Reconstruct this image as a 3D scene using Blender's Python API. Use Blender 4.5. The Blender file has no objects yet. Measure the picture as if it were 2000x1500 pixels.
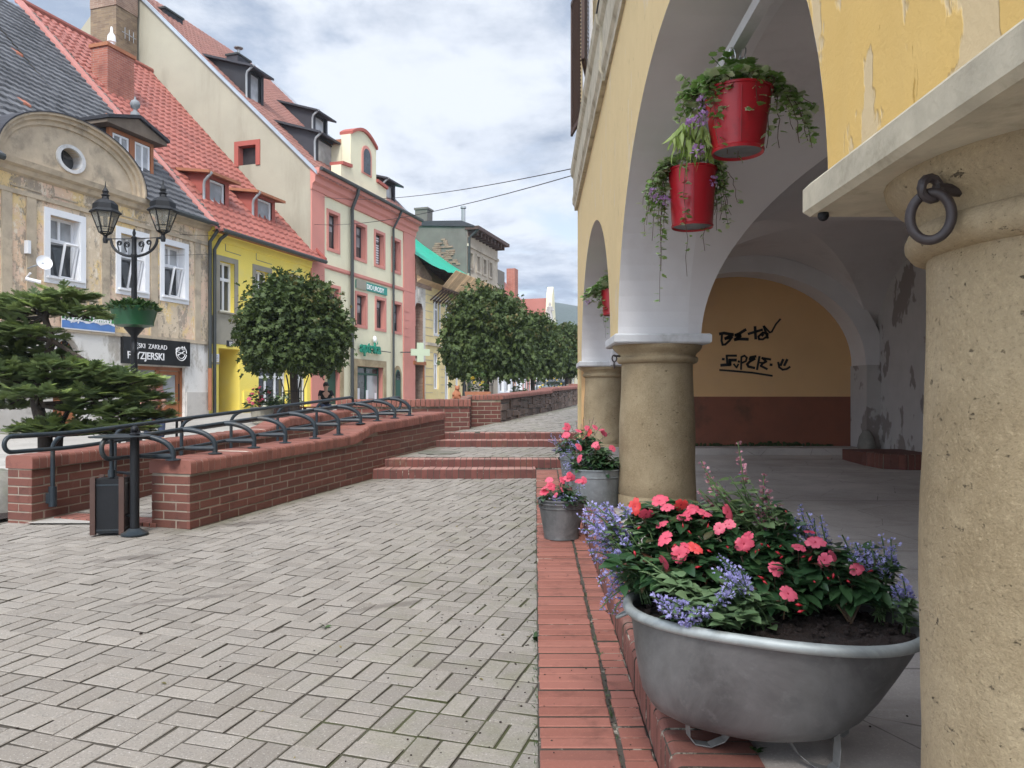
import bpy, math, random
import numpy as np
from mathutils import Vector, Matrix, noise as mnoise

random.seed(7); RNG = np.random.default_rng(7)
sc = bpy.context.scene
COL = sc.collection
V = Vector
F0 = 1500.0          # focal length measured on the photograph (2000 px wide)
CAMZ = 1.35          # eye height; the eye level lies at row 773
HZ = 773.0

def P(px, py, Y):
    return V(((px-1000)/F0*Y, Y, CAMZ+(HZ-py)/F0*Y))

# ---- frames of reference -------------------------------------------------
def FB(o, y, z):                       # arcade building: offset o from the axis, along y
    return V((o+.03*y, y, z))
HC = -17.0                             # the row of houses across the street
def D(y, t, z):                        # y along the house fronts, t metres behind them
    return V((HC+.32*y-.9524*t, y+.3048*t, z))
DD = V((.3048, .9524, 0)); DN = V((.9524, -.3048, 0)); UP = V((0, 0, 1))
def fy(px, t=0.0):
    return ((px-1000)*.3048*t+1500*(.9524*t-HC))/(1480-px)
def fz(py, y, t=0.0):
    return CAMZ+(HZ-py)/F0*(y+.3048*t)
def gz(y):
    return .032*y if y < 33 else 1.056
def zstrip(y): return .12+.032*y
def zarc(y): return .27+.027*y

# ---- mesh builder --------------------------------------------------------
class MB:
    def __init__(s):
        s.v = []; s.f = []; s.m = []; s.r = []
    def add(s, vs, fs, m=0, r=None):
        o = len(s.v); s.v.extend([tuple(q) for q in vs])
        if r is None: r = random.random()
        for f in fs:
            s.f.append(tuple(i+o for i in f)); s.m.append(m); s.r.append(r)
    def poly(s, pts, m=0, r=None):
        s.add(pts, [tuple(range(len(pts)))], m, r)
    def box(s, o, a, b, c, m=0, r=None):
        o, a, b, c = V(o), V(a), V(b), V(c)
        vs = [o, o+a, o+a+b, o+b, o+c, o+a+c, o+a+b+c, o+b+c]
        s.add(vs, [(0,3,2,1),(4,5,6,7),(0,1,5,4),(1,2,6,5),(2,3,7,6),(3,0,4,7)], m, r)
    def cham(s, o, a, b, c, ch=.004, m=0, r=None, ms=None):
        """box whose far face (along c) has chamfered edges"""
        o, a, b, c = V(o), V(a), V(b), V(c)
        an, bn, cn = a.normalized()*ch, b.normalized()*ch, c.normalized()*ch
        base = [o, o+a, o+a+b, o+b]
        mid = [q+c-cn for q in base]
        top = [o+c+an+bn, o+a+c-an+bn, o+a+b+c-an-bn, o+b+c+an-bn]
        fs = []
        for i in range(4):
            j = (i+1) % 4
            fs += [(i, j, 4+j, 4+i), (4+i, 4+j, 8+j, 8+i)]
        fs.append((8, 9, 10, 11))
        n0 = len(s.m); s.add(base+mid+top, fs, m, r)
        if ms is not None:
            for i in range(4): s.m[n0+2*i] = ms
    def prism(s, pts, w, m=0, r=None, cap0=True, cap1=True, mc=None):
        w = V(w); n = len(pts); pts = [V(q) for q in pts]
        fs = [(i, (i+1) % n, n+(i+1) % n, n+i) for i in range(n)]
        if cap0: fs.append(tuple(range(n))[::-1])
        if cap1: fs.append(tuple(range(n, 2*n)))
        s.add(pts+[q+w for q in pts], fs, m, r)
        if mc is not None: s.m[-1] = s.m[-2] = mc
    def tube(s, pts, rad, n=8, closed=False, m=0, r=None, cap=True):
        pts = [V(q) for q in pts]; k = len(pts)
        if not hasattr(rad, '__len__'): rad = [rad]*k
        vs = []; up = None
        for i, q in enumerate(pts):
            a = pts[i-1] if (i > 0 or closed) else q
            b = pts[(i+1) % k] if (i < k-1 or closed) else q
            d = (b-a)
            d = d.normalized() if d.length > 1e-9 else V((0, 0, 1))
            if up is None:
                up = V((0, 0, 1)) if abs(d.z) < .9 else V((1, 0, 0))
            x = up-d*up.dot(d)
            if x.length < 1e-6:
                x = d.orthogonal()
            x.normalize(); y = d.cross(x); up = x
            for j in range(n):
                a2 = 2*math.pi*j/n
                vs.append(q+(x*math.cos(a2)+y*math.sin(a2))*rad[i])
        fs = []
        for i in range(k if closed else k-1):
            i2 = (i+1) % k
            for j in range(n):
                j2 = (j+1) % n
                fs.append((i*n+j, i*n+j2, i2*n+j2, i2*n+j))
        if cap and not closed:
            fs.append(tuple(range(n))[::-1]); fs.append(tuple(range((k-1)*n, k*n)))
        s.add(vs, fs, m, r)
    def lathe(s, prof, c=(0,0,0), n=28, sx=1, sy=1, rot=0, m=0, r=None, capb=True, capt=True):
        c = V(c); vs = []
        for q in prof:
            rr, z = q[0], q[1]
            for j in range(n):
                a = 2*math.pi*j/n
                x, y = rr*sx*math.cos(a), rr*sy*math.sin(a)
                vs.append(c+V((x*math.cos(rot)-y*math.sin(rot), x*math.sin(rot)+y*math.cos(rot), z)))
        fs = []
        for i in range(len(prof)-1):
            for j in range(n):
                j2 = (j+1) % n
                fs.append((i*n+j, i*n+j2, (i+1)*n+j2, (i+1)*n+j))
        if capb: fs.append(tuple(range(n))[::-1])
        if capt: fs.append(tuple(range((len(prof)-1)*n, len(prof)*n)))
        s.add(vs, fs, m, r)
    def ball(s, c, r0, n=10, m=0, r=None, sz=1):
        prof = [(max(r0*math.sin(math.pi*i/n), 1e-4), -r0*sz*math.cos(math.pi*i/n)) for i in range(n+1)]
        s.lathe(prof, c, n=max(8, n), m=m, r=r, capb=False, capt=False)
    def build(s, name, mats, parent=None, smooth=False, ang=38):
        me = bpy.data.meshes.new(name)
        me.from_pydata(s.v, [], s.f)
        if not isinstance(mats, (list, tuple)): mats = [mats]
        for q in mats: me.materials.append(q)
        me.polygons.foreach_set('material_index', s.m)
        at = me.attributes.new('rnd', 'FLOAT', 'FACE'); at.data.foreach_set('value', s.r)
        if smooth:
            me.polygons.foreach_set('use_smooth', [True]*len(s.f))
            me.set_sharp_from_angle(angle=math.radians(ang))
        me.update()
        return link(name, me, parent)

def link(name, data, parent=None):
    o = bpy.data.objects.new(name, data); COL.objects.link(o)
    if parent is not None:
        o.parent = parent
        if parent.type == 'EMPTY':
            o.matrix_parent_inverse = Matrix.Translation(-V(parent.location))
    return o

class NPM:
    """fast builder for foliage: many transformed copies of small templates"""
    def __init__(s):
        s.V = []; s.F = []; s.R = []; s.M = []; s.n = 0
    def put(s, tpl, mats, rnd, m=0):
        """tpl=(verts Nx3, list of faces (uniform k)), mats Kx4x4-like (Kx3x3 rot*scale, Kx3 pos)"""
        tv, tf = tpl; R, T = mats; K = len(T)
        if K == 0: return
        vv = np.einsum('kij,nj->kni', R, tv)+T[:, None, :]
        N = len(tv)
        for f in tf:
            f = np.array(f)
            idx = f[None, :]+(np.arange(K)*N)[:, None]+s.n
            s.F.append(idx); s.R.append(np.asarray(rnd, float)); s.M.append(np.full(K, m))
        s.V.append(vv.reshape(-1, 3)); s.n += K*N
    def addmb(s, mb, m=0):
        if not mb.v: return
        s.V.append(np.array(mb.v, float))
        for f, r in zip(mb.f, mb.r):
            s.F.append((np.array(f)+s.n)[None, :]); s.R.append(np.array([r])); s.M.append(np.array([m]))
        s.n += len(mb.v)
    def build(s, name, mats, parent=None, smooth=False):
        v = np.concatenate(s.V)
        loops = np.concatenate([f.reshape(-1) for f in s.F])
        tot = np.concatenate([np.full(f.shape[0], f.shape[1]) for f in s.F])
        st = np.concatenate([[0], np.cumsum(tot)[:-1]])
        me = bpy.data.meshes.new(name)
        me.vertices.add(len(v)); me.vertices.foreach_set('co', v.reshape(-1))
        me.loops.add(len(loops)); me.loops.foreach_set('vertex_index', loops.astype(np.int32))
        me.polygons.add(len(tot))
        me.polygons.foreach_set('loop_start', st.astype(np.int32))
        if not isinstance(mats, (list, tuple)): mats = [mats]
        for q in mats: me.materials.append(q)
        me.polygons.foreach_set('material_index', np.concatenate(s.M).astype(np.int32))
        me.update(calc_edges=True)
        at = me.attributes.new('rnd', 'FLOAT', 'FACE'); at.data.foreach_set('value', np.concatenate(s.R).astype(np.float32))
        if smooth: me.polygons.foreach_set('use_smooth', [True]*len(tot))
        me.validate()
        return link(name, me, parent)

def rots(n, dirs, up_jit=1.0, spin=None, scale=1.0):
    """rotation matrices whose +Y (leaf axis) points along dirs and +Z is a random-ish up"""
    d = dirs/np.linalg.norm(dirs, axis=1, keepdims=True)
    z = np.tile(np.array([0, 0, 1.0]), (n, 1))+RNG.normal(0, .35*up_jit, (n, 3))
    z = z-d*np.sum(z*d, axis=1, keepdims=True)
    z /= np.linalg.norm(z, axis=1, keepdims=True)+1e-9
    x = np.cross(d, z)
    R = np.stack([x, d, z], axis=2)
    if hasattr(scale, '__len__'): R = R*np.asarray(scale)[:, None, None]
    else: R = R*scale
    return R

# ---- things and tags -----------------------------------------------------
def tag(o, label=None, cat=None, group=None, kind=None):
    if label: o['label'] = label
    if cat: o['category'] = cat
    if group: o['group'] = group
    if kind: o['kind'] = kind
    return o
def thing(name, label, cat, loc=(0,0,0), group=None):
    o = bpy.data.objects.new(name, None); COL.objects.link(o)
    o.empty_display_size = .2
    o.location = loc
    return tag(o, label, cat, group)
def structure(name, mb, m, smooth=False):
    return tag(mb.build(name, m, None, smooth), kind='structure')
def kids(o): return [c for c in bpy.data.objects if c.parent == o]
def copy_tree(o, parent=None):
    c = o.copy(); COL.objects.link(c); c.parent = parent
    if parent is not None: c.matrix_parent_inverse = o.matrix_parent_inverse.copy()
    for ch in kids(o): copy_tree(ch, c)
    return c

# ---- material toolkit ----------------------------------------------------
class NT:
    def __init__(s, name):
        s.mat = bpy.data.materials.new(name); s.mat.use_nodes = True
        s.t = s.mat.node_tree; s.t.nodes.clear()
        s.out = s.t.nodes.new('ShaderNodeOutputMaterial')
        s.bsdf = s.t.nodes.new('ShaderNodeBsdfPrincipled')
        s.t.links.new(s.bsdf.outputs[0], s.out.inputs[0])
        s.tc = s.t.nodes.new('ShaderNodeTexCoord').outputs['Object']
    def nd(s, ty, **kw):
        n = s.t.nodes.new(ty)
        for k, v in kw.items(): setattr(n, k, v)
        return n
    def L(s, a, b): s.t.links.new(a, b)
    def sv(s, sock, v):
        if isinstance(v, bpy.types.NodeSocket): s.L(v, sock)
        elif isinstance(v, (tuple, list)) and len(v) == 3 and sock.type == 'RGBA': sock.default_value = (*v, 1)
        else: sock.default_value = v
    def math(s, op, a, b=0.0, clamp=False):
        n = s.nd('ShaderNodeMath', operation=op, use_clamp=clamp)
        s.sv(n.inputs[0], a); s.sv(n.inputs[1], b); return n.outputs[0]
    def noise(s, scale, detail=4, rough=.55, vec=None, dist=0):
        n = s.nd('ShaderNodeTexNoise'); n.inputs['Scale'].default_value = scale
        n.inputs['Detail'].default_value = detail; n.inputs['Roughness'].default_value = rough
        n.inputs['Distortion'].default_value = dist
        s.L(vec if vec is not None else s.tc, n.inputs['Vector']); return n.outputs['Fac']
    def vor(s, scale, feat='F1', vec=None):
        n = s.nd('ShaderNodeTexVoronoi', feature=feat); n.inputs['Scale'].default_value = scale
        s.L(vec if vec is not None else s.tc, n.inputs['Vector']); return n.outputs['Distance']
    def mapping(s, scale=(1,1,1), rot=(0,0,0)):
        n = s.nd('ShaderNodeMapping'); n.inputs['Scale'].default_value = scale; n.inputs['Rotation'].default_value = rot
        s.L(s.tc, n.inputs['Vector']); return n.outputs[0]
    def ramp(s, fac, stops, interp='LINEAR'):
        n = s.nd('ShaderNodeValToRGB'); cr = n.color_ramp; cr.interpolation = interp
        while len(cr.elements) < len(stops): cr.elements.new(.5)
        for e, (p, c) in zip(cr.elements, stops):
            e.position = p
            e.color = (c, c, c, 1) if not isinstance(c, (tuple, list)) else (*c, 1)
        s.L(fac, n.inputs[0]); return n.outputs[0]
    def step(s, fac, a, b):
        n = s.nd('ShaderNodeMapRange'); n.interpolation_type = 'SMOOTHSTEP'
        s.sv(n.inputs[0], fac); n.inputs[1].default_value = a; n.inputs[2].default_value = b
        return n.outputs[0]
    def mix(s, fac, a, b, mode='MIX'):
        n = s.nd('ShaderNodeMix', data_type='RGBA', blend_type=mode)
        s.sv(n.inputs[0], fac); s.sv(n.inputs[6], a); s.sv(n.inputs[7], b); return n.outputs[2]
    def attr(s, name='rnd'):
        n = s.nd('ShaderNodeAttribute'); n.attribute_name = name; return n.outputs['Fac']
    def sep(s, vec=None):
        n = s.nd('ShaderNodeSeparateXYZ'); s.L(vec if vec is not None else s.tc, n.inputs[0]); return n.outputs
    def bump(s, h, strength=.3, dist=.01):
        n = s.nd('ShaderNodeBump'); n.inputs['Strength'].default_value = strength; n.inputs['Distance'].default_value = dist
        s.L(h, n.inputs['Height']); s.L(n.outputs[0], s.bsdf.inputs['Normal'])
    def col(s, c): s.sv(s.bsdf.inputs['Base Color'], c)
    def rough(s, v): s.sv(s.bsdf.inputs['Roughness'], v)
    def metal(s, v): s.sv(s.bsdf.inputs['Metallic'], v)

def k(c, f): return tuple(max(0, min(1, q*f)) for q in c)

def MAT(name, c, rough=.8, var=.15, scale=3, bump=.15, bscale=60, metal=0, rv=0.0, dirt=None, dscale=1.2, bdist=.004, streak=False):
    t = NT(name)
    n1 = t.noise(scale, 5, .6)
    colr = t.mix(n1, k(c, 1-var*1.6), k(c, 1+var*1.6))
    if rv:
        hsv = t.nd('ShaderNodeHueSaturation')
        t.L(colr, hsv.inputs['Color'])
        t.L(t.math('ADD', t.math('MULTIPLY', t.attr(), 2*rv), 1-rv), hsv.inputs['Value'])
        colr = hsv.outputs[0]
    if dirt:
        vec = t.mapping((1, 1, .18)) if streak else None
        d = t.step(t.noise(dscale, 8, .68, vec), .5, .68)
        colr = t.mix(t.math('MULTIPLY', d, .75), colr, dirt)
    t.col(colr)
    t.rough(t.math('ADD', t.math('MULTIPLY', n1, .15), rough-.07, True)); t.metal(metal)
    if bump: t.bump(t.noise(bscale, 4, .6), bump, bdist)
    return t.mat
# ======================= MATERIALS =======================
def m_paver():
    t = NT('concrete_paver')
    r = t.attr(); sp = t.noise(105, 3, .75); big = t.noise(.55, 4, .6); mid = t.noise(6, 5, .65)
    c = t.mix(r, (.192, .170, .146), (.270, .243, .212))
    c = t.mix(t.step(mid, .35, .75), c, t.mix(.5, c, (.22, .205, .185)))
    c = t.mix(t.math('MULTIPLY', t.step(sp, .50, .68), .5), c, (.085, .078, .07))
    c = t.mix(t.math('MULTIPLY', t.step(t.noise(125, 2, .6), .60, .70), .5), c, (.50, .475, .44))
    c = t.mix(t.math('MULTIPLY', t.step(big, .52, .72), .45), c, (.17, .155, .135))
    x = t.sep()
    edge = t.step(t.math('SUBTRACT', x[0], t.math('MULTIPLY', x[1], .03)), -1.6, -.1)
    moss = t.math('MULTIPLY', edge, t.step(t.noise(3.5, 6, .7), .45, .68))
    c = t.mix(t.math('MULTIPLY', moss, .32), c, (.13, .135, .06))
    for (sx, sy, ra, rb) in ((-2.32, 6.82, .34, .13), (-2.77, 5.55, .26, .12), (-1.95, 4.53, .30, .055), (-1.40, 5.82, .14, .05), (-.69, 4.43, .22, .06)):   # spills
        dx = t.math('DIVIDE', t.math('SUBTRACT', x[0], sx), ra); dy = t.math('DIVIDE', t.math('SUBTRACT', t.math('SUBTRACT', x[1], sy), t.math('MULTIPLY', dx, .12)), rb)
        dd = t.math('ADD', t.math('ADD', t.math('MULTIPLY', dx, dx), t.math('MULTIPLY', dy, dy)), t.math('MULTIPLY', t.math('SUBTRACT', t.noise(9, 5, .75), .5), 3.2))
        c = t.mix(t.math('MULTIPLY', t.step(dd, 1.2, .1), .5), c, (.055, .042, .036))
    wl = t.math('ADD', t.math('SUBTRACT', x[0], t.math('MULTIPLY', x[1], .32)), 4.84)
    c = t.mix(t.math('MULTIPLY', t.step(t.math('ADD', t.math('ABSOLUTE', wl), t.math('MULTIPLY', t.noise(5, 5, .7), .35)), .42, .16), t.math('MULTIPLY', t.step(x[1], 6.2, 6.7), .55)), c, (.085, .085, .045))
    st = t.math('MULTIPLY', t.step(t.noise(.9, 3, .5, t.mapping((1, 1.9, 1), (0, 0, .5))), .66, .76), t.step(t.noise(14, 4, .7), .35, .6))
    c = t.mix(t.math('MULTIPLY', st, .7), c, (.075, .06, .05))
    t.col(c); t.rough(.88); t.bump(t.math('ADD', sp, t.math('MULTIPLY', mid, .6)), .35, .003)
    return t.mat
def m_joint():
    t = NT('mossy_joint')
    x = t.sep()
    edge = t.step(t.math('SUBTRACT', x[0], t.math('MULTIPLY', x[1], .03)), -2.2, -.2)
    n = t.noise(2.2, 6, .7)
    mo = t.step(t.math('ADD', t.math('MULTIPLY', edge, .28), n), .68, .9)
    c = t.mix(t.noise(90, 3), (.04, .034, .027), (.085, .073, .058))
    c = t.mix(mo, c, t.mix(t.noise(60, 3), (.035, .038, .016), (.075, .08, .028)))
    t.col(c); t.rough(.95); t.bump(t.noise(120, 4, .7), .8, .006)
    return t.mat
def m_brick(name, a, b, stain=.4, moss=0.0):
    t = NT(name)
    r = t.attr()
    c = t.mix(r, a, b)
    c = t.mix(t.math('MULTIPLY', t.step(r, .88, .97), .55), c, k(a, .5))
    n = t.noise(9, 6, .65)
    c = t.mix(t.math('MULTIPLY', t.step(n, .5, .75), stain), c, k(a, .42))
    c = t.mix(t.math('MULTIPLY', t.step(t.noise(3.1, 6, .75), .6, .72), stain*.55), c, (.34, .27, .22))
    c = t.mix(t.math('MULTIPLY', t.step(t.noise(150, 2), .6, .75), .35), c, k(b, 1.5))
    if moss:
        c = t.mix(t.math('MULTIPLY', t.step(t.noise(2.4, 7, .75), .55, .7), moss), c, (.11, .12, .04))
    t.col(c); t.rough(.78); t.bump(t.noise(70, 6, .7), .45, .005)
    return t.mat
PAVER = m_paver(); JOINT = m_joint()
def m_joint2():
    t = NT('strip_joint'); n = t.noise(3.3, 6, .75)
    c = t.mix(t.noise(120, 3), (.03, .025, .02), (.085, .07, .055))
    c = t.mix(t.step(n, .56, .64), c, (.36, .32, .26)); c = t.mix(t.step(t.noise(5.1, 6, .75), .60, .68), c, (.05, .065, .02))
    t.col(c); t.rough(.95); t.bump(t.noise(160, 4, .7), .8, .004)
    return t.mat
JOINTS = m_joint2()
BRICK = m_brick('red_brick', (.105, .038, .027), (.16, .057, .04), .55)
BRICKD = m_brick('dark_red_brick', (.095, .032, .026), (.15, .047, .036), .55, .2)
BRICKTOP = m_brick('coping_brick', (.165, .060, .044), (.245, .095, .07), .5)
BRICKWORNLIT = m_brick('worn_skylit_tread_brick', (.27, .14, .115), (.36, .20, .165), .25)  # tread tops: wear and sky reflection both painted into the paler colour
MORTARL = MAT('pale_pointing', (.42, .37, .31), .95, .25, 8, .5, 90, dirt=(.12, .11, .07), dscale=3)
BRICKP = m_brick('pink_paving_brick', (.205, .072, .05), (.29, .113, .083), .6, .12)
MORTAR = MAT('lime_mortar', (.25, .21, .165), .95, .25, 8, .5, 90, dirt=(.12, .11, .07), dscale=3)
STONEW = MAT('rubble_stone', (.12, .082, .066), .9, .35, 4, .9, 22, bdist=.03, rv=.25, dirt=(.2, .17, .14))

def m_stucco():
    t = NT('yellow_stucco')
    x = t.sep()
    near = t.step(x[1], 3.2, 1.6)
    vec = t.mapping((1, 2.2, .55))
    n = t.noise(1.6, 6, .6, vec); n2 = t.noise(7, 6, .65)
    c = t.mix(n2, (.60, .45, .22), (.70, .535, .285))
    c = t.mix(near, c, t.mix(n2, (.66, .42, .115), (.74, .50, .17)))
    peel = t.step(t.math('ADD', t.noise(1.9, 6, .55, t.mapping((1, 2.0, .8))), t.math('MULTIPLY', near, .065)), .605, .625)
    c = t.mix(t.math('MULTIPLY', peel, .8), c, t.mix(n2, (.58, .45, .27), (.68, .56, .37)))
    fl = t.step(t.noise(4.6, 8, .7, t.mapping((1, 3.2, .6))), .64, .66)
    c = t.mix(t.math('MULTIPLY', fl, near), c, (.52, .31, .06))
    # hairline flaking in small vertical chips
    ch = t.step(t.noise(26, 3, .55, t.mapping((1, 1.3, .35))), .68, .70)
    c = t.mix(t.math('MULTIPLY', t.math('MULTIPLY', ch, t.math('SUBTRACT', 1.0, near)), .6), c, (.24, .17, .09))
    grime = t.step(t.noise(.8, 6, .6, t.mapping((1, 1, .3))), .5, .75)
    c = t.mix(t.math('MULTIPLY', grime, .25), c, (.42, .32, .18))
    t.col(c); t.rough(.88)
    h = t.math('ADD', t.math('MULTIPLY', t.noise(85, 4, .65), .4), t.math('ADD', t.math('MULTIPLY', peel, -.9), t.math('MULTIPLY', t.math('MULTIPLY', fl, near), .8)))
    t.bump(h, .55, .006)
    return t.mat
STUCCO = m_stucco()
def m_sand(name='sandstone', a=(.255, .19, .105), b=(.41, .325, .20), sc_=1.0):
    t = NT(name)
    n = t.noise(2.2*sc_, 6, .65); n2 = t.noise(14*sc_, 6, .7)
    c = t.mix(t.step(n, .3, .75), a, b)
    c = t.mix(t.math('MULTIPLY', t.step(n2, .5, .8), .5), c, k(b, 1.12))
    gr = t.noise(95*sc_, 4, .75); c = t.mix(t.math('MULTIPLY', t.step(gr, .52, .70), .45), c, k(a, .55)); c = t.mix(t.math('MULTIPLY', t.step(gr, .46, .32), .4), c, k(b, 1.3))
    pit = t.step(t.noise(24*sc_, 5, .78, t.mapping((1, 1, 1.9))), .63, .70)
    pit2 = t.step(t.noise(75*sc_, 3, .7), .66, .78)
    c = t.mix(t.math('MULTIPLY', pit, .8), c, k(a, .32))
    c = t.mix(t.math('MULTIPLY', pit2, .55), c, k(a, .5))
    c = t.mix(t.math('MULTIPLY', t.step(t.noise(1.1, 5, .7, t.mapping((1, 1, .4))), .55, .75), .5), c, (.27, .225, .165))
    st = t.step(t.noise(6, 8, .8, t.mapping((2.2, 2.2, .3))), .69, .73)
    c = t.mix(t.math('MULTIPLY', st, .6), c, (.62, .56, .45))
    t.col(c); t.rough(.9)
    h = t.math('SUBTRACT', t.math('MULTIPLY', n2, .5), t.math('ADD', pit, t.math('MULTIPLY', pit2, .5)))
    t.bump(t.math('ADD', h, t.math('MULTIPLY', t.noise(180, 3, .7), .3)), 1.0, .010)
    return t.mat
SAND = m_sand()
SLABP = MAT('painted_slab', (.46, .41, .31), .85, .28, 9, .4, 60, dirt=(.22, .19, .13), dscale=4)
SLABW = MAT('whitewashed_slab', (.52, .52, .52), .85, .12, 6, .3, 60, dirt=(.33, .32, .3), dscale=4)
SOFFIT = MAT('grey_whitewash', (.62, .605, .60), .92, .07, 2.5, .25, 30, dirt=(.56, .535, .525), dscale=1.2)
VAULT = MAT('vault_whitewash', (.58, .555, .545), .92, .08, 2, .25, 30, dirt=(.46, .43, .42), dscale=1.0)
ENDW = MAT('ochre_plaster', (.60, .375, .18), .9, .10, 1.2, .2, 35, dirt=(.54, .35, .19), dscale=.9)
DADO = MAT('oxblood_dado', (.19, .065, .036), .7, .18, 3, .2, 40, dirt=(.075, .04, .022), dscale=1.6)
def m_patch():
    t = NT('patched_plaster')
    n = t.noise(5, 5, .6); x = t.sep()
    c = t.mix(n, (.38, .36, .345), (.50, .475, .455))
    pa = t.step(t.noise(2.3, 4, .5, t.mapping((1, 1.4, .8))), .55, .58)
    c = t.mix(pa, c, (.24, .21, .195))
    t.col(c); t.rough(.93); t.bump(t.math('ADD', t.math('MULTIPLY', pa, .6), t.noise(40, 5, .7)), .5, .008)
    return t.mat
PATCH = m_patch()
def m_conc(name, a, b):
    t = NT(name)
    n = t.noise(1.3, 7, .65); s2 = t.noise(210, 2, .6)
    c = t.mix(t.step(n, .3, .72), a, b)
    c = t.mix(t.math('MULTIPLY', t.step(t.noise(95, 3, .7), .53, .66), .4), c, k(b, 1.3)); c = t.mix(t.math('MULTIPLY', t.step(t.noise(1.1, 6, .7, t.mapping((.5, 2, 1))), .5, .7), .4), c, (.17, .15, .135))
    c = t.mix(t.math('MULTIPLY', t.step(t.noise(240, 2, .6), .6, .7), .35), c, k(a, .5))
    yy = t.math('FRACT', t.math('DIVIDE', t.math('ADD', t.sep()[1], t.math('MULTIPLY', t.noise(4, 3), .02)), 1.9)); c = t.mix(t.math('MULTIPLY', t.math('MULTIPLY', t.step(yy, .495, .499), t.step(yy, .506, .502)), .6), c, (.06, .052, .045))
    cr = t.vor(1.7, 'DISTANCE_TO_EDGE')
    c = t.mix(t.math('MULTIPLY', t.step(t.math('ADD', cr, t.math('MULTIPLY', t.noise(7, 4), .02)), .016, .0105), .6), c, (.05, .045, .04))
    t.col(c); t.rough(.88); t.bump(t.math('ADD', s2, t.math('MULTIPLY', t.noise(18, 5, .7), .8)), .4, .005)
    return t.mat
CONC = m_conc('worn_concrete', (.30, .27, .245), (.44, .40, .37))
STREET = m_conc('street_surface', (.29, .275, .25), (.38, .36, .33))

def m_zinc(name='zinc', a=(.08, .08, .08), b=(.21, .21, .208)):
    t = NT(name)
    n = t.noise(3.2, 7, .68, None, .6); n2 = t.noise(26, 5, .7)
    c = t.mix(t.step(n, .25, .75), a, b)
    c = t.mix(t.math('MULTIPLY', t.step(n2, .52, .75), .35), c, k(b, 1.25))
    c = t.mix(t.math('MULTIPLY', t.step(t.noise(2.1, 5, .7, t.mapping((1, 1, .3))), .55, .7), .45), c, (.12, .115, .105))
    t.col(c); t.metal(.35); t.rough(t.math('ADD', t.math('MULTIPLY', n2, .25), .40))
    t.bump(n2, .12, .003)
    return t.mat
ZINC = m_zinc(); ZINCRIM = m_zinc('zinc_rim', (.20, .22, .22), (.46, .49, .48))
ZDARK = m_zinc('dark_zinc', (.12, .135, .14), (.27, .29, .295))
REDP = MAT('red_enamel', (.40, .010, .018), .34, .14, 4, .04, 20, dirt=(.25, .012, .015), dscale=6)
IRON = MAT('black_iron', (.009, .010, .012), .5, .3, 9, .25, 70)
RAILM = MAT('dark_blue_grey_paint', (.025, .034, .042), .36, .3, 6, .2, 60, dirt=(.06, .055, .045), dscale=5)
RUSTI = MAT('rusty_iron', (.035, .026, .026), .5, .4, 14, .4, 60)
for q in (IRON, RAILM): q.node_tree.nodes['Principled BSDF'].inputs['Specular IOR Level'].default_value = .25
CHROME = MAT('galvanised_chain', (.62, .64, .66), .28, .1, 9, .05, 60, metal=.9)
WOODD = MAT('dark_stained_wood', (.055, .026, .018), .6, .3, 5, .3, 40)
WOODO = MAT('orange_varnished_wood', (.30, .105, .035), .45, .2, 5, .15, 40)
WOODR = MAT('rough_lath_wood', (.55, .39, .23), .85, .25, 4, .3, 40, rv=.3)
SOIL = MAT('potting_soil', (.022, .013, .010), .97, .5, 40, 1.0, 55, bdist=.02)
WHITE = MAT('white_paint', (.72, .73, .75), .6, .05, 4, .08, 50)
PVC = MAT('white_window_plastic', (.70, .71, .73), .4, .03, 4, 0)
DKFRAME = MAT('dark_window_frame', (.03, .03, .032), .45, .1, 4, 0)
def m_glass(name, c, rough=.06):
    t = NT(name); n = t.noise(1.1, 3, .5)
    t.col(t.mix(t.step(n, .35, .65), k(c, .5), c)); t.rough(rough)
    t.bsdf.inputs['Specular IOR Level'].default_value = .7
    t.bump(t.noise(1.4, 2), .05, .03)
    return t.mat
GLASS = m_glass('window_glass', (.05, .055, .06)); GLASSC = m_glass('curtained_glass', (.42, .43, .44), .15)
GLASSB = m_glass('blinds_glass', (.10, .09, .085))
LAMPG = NT('lantern_glass'); LAMPG.col((.75, .72, .62)); LAMPG.rough(.08); LAMPG.bsdf.inputs['Transmission Weight'].default_value = .8; LAMPG.bsdf.inputs['IOR'].default_value = 1.05; LAMPG = LAMPG.mat

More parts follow.
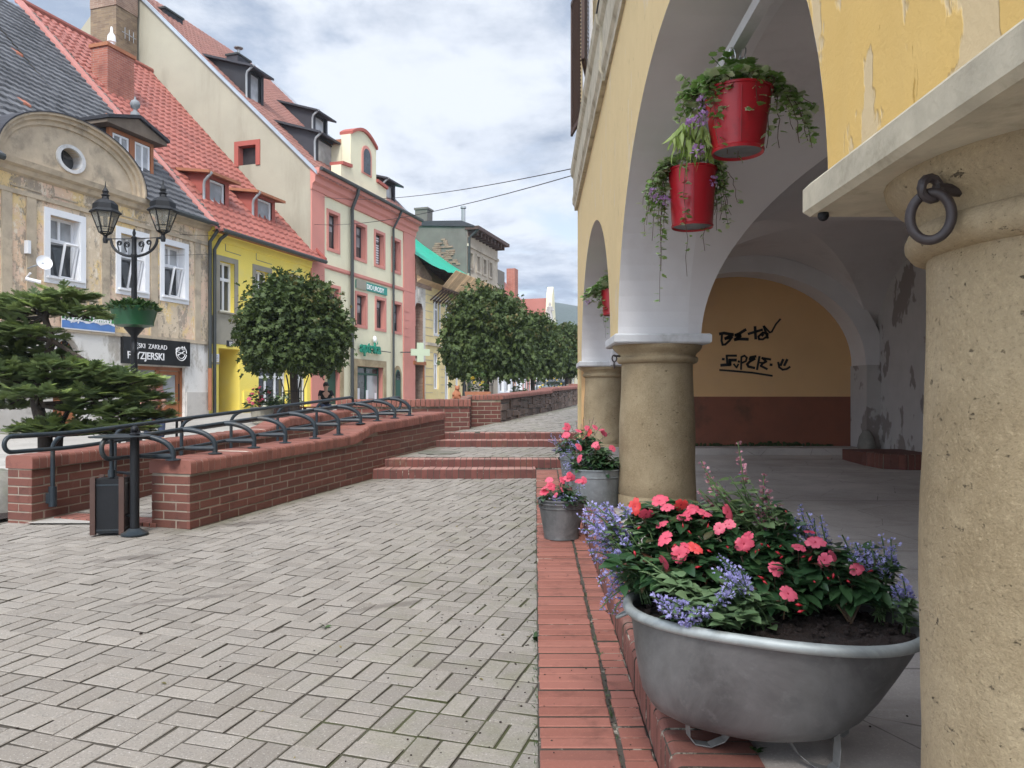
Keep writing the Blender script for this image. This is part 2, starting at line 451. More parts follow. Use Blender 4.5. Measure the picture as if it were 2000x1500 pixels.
def m_peel():
    """old facade: ochre and pink washes, grey patches where the coat has come off"""
    t = NT('weathered_facade'); x = t.sep()
    n = t.noise(3.5, 6, .65)
    base = t.mix(n, (.54, .43, .30), (.66, .545, .40))
    och = t.step(t.noise(.85, 6, .65), .50, .56)
    base = t.mix(t.math('MULTIPLY', och, .8), base, (.70, .51, .23))
    pk = t.step(t.noise(.62, 5, .6, t.mapping((1.3, 1, 1.1), (.3, .4, .9))), .49, .55)
    base = t.mix(t.math('MULTIPLY', pk, .75), base, (.68, .48, .36))
    gr = t.step(t.noise(1.5, 9, .74, t.mapping((1, 1, .6))), .52, .57)
    base = t.mix(t.math('MULTIPLY', gr, .9), base, t.mix(n, (.23, .19, .145), (.40, .34, .27)))
    lt = t.step(t.noise(2.6, 8, .76, t.mapping((1, 1, .6))), .57, .61)
    base = t.mix(t.math('MULTIPLY', lt, .8), base, (.74, .65, .52))
    sp = t.noise(6.5, 6, .8, t.mapping((1, 1, .8)))
    base = t.mix(t.math('MULTIPLY', t.step(sp, .58, .62), .75), base, (.21, .17, .13)); base = t.mix(t.math('MULTIPLY', t.step(sp, .42, .38), .6), base, (.78, .68, .54))
    low = t.step(x[2], 3.0, 2.9)
    wash = t.mix(t.step(t.noise(1.7, 8, .7, t.mapping((1, 1, .5))), .50, .62), (.68, .66, .62), (.42, .385, .335))
    base = t.mix(low, base, wash)
    t.col(base); t.rough(.93); t.bump(t.math('ADD', t.math('MULTIPLY', gr, -.8), n), .5, .02)
    return t.mat
PEEL = m_peel()
TRIMB = MAT('weathered_trim', (.45, .37, .27), .92, .25, 3, .4, 30, dirt=(.21, .18, .14), dscale=1.4)
YELW = MAT('lemon_wall', (.80, .645, .13), .88, .08, 1.0, .2, 30, dirt=(.76, .64, .20), dscale=.9)
GREYP = MAT('grey_render', (.27, .25, .20), .92, .18, 2, .3, 30)
CREAM = MAT('cream_wall', (.64, .60, .43), .9, .06, 1.0, .2, 30, dirt=(.57, .53, .39), dscale=.8)
GABLE = MAT('bare_cream_gable', (.335, .315, .245), .93, .10, .9, .3, 14, dirt=(.26, .24, .185), dscale=.7, streak=True)
PINK = MAT('salmon_trim', (.52, .215, .175), .85, .09, 1.5, .15, 30)
PINKD = MAT('deep_salmon_trim', (.32, .082, .062), .85, .1, 1.5, .15, 30)
SLATE = MAT('dark_slate', (.022, .022, .028), .6, .3, 4, .3, 30, rv=.35)
def m_tile(name, a, b, odd=None, thr=.97, r0=.7):
    t = NT(name); r = t.attr()
    c = t.mix(r, a, b)
    c = t.mix(t.math('MULTIPLY', t.step(t.noise(.8, 6, .7), .45, .75), .5), c, k(a, .55))
    c = t.mix(t.math('MULTIPLY', t.noise(12, 5, .7), .4), c, k(b, 1.2))
    if odd: c = t.mix(t.step(r, thr, thr+.004), c, odd)
    t.col(c); t.rough(r0); t.bump(t.noise(30, 4), .25, .01)
    return t.mat
TILER = m_tile('red_roof_tile', (.20, .058, .042), (.29, .09, .066), r0=.55)
TILEG = m_tile('blackened_roof_tile', (.04, .041, .045), (.115, .117, .125), (.34, .12, .07), .993)
TILEB = m_tile('brown_roof_tile', (.20, .095, .075), (.28, .13, .10))
METALF = MAT('pink_metal_flashing', (.45, .19, .16), .5, .12, 2, .1, 20)
ZINCF = MAT('zinc_flashing', (.36, .41, .46), .45, .15, 3, .1, 20, metal=.3)
PIPE = MAT('dark_drainpipe', (.035, .04, .04), .5, .2, 3, .1, 30)
PIPEG = MAT('zinc_gutter', (.30, .32, .33), .5, .2, 3, .1, 30, metal=.3)
GREYH = MAT('old_grey_render', (.14, .13, .115), .95, .2, 1.5, .4, 14, dirt=(.10, .095, .085), dscale=.6, streak=True)
OLDST = MAT('dirty_stone_front', (.40, .345, .275), .92, .2, 2, .4, 20, dirt=(.23, .195, .155), dscale=1.1)
def m_wallbrick(name, a, b, mo):
    t = NT(name)
    n = t.nd('ShaderNodeTexBrick'); n.inputs['Scale'].default_value = 1
    n.inputs['Brick Width'].default_value = .26; n.inputs['Row Height'].default_value = .078
    n.inputs['Mortar Size'].default_value = .006; n.inputs['Color1'].default_value = (*a, 1); n.inputs['Color2'].default_value = (*b, 1); n.inputs['Mortar'].default_value = (*mo, 1)
    x = t.sep(); cb = t.nd('ShaderNodeCombineXYZ')
    t.L(t.math('ADD', x[0], x[1]), cb.inputs[0]); t.L(x[2], cb.inputs[1]); t.L(cb.outputs[0], n.inputs['Vector'])
    c = t.mix(t.math('MULTIPLY', t.step(t.noise(1.1, 7, .7), .45, .7), .6), n.outputs['Color'], k(a, .5))
    t.col(c); t.rough(.9); t.bump(n.outputs['Fac'], -.6, .01)
    return t.mat
CHIMR = m_wallbrick('red_chimney_brick', (.27, .085, .06), (.34, .12, .08), (.30, .24, .2))
CHIMB = m_wallbrick('sooty_chimney_brick', (.15, .10, .065), (.24, .17, .10), (.2, .17, .13))
RUINB = m_wallbrick('exposed_old_brick', (.20, .12, .085), (.27, .18, .13), (.30, .26, .21))
TARP = MAT('green_tarpaulin', (.02, .33, .22), .45, .12, 2, .5, 5, bdist=.05)
SIGNK = MAT('black_sign_panel', (.008, .008, .009), .3, .05, 3, 0)
SIGNG = MAT('green_sign_panel', (.01, .22, .17), .4, .05, 3, 0)
GRNL = MAT('green_letter_face', (.0, .20, .125), .4, .03, 3, 0)
LETW = MAT('white_lettering', (.78, .78, .78), .5, .02, 3, 0)
BLUEB = MAT('blue_banner_print', (.10, .22, .50), .5, .2, 4, 0)
GREENB = MAT('green_banner_print', (.05, .25, .07), .5, .15, 4, 0)
CROSSM = MAT('pale_green_cross', (.40, .46, .33), .5, .03, 3, 0)
GREEND = MAT('dark_green_door', (.012, .075, .05), .5, .15, 3, .1, 30)
GREENPL = MAT('green_plastic_bowl', (.008, .06, .022), .38, .1, 4, .05, 30)
TERRA = MAT('terracotta', (.30, .12, .06), .85, .2, 6, .3, 50)
SPRAY = MAT('black_spray_paint', (.006, .006, .007), .6, .1, 9, 0)
GRANITE = MAT('old_granite', (.18, .17, .15), .9, .3, 10, .6, 40, dirt=(.10, .11, .07))
RUINW = MAT('crumbling_plaster', (.50, .47, .43), .95, .15, 2, .5, 20, dirt=(.22, .2, .17), dscale=1.4)

def m_leaf(name, a, b, tr=.30, rough=.5, edge=None, thr=.7, mid=None):
    t = NT(name); r = t.attr()
    c = t.mix(r, a, b)
    if mid: c = t.mix(t.step(r, .93, .99), c, mid)
    c = t.mix(t.math('MULTIPLY', t.noise(14, 3), .35), c, k(a, .7))
    t.col(c); t.rough(rough)
    tl = t.nd('ShaderNodeBsdfTranslucent'); t.L(c, tl.inputs['Color'])
    ms = t.nd('ShaderNodeMixShader'); ms.inputs[0].default_value = tr
    t.L(t.bsdf.outputs[0], ms.inputs[1]); t.L(tl.outputs[0], ms.inputs[2]); t.L(ms.outputs[0], t.out.inputs[0])
    return t.mat
LEAFM = m_leaf('maple_leaf', (.028, .054, .012), (.095, .135, .03), .25, .68, mid=(.16, .11, .035))
LEAFT = m_leaf('young_maple_leaf', (.07, .09, .02), (.15, .11, .03), .3, .5)
NEEDLE = m_leaf('fir_needle', (.12, .175, .08), (.27, .34, .12), .4, .6, mid=(.36, .46, .14))
NEEDLET = m_leaf('fir_tip', (.06, .085, .02), (.105, .14, .035), .2, .55)
BARK = MAT('dark_bark', (.045, .035, .028), .95, .4, 6, .9, 25, bdist=.02)
LEAFI = m_leaf('impatiens_leaf', (.025, .068, .028), (.06, .13, .045), .22, .36, mid=(.12, .045, .03))
LEAFC = m_leaf('catmint_leaf', (.11, .19, .085), (.21, .31, .15), .28, .6)
LEAFV = m_leaf('ivy_leaf', (.15, .30, .06), (.33, .48, .15), .38, .5, mid=(.24, .34, .1))
LEAFE = m_leaf('pale_leaf_edge', (.50, .60, .33), (.66, .72, .48), .3, .5)
LEAFY = m_leaf('lime_leaf', (.22, .32, .06), (.34, .42, .13), .35, .5)
PETAL = m_leaf('coral_petal', (.74, .085, .15), (.84, .17, .25), .30, .5, mid=(.78, .07, .06))
PETALD = m_leaf('coral_petal_eye', (.38, .012, .04), (.48, .02, .06), .2, .5)
BUDM = m_leaf('red_bud', (.40, .01, .02), (.55, .03, .05), .2, .4)
BLUEF = m_leaf('lavender_blossom', (.33, .31, .62), (.50, .48, .80), .25, .6)
BLUED = m_leaf('violet_calyx', (.17, .14, .32), (.26, .21, .42), .2, .6)
PINKF = m_leaf('pink_hyssop_blossom', (.48, .20, .25), (.62, .33, .37), .25, .6)
LILAC = m_leaf('lilac_blossom', (.45, .24, .52), (.62, .40, .66), .3, .5)
STEM = MAT('green_stem', (.07, .12, .04), .6, .2, 8, 0)
STEMB = MAT('brown_stem', (.10, .06, .035), .7, .2, 8, 0)
SKIN = MAT('skin', (.50, .29, .21), .55, .05, 6, 0)
HAIR = MAT('dark_hair', (.02, .015, .012), .6, .2, 20, 0)
CLB = MAT('black_cloth', (.012, .012, .014), .9, .2, 10, 0)
CLP = MAT('dusky_pink_cloth', (.34, .17, .15), .9, .15, 10, 0)
CLJ = MAT('blue_denim', (.05, .07, .13), .9, .2, 10, 0)
CARP = MAT('pale_blue_car_paint', (.56, .63, .68), .25, .02, 2, 0)
RUBBER = MAT('tyre_rubber', (.012, .012, .012), .8, .1, 8, 0)
HILLM = MAT('forest_hill', (.022, .040, .024), .95, .45, .05, .6, .3, bdist=3)
# ======================= CAMERA, SKY, SUN =======================
cam = bpy.data.cameras.new('camera'); camo = link('camera', cam)
cam.sensor_width = 36; cam.lens = 27.0; cam.shift_y = 23/2000; cam.clip_end = 6000; cam.clip_start = .05
camo.location = (0, 0, CAMZ); camo.rotation_euler = (math.radians(90), 0, 0)
sc.camera = camo
SUN_EL, SUN_AZ = math.radians(47), math.radians(183)     # azimuth clockwise from +Y
w = bpy.data.worlds.new('World'); sc.world = w; w.use_nodes = True
def world():
    nt = w.node_tree; nt.nodes.clear(); N = nt.nodes.new; Lk = nt.links.new
    out = N('ShaderNodeOutputWorld'); bg = N('ShaderNodeBackground'); Lk(bg.outputs[0], out.inputs[0])
    sky = N('ShaderNodeTexSky'); sky.sky_type = 'NISHITA'; sky.sun_disc = False
    sky.sun_elevation = SUN_EL; sky.sun_rotation = SUN_AZ; sky.air_density = 1.0; sky.dust_density = .6
    tc = N('ShaderNodeTexCoord'); sp = N('ShaderNodeSeparateXYZ'); Lk(tc.outputs['Generated'], sp.inputs[0])
    def mth(op, a, b=0., cl=False):
        n = N('ShaderNodeMath'); n.operation = op; n.use_clamp = cl
        for i, q in enumerate((a, b)):
            if isinstance(q, bpy.types.NodeSocket): Lk(q, n.inputs[i])
            else: n.inputs[i].default_value = q
        return n.outputs[0]
    zz = mth('ADD', mth('MAXIMUM', sp.outputs[2], 0.0), .16)
    cb = N('ShaderNodeCombineXYZ'); Lk(mth('DIVIDE', sp.outputs[0], zz), cb.inputs[0]); Lk(mth('DIVIDE', sp.outputs[1], zz), cb.inputs[1])
    def nz(scale, det, off, rough=.58, dist=0.):
        mp = N('ShaderNodeMapping'); mp.inputs['Location'].default_value = off; Lk(cb.outputs[0], mp.inputs[0])
        n = N('ShaderNodeTexNoise'); n.inputs['Scale'].default_value = scale; n.inputs['Detail'].default_value = det
        n.inputs['Roughness'].default_value = rough; n.inputs['Distortion'].default_value = dist
        Lk(mp.outputs[0], n.inputs['Vector']); return n.outputs['Fac']
    def sm(f, a, b):
        n = N('ShaderNodeMapRange'); n.interpolation_type = 'SMOOTHSTEP'; Lk(f, n.inputs[0]); n.inputs[1].default_value = a; n.inputs[2].default_value = b
        return n.outputs[0]
    def mx(f, a, b):
        n = N('ShaderNodeMix'); n.data_type = 'RGBA'
        for i, q in ((0, f), (6, a), (7, b)):
            if isinstance(q, bpy.types.NodeSocket): Lk(q, n.inputs[i])
            elif isinstance(q, tuple): n.inputs[i].default_value = (*q, 1)
            else: n.inputs[i].default_value = q
        return n.outputs[2]
    cover = sm(nz(1.15, 9, (3.3, 1.7, 0), .60, .25), .39, .53)
    dark = sm(nz(.85, 10, (7.1, 4.4, 2), .62, .3), .40, .57)
    fine = nz(3.6, 8, (1, 2, 5), .6)
    cl = mx(dark, SKY_BRIGHT, SKY_DARK)
    cl = mx(mth('MULTIPLY', sm(fine, .45, .7), .35), cl, SKY_BRIGHT)
    dt = N('ShaderNodeVectorMath'); dt.operation = 'DOT_PRODUCT'; Lk(tc.outputs['Generated'], dt.inputs[0])     # cloud toward the veiled sun boosted, added fill light from behind the camera
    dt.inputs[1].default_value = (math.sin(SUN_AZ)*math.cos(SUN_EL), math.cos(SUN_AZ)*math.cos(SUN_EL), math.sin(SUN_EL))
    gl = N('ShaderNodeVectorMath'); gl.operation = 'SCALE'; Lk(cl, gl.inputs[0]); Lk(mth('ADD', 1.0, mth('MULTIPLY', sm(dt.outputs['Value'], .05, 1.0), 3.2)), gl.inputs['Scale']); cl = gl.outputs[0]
    hsv = N('ShaderNodeHueSaturation'); hsv.inputs['Value'].default_value = SKY_BLUE; hsv.inputs['Saturation'].default_value = .62; Lk(sky.outputs[0], hsv.inputs['Color'])
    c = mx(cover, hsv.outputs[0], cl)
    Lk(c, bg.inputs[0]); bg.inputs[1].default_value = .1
SKY_BRIGHT = (5.3, 5.6, 6.1); SKY_DARK = (1.75, 2.2, 3.05); SKY_BLUE = 1.0
world()
sun = bpy.data.lights.new('sun', 'SUN'); suno = link('sun', sun)
sun.energy = 2.2; sun.angle = math.radians(16); sun.color = (1, .965, .91)
sd = V((math.sin(SUN_AZ)*math.cos(SUN_EL), math.cos(SUN_AZ)*math.cos(SUN_EL), math.sin(SUN_EL)))
suno.rotation_euler = sd.to_track_quat('Z', 'Y').to_euler()
sc.view_settings.view_transform = 'Standard'; sc.view_settings.look = 'None'
sc.view_settings.exposure = .80; sc.view_settings.gamma = 1
sc.render.engine = 'CYCLES'; sc.cycles.use_denoising = True
sc.cycles.max_bounces = 8; sc.cycles.diffuse_bounces = 5; sc.cycles.caustics_reflective = False; sc.cycles.caustics_refractive = False

# ======================= GROUND =======================
def build_ground():
    mb = MB(); ys = [-60, -10, 0, 5, 9, 13, 18, 24, 33, 60, 120, 400, 800, 1200]
    xs = [-600, -300, -100, -40, -20, -10, -5, 0, 5, 20, 60, 400, 1200]
    vs = [V((x, y, max(gz(y), -.1)-.03)) for y in ys for x in xs]; nx = len(xs)
    mb.add(vs, [(j*nx+i, j*nx+i+1, (j+1)*nx+i+1, (j+1)*nx+i) for j in range(len(ys)-1) for i in range(nx-1)])
    return structure('ground', mb, STREET)
build_ground()

def clip(poly, planes):
    """planes: list of (a,b,c) keep a*x+b*y+c>=0"""
    for a, b, c in planes:
        out = []
        for i in range(len(poly)):
            p, q = poly[i], poly[(i+1) % len(poly)]
            dp, dq = a*p[0]+b*p[1]+c, a*q[0]+b*q[1]+c
            if dp >= 0: out.append(p)
            if (dp >= 0) != (dq >= 0):
                tt = dp/(dp-dq); out.append((p[0]+(q[0]-p[0])*tt, p[1]+(q[1]-p[1])*tt))
        poly = out
        if len(poly) < 3: return []
    return poly
def area(p): return abs(sum(p[i][0]*p[(i+1) % len(p)][1]-p[(i+1) % len(p)][0]*p[i][1] for i in range(len(p)))/2)

def wav(x, y): return .010*mnoise.noise(V((x*.7, y*.7, 3.1)))+.004*mnoise.noise(V((x*2.1, y*2.1, 9)))
def pave(name, planes, bbox, zf, ang=0.0, wave=True, base=True):
    """basket-weave pavers 20 x 10 cm laid along the street axis"""
    d = V((.3048, .9524)); e = V((.9524, -.3048))
    d.rotate(Matrix.Rotation(ang, 2)); e.rotate(Matrix.Rotation(ang, 2))
    mb = MB(); c = .2; g = .0050; x0, x1, y0, y1 = bbox
    R = int(max(abs(x0), abs(x1), abs(y0), abs(y1))*1.6/c)+2
    for i in range(-R, R):
        for j in range(-R, R):
            o = e*(i*c)+d*(j*c)
            if not (x0-.3 < o.x < x1+.3 and y0-.3 < o.y < y1+.3): continue
            for h in (0, 1):
                if (i+j) % 2: q = [(0, h*.1), (c, h*.1), (c, h*.1+.1), (0, h*.1+.1)]
                else: q = [(h*.1, 0), (h*.1+.1, 0), (h*.1+.1, c), (h*.1, c)]
                cx, cy = sum(p[0] for p in q)/4, sum(p[1] for p in q)/4
                jx, jy = random.gauss(0, .0012), random.gauss(0, .0012)
                a = random.gauss(0, .006)
                pl = []
                for p in q:
                    u = p[0]-cx; v = p[1]-cy
                    u -= math.copysign(g, u); v -= math.copysign(g, v)
                    u, v = u*math.cos(a)-v*math.sin(a), u*math.sin(a)+v*math.cos(a)
                    w2 = o+e*(cx+u+jx)+d*(cy+v+jy); pl.append((w2.x, w2.y))
                pl = clip(pl, planes)
                if len(pl) < 3 or area(pl) < .0012: continue
                mx_, my_ = sum(p[0] for p in pl)/len(pl), sum(p[1] for p in pl)/len(pl)
                tz = random.gauss(0, .0014); sx, sy = random.gauss(0, .009), random.gauss(0, .009)
                n = len(pl); top = []; mid = []; bot = []
                for p in pl:
                    wv = wav(p[0], p[1]) if wave else 0
                    z = zf(p[0], p[1])+wv+tz+(p[0]-mx_)*sx+(p[1]-my_)*sy
                    f = 1-.006/max(.03, math.hypot(p[0]-mx_, p[1]-my_))
                    top.append((mx_+(p[0]-mx_)*f, my_+(p[1]-my_)*f, z)); mid.append((p[0], p[1], z-.003)); bot.append((p[0], p[1], z-.03))
                fs = [tuple(range(n))]
                for a_ in range(n):
                    b_ = (a_+1) % n
                    fs += [(a_, n+a_, n+b_, b_), (n+a_, 2*n+a_, 2*n+b_, n+b_)]
                n0 = len(mb.m); mb.add(top+mid+bot, fs)
                for a_ in range(n): mb.m[n0+2+2*a_] = 1
    return structure(name, mb, [PAVER, JOINT])

def sheet(name, m, planes, bbox, zf, step=.35, wave=True):
    mb = MB(); x0, x1, y0, y1 = bbox
    nx, ny = max(1, int((x1-x0)/step)), max(1, int((y1-y0)/step))
    for i in range(nx):
        for j in range(ny):
            q = [(x0+(x1-x0)*a/nx, y0+(y1-y0)*b/ny) for a, b in ((i, j), (i+1, j), (i+1, j+1), (i, j+1))]
            q = clip(q, planes)
            if len(q) >= 3: mb.poly([(p[0], p[1], zf(*p)+(wav(*p) if wave else 0)) for p in q])
    return structure(name, mb, m)
# plaza in front of the steps
RIGHT = (-1, .03, .012); 
FRONTW = (1, -.32, 4.84)
plz = [RIGHT, (0, -1, 9.66)]
zp = lambda x, y: gz(y)
def plaza_planes(): return plz
BB = (-6.2, .4, 1.5, 9.66)
left_ok = [(1, -.32, 6.6)]
pave('plaza_paving', plz+[(1, -.32, 7.2)], BB, zp)
sheet('plaza_bed', JOINT, plz+[(1, -.32, 7.2)], BB, lambda x, y: gz(y)-.0062, .2)
# landing between the two flights, then the upper terrace
zl = lambda x, y: .53+.032*(y-9.95)
PL2 = [(1, -.32, 4.9), (0, 1, -10.2), (0, -1, 11.53), (-1, .03, .36)]
pave('landing_paving', PL2, (-2.2, 1, 10.1, 11.6), zl, wave=False)
sheet('landing_bed', JOINT, PL2, (-2.2, 1, 10.1, 11.6), lambda x, y: zl(x, y)-.006, wave=False)
zt = lambda x, y: .40+.032*y
PL3 = [(1, -.30, 4.55), (0, 1, -12.1), (0, -1, 26), (-1, .03, 1.2)]
pave('terrace_paving', PL3, (-1.6, 3, 12, 26), zt, wave=False)
sheet('terrace_bed', JOINT, PL3+[], (-1.6, 3, 12, 26), lambda x, y: zt(x, y)-.006, 1.0, wave=False)

# ======================= BRICK STRIP, ARCADE EDGE, STEPS =======================
def brick_rows(name, rows, mats, bed, bedm):
    pass
def strip():
    mb = MB(); y = 1.35
    while y < 9.6:
        p = .077+random.gauss(0, .0015)
        for a, b in ((.016, .268), (.284, .380)):
            j1, j2 = random.gauss(0, .002), random.gauss(0, .002); dz = random.gauss(0, .0018)
            y0, y1 = y+random.gauss(.0058, .0014), y+p-random.gauss(.0058, .0014)
            x0, x1 = a+j1, b+j2
            o = FB(x0, y0, zstrip(y0)-.09+dz); 
            mb.cham(o, FB(x1, y0, 0)-FB(x0, y0, 0), FB(x0, y1, .032*(y1-y0))-FB(x0, y0, 0), V((0, 0, .09)), .004, ms=1)
        y += p
    ob = structure('brick_kerb_strip', mb, [BRICKP, JOINTS])
    bed = MB(); y = 1.3
    for i in range(28):
        y0, y1 = 1.3+i*.3, 1.3+i*.3+.3
        bed.add([FB(.013, y0, zstrip(y0)-.006), FB(.382, y0, zstrip(y0)-.006), FB(.382, y1, zstrip(y1)-.006), FB(.013, y1, zstrip(y1)-.006), FB(.013, y0, -.1), FB(.013, y1, -.1)], [(0, 1, 2, 3), (0, 3, 5, 4)])
    structure('strip_bed', bed, JOINTS)
strip()
def rowlock(mb, orig, along, across, length, prof, pitch=.077, zs=0.0, gap=.0048, jit=.0015, mtop=None):
    """bricks set on edge: profile (across, z) extruded along"""
    al = V(along).normalized(); ac = V(across).normalized(); s = 0
    while s < length-.02:
        w_ = min(pitch, length-s)
        a0, a1 = s+gap+random.gauss(0, jit*.5), s+w_-gap+random.gauss(0, jit*.5)
        dz = random.gauss(0, jit); da = random.gauss(0, jit)
        ptsA = [V(orig)+al*a0+ac*(p[0]+da)+V((0, 0, p[1]+dz+zs*a0)) for p in prof]
        n0 = len(mb.m); mb.prism(ptsA, al*(a1-a0)+V((0, 0, zs*(a1-a0))), mc=1)
        if mtop is not None:
            for q in (3, 4, 5): mb.m[n0+q] = mtop
        s += pitch
def rnd_prof(x0, x1, z0, z1, r=.024, both=False):
    p = [(x0, z0)]+[(x0+r-r*math.cos(a), z1-r+r*math.sin(a)) for a in (0, .4, .8, 1.2, 1.571)]
    if both: p += [(x1-r+r*math.sin(a), z1-r+r*math.cos(a)) for a in (0, .4, .8, 1.2, 1.571)]
    else: p += [(x1, z1)]
    return p+[(x1, z0)]
def arcade_floor():
    mb = MB(); y0 = 1.2
    rowlock(mb, FB(0, y0, zarc(y0)), (.03, 1, 0), (1, -.03, 0), 8.75, rnd_prof(.383, .632, -.135, 0), zs=.027)
    structure('arcade_brick_edge', mb, [BRICKTOP, JOINTS])
    m2 = MB()   # mortar core below the edge bricks
    for i in range(9):
        a, b = 1.2+i*.975, 1.2+(i+1)*.975
        m2.box(FB(.3868, a, -.05), FB(.632, a, 0)-FB(.3868, a, 0), FB(.3868, b, 0)-FB(.3868, a, 0), V((0, 0, zarc(a)+.05-.005)))
    structure('arcade_edge_core', m2, JOINTS)
    m3 = MB(); ys = [-2, 0, 1, 2, 3, 4, 5, 6, 7, 8, 9, 9.95, 10.5]
    for a, b in zip(ys[:-1], ys[1:]):
        m3.poly([FB(.634, a, zarc(a)-.006), FB(6, a, zarc(a)-.006), FB(6, b, zarc(b)-.006), FB(.634, b, zarc(b)-.006)])
    a = 10.42
    m3.box(FB(.7, a, .3), V((5, 0, 0)), V((0, .7, 0)), V((0, 0, zarc(a)+.085-.3)))
    structure('arcade_floor', m3, CONC)
arcade_floor()
def steps():
    mb = MB(); core = MB()
    # (y, z bottom, z top, xl, xr)
    z1 = zstrip(9.64); z2 = .53; zb = zl(0, 11.53); z3 = zb+.10; z4 = zt(0, 11.85)
    S = [(9.64, gz(9.64), z1, -1.92, .30, .31), (9.95, z1, z2, -1.84, .73, .27), (11.53, zb, z3, -1.32, 1.05, .32), (11.85, z3, z4, -1.2, 1.1, .27)]
    for y, a, b, xl, xr, dep in S:
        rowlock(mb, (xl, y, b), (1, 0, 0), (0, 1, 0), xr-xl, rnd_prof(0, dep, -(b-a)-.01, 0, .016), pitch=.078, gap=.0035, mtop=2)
        core.box((xl, y+.004, a-.2), (xr-xl, 0, 0), (0, dep-.004, 0), (0, 0, b-a+.2-.005))
    structure('brick_steps', mb, [BRICKD, JOINTS, BRICKWORNLIT]); structure('steps_core', core, JOINTS)
steps()

# ======================= BRICK WALLS =======================
def bface(mb, mo, o, u, n, L, H, zs=0.0, bl=.25, bh=.065, g=.011, dep=.03, flip=0, ztop=None, mm=0):
    """running bond on one face; o lower-left corner, u along, n outward; zs bed slope; ztop(u) clips"""
    u = V(u).normalized(); n = V(n).normalized(); o = V(o); row = 0; z = .0
    while z < H-.02:
        x = -(bl+g)/2*((row+flip) % 2)
        while x < L:
            a, b = max(0, x), min(L, x+bl)
            if b-a > .03:
                top = H if ztop is None else ztop((a+b)/2)
                if z+bh*.6 < top:
                    hh = min(bh, top-z)
                    dz = random.gauss(0, .001); dn = random.gauss(.0002, .0007)
                    q = o+u*(a+random.gauss(0, .001))+V((0, 0, z+dz+zs*a))-n*(dep-dn)
                    mb.cham(q, u*(b-a)+V((0, 0, zs*(b-a))), V((0, 0, hh)), n*dep, .0035, mm)
            x += bl+g
        z += bh+g; row += 1
WD = V((.3048, .9524, 0)); WN = V((.9524, -.3048, 0))
def wallpt(c, y, z): return V((c+.32*y, y, z))
def smooth(a, b, x):
    t = max(0, min(1, (x-a)/(b-a))); return t*t*(3-2*t)
def coping_path(mb, c_out, width, y0, y1, zf, prof_r=.035, th=.115, pitch=.077):
    """header bricks across a wall running with the street; zf gives top height"""
    y = y0; stepy = pitch*.9524
    while y < y1-.01:
        ya, yb = y+.0035, min(y+stepy, y1)-.0035
        pr = rnd_prof(-.018, width+.018, -th, 0, prof_r, True)
        dz = random.gauss(0, .0016)
        A = [wallpt(c_out, ya, zf(ya)+p[1]+dz)-WN*p[0] for p in pr]
        Bq = [wallpt(c_out, yb, zf(yb)+p[1]+dz)-WN*p[0] for p in pr]
        n = len(pr)
        mb.add(A+Bq, [(i, (i+1) % n, n+(i+1) % n, n+i) for i in range(n)]+[tuple(range(n))[::-1], tuple(range(n, 2*n))])
        y += stepy
    # pointing between the header bricks
    pr = rnd_prof(-.0145, width+.0145, -th, -.0035, prof_r, True); n = len(pr); N_ = int((y1-y0)/.09); core = MB(); vs = []
    for i in range(N_+1):
        ya = y0+.006+(y1-y0-.012)*i/N_; vs += [wallpt(c_out, ya, zf(ya)+p[1])-WN*p[0] for p in pr]
    core.add(vs, [(i*n+j, i*n+(j+1) % n, (i+1)*n+(j+1) % n, (i+1)*n+j) for i in range(N_) for j in range(n)]+[tuple(range(n))[::-1], tuple(range(N_*n, N_*n+n))])
    return core
def front_wall():
    t = thing('brick_wall', 'long stepped red brick ramp wall rising beside the paved plaza to the steps', 'wall', wallpt(-4.83, 9, gz(9)))
    zf = lambda y: .80+.032*(y-6.53)+.105*smooth(9.12, 9.72, y)+.03*smooth(10, 11.8, y)
    y0, y1 = 6.53, 11.85; W = .40
    mb = MB(); mo = MB()
    L = (y1-y0)*1.05
    bface(mb, mo, wallpt(-4.83, y0, gz(y0)-.07), WD, WN, L, 1.2, .0305, ztop=lambda u: zf(y0+u/1.05)-.118-(gz(y0+u/1.05)-.07))
    bface(mb, mo, wallpt(-4.83, y0, gz(y0)-.07)-WN*W, WN, -WD, W, .56, 0, flip=1)
    bface(mb, mo, wallpt(-4.83, y1, gz(y0))-WN*W, -WD, -WN, L, 1.2, .0, ztop=lambda u: zf(y1-u/1.05)-.118-gz(y0))
    mb.build('brickwork', BRICK, t)
    n = 40
    for i in range(n):
        a, b = y0+.003+(y1-y0-.006)*i/n, y0+.003+(y1-y0-.006)*(i+1)/n
        pa = [wallpt(-4.83, a, 0)-WN*.0025+V((0, 0, gz(a)-.2)), wallpt(-4.83, a, 0)-WN*(W-.006)+V((0, 0, gz(a)-.2))]
        za, zb_ = zf(a)-.114, zf(b)-.114
        q = [V((pa[0].x, pa[0].y, pa[0].z)), V((pa[1].x, pa[1].y, pa[1].z)), V((pa[1].x, pa[1].y, za)), V((pa[0].x, pa[0].y, za))]
        ww = wallpt(-4.83, b, 0)-wallpt(-4.83, a, 0)
        r = [V((p.x+ww.x, p.y+ww.y, (p.z if j < 2 else zb_))) for j, p in enumerate(q)]
        mo.add(q+r, [(0, 1, 2, 3), (4, 7, 6, 5), (0, 3, 7, 4), (1, 5, 6, 2), (3, 2, 6, 7)])
    mo.build('mortar', MORTAR, t)
    cp = MB(); coping_path(cp, -4.83, W, y0-.01, y1, zf).build('coping_joint', MORTARL, t); cp.build('coping', BRICKTOP, t, True, 50)
    return zf
ZF_FRONT = front_wall()
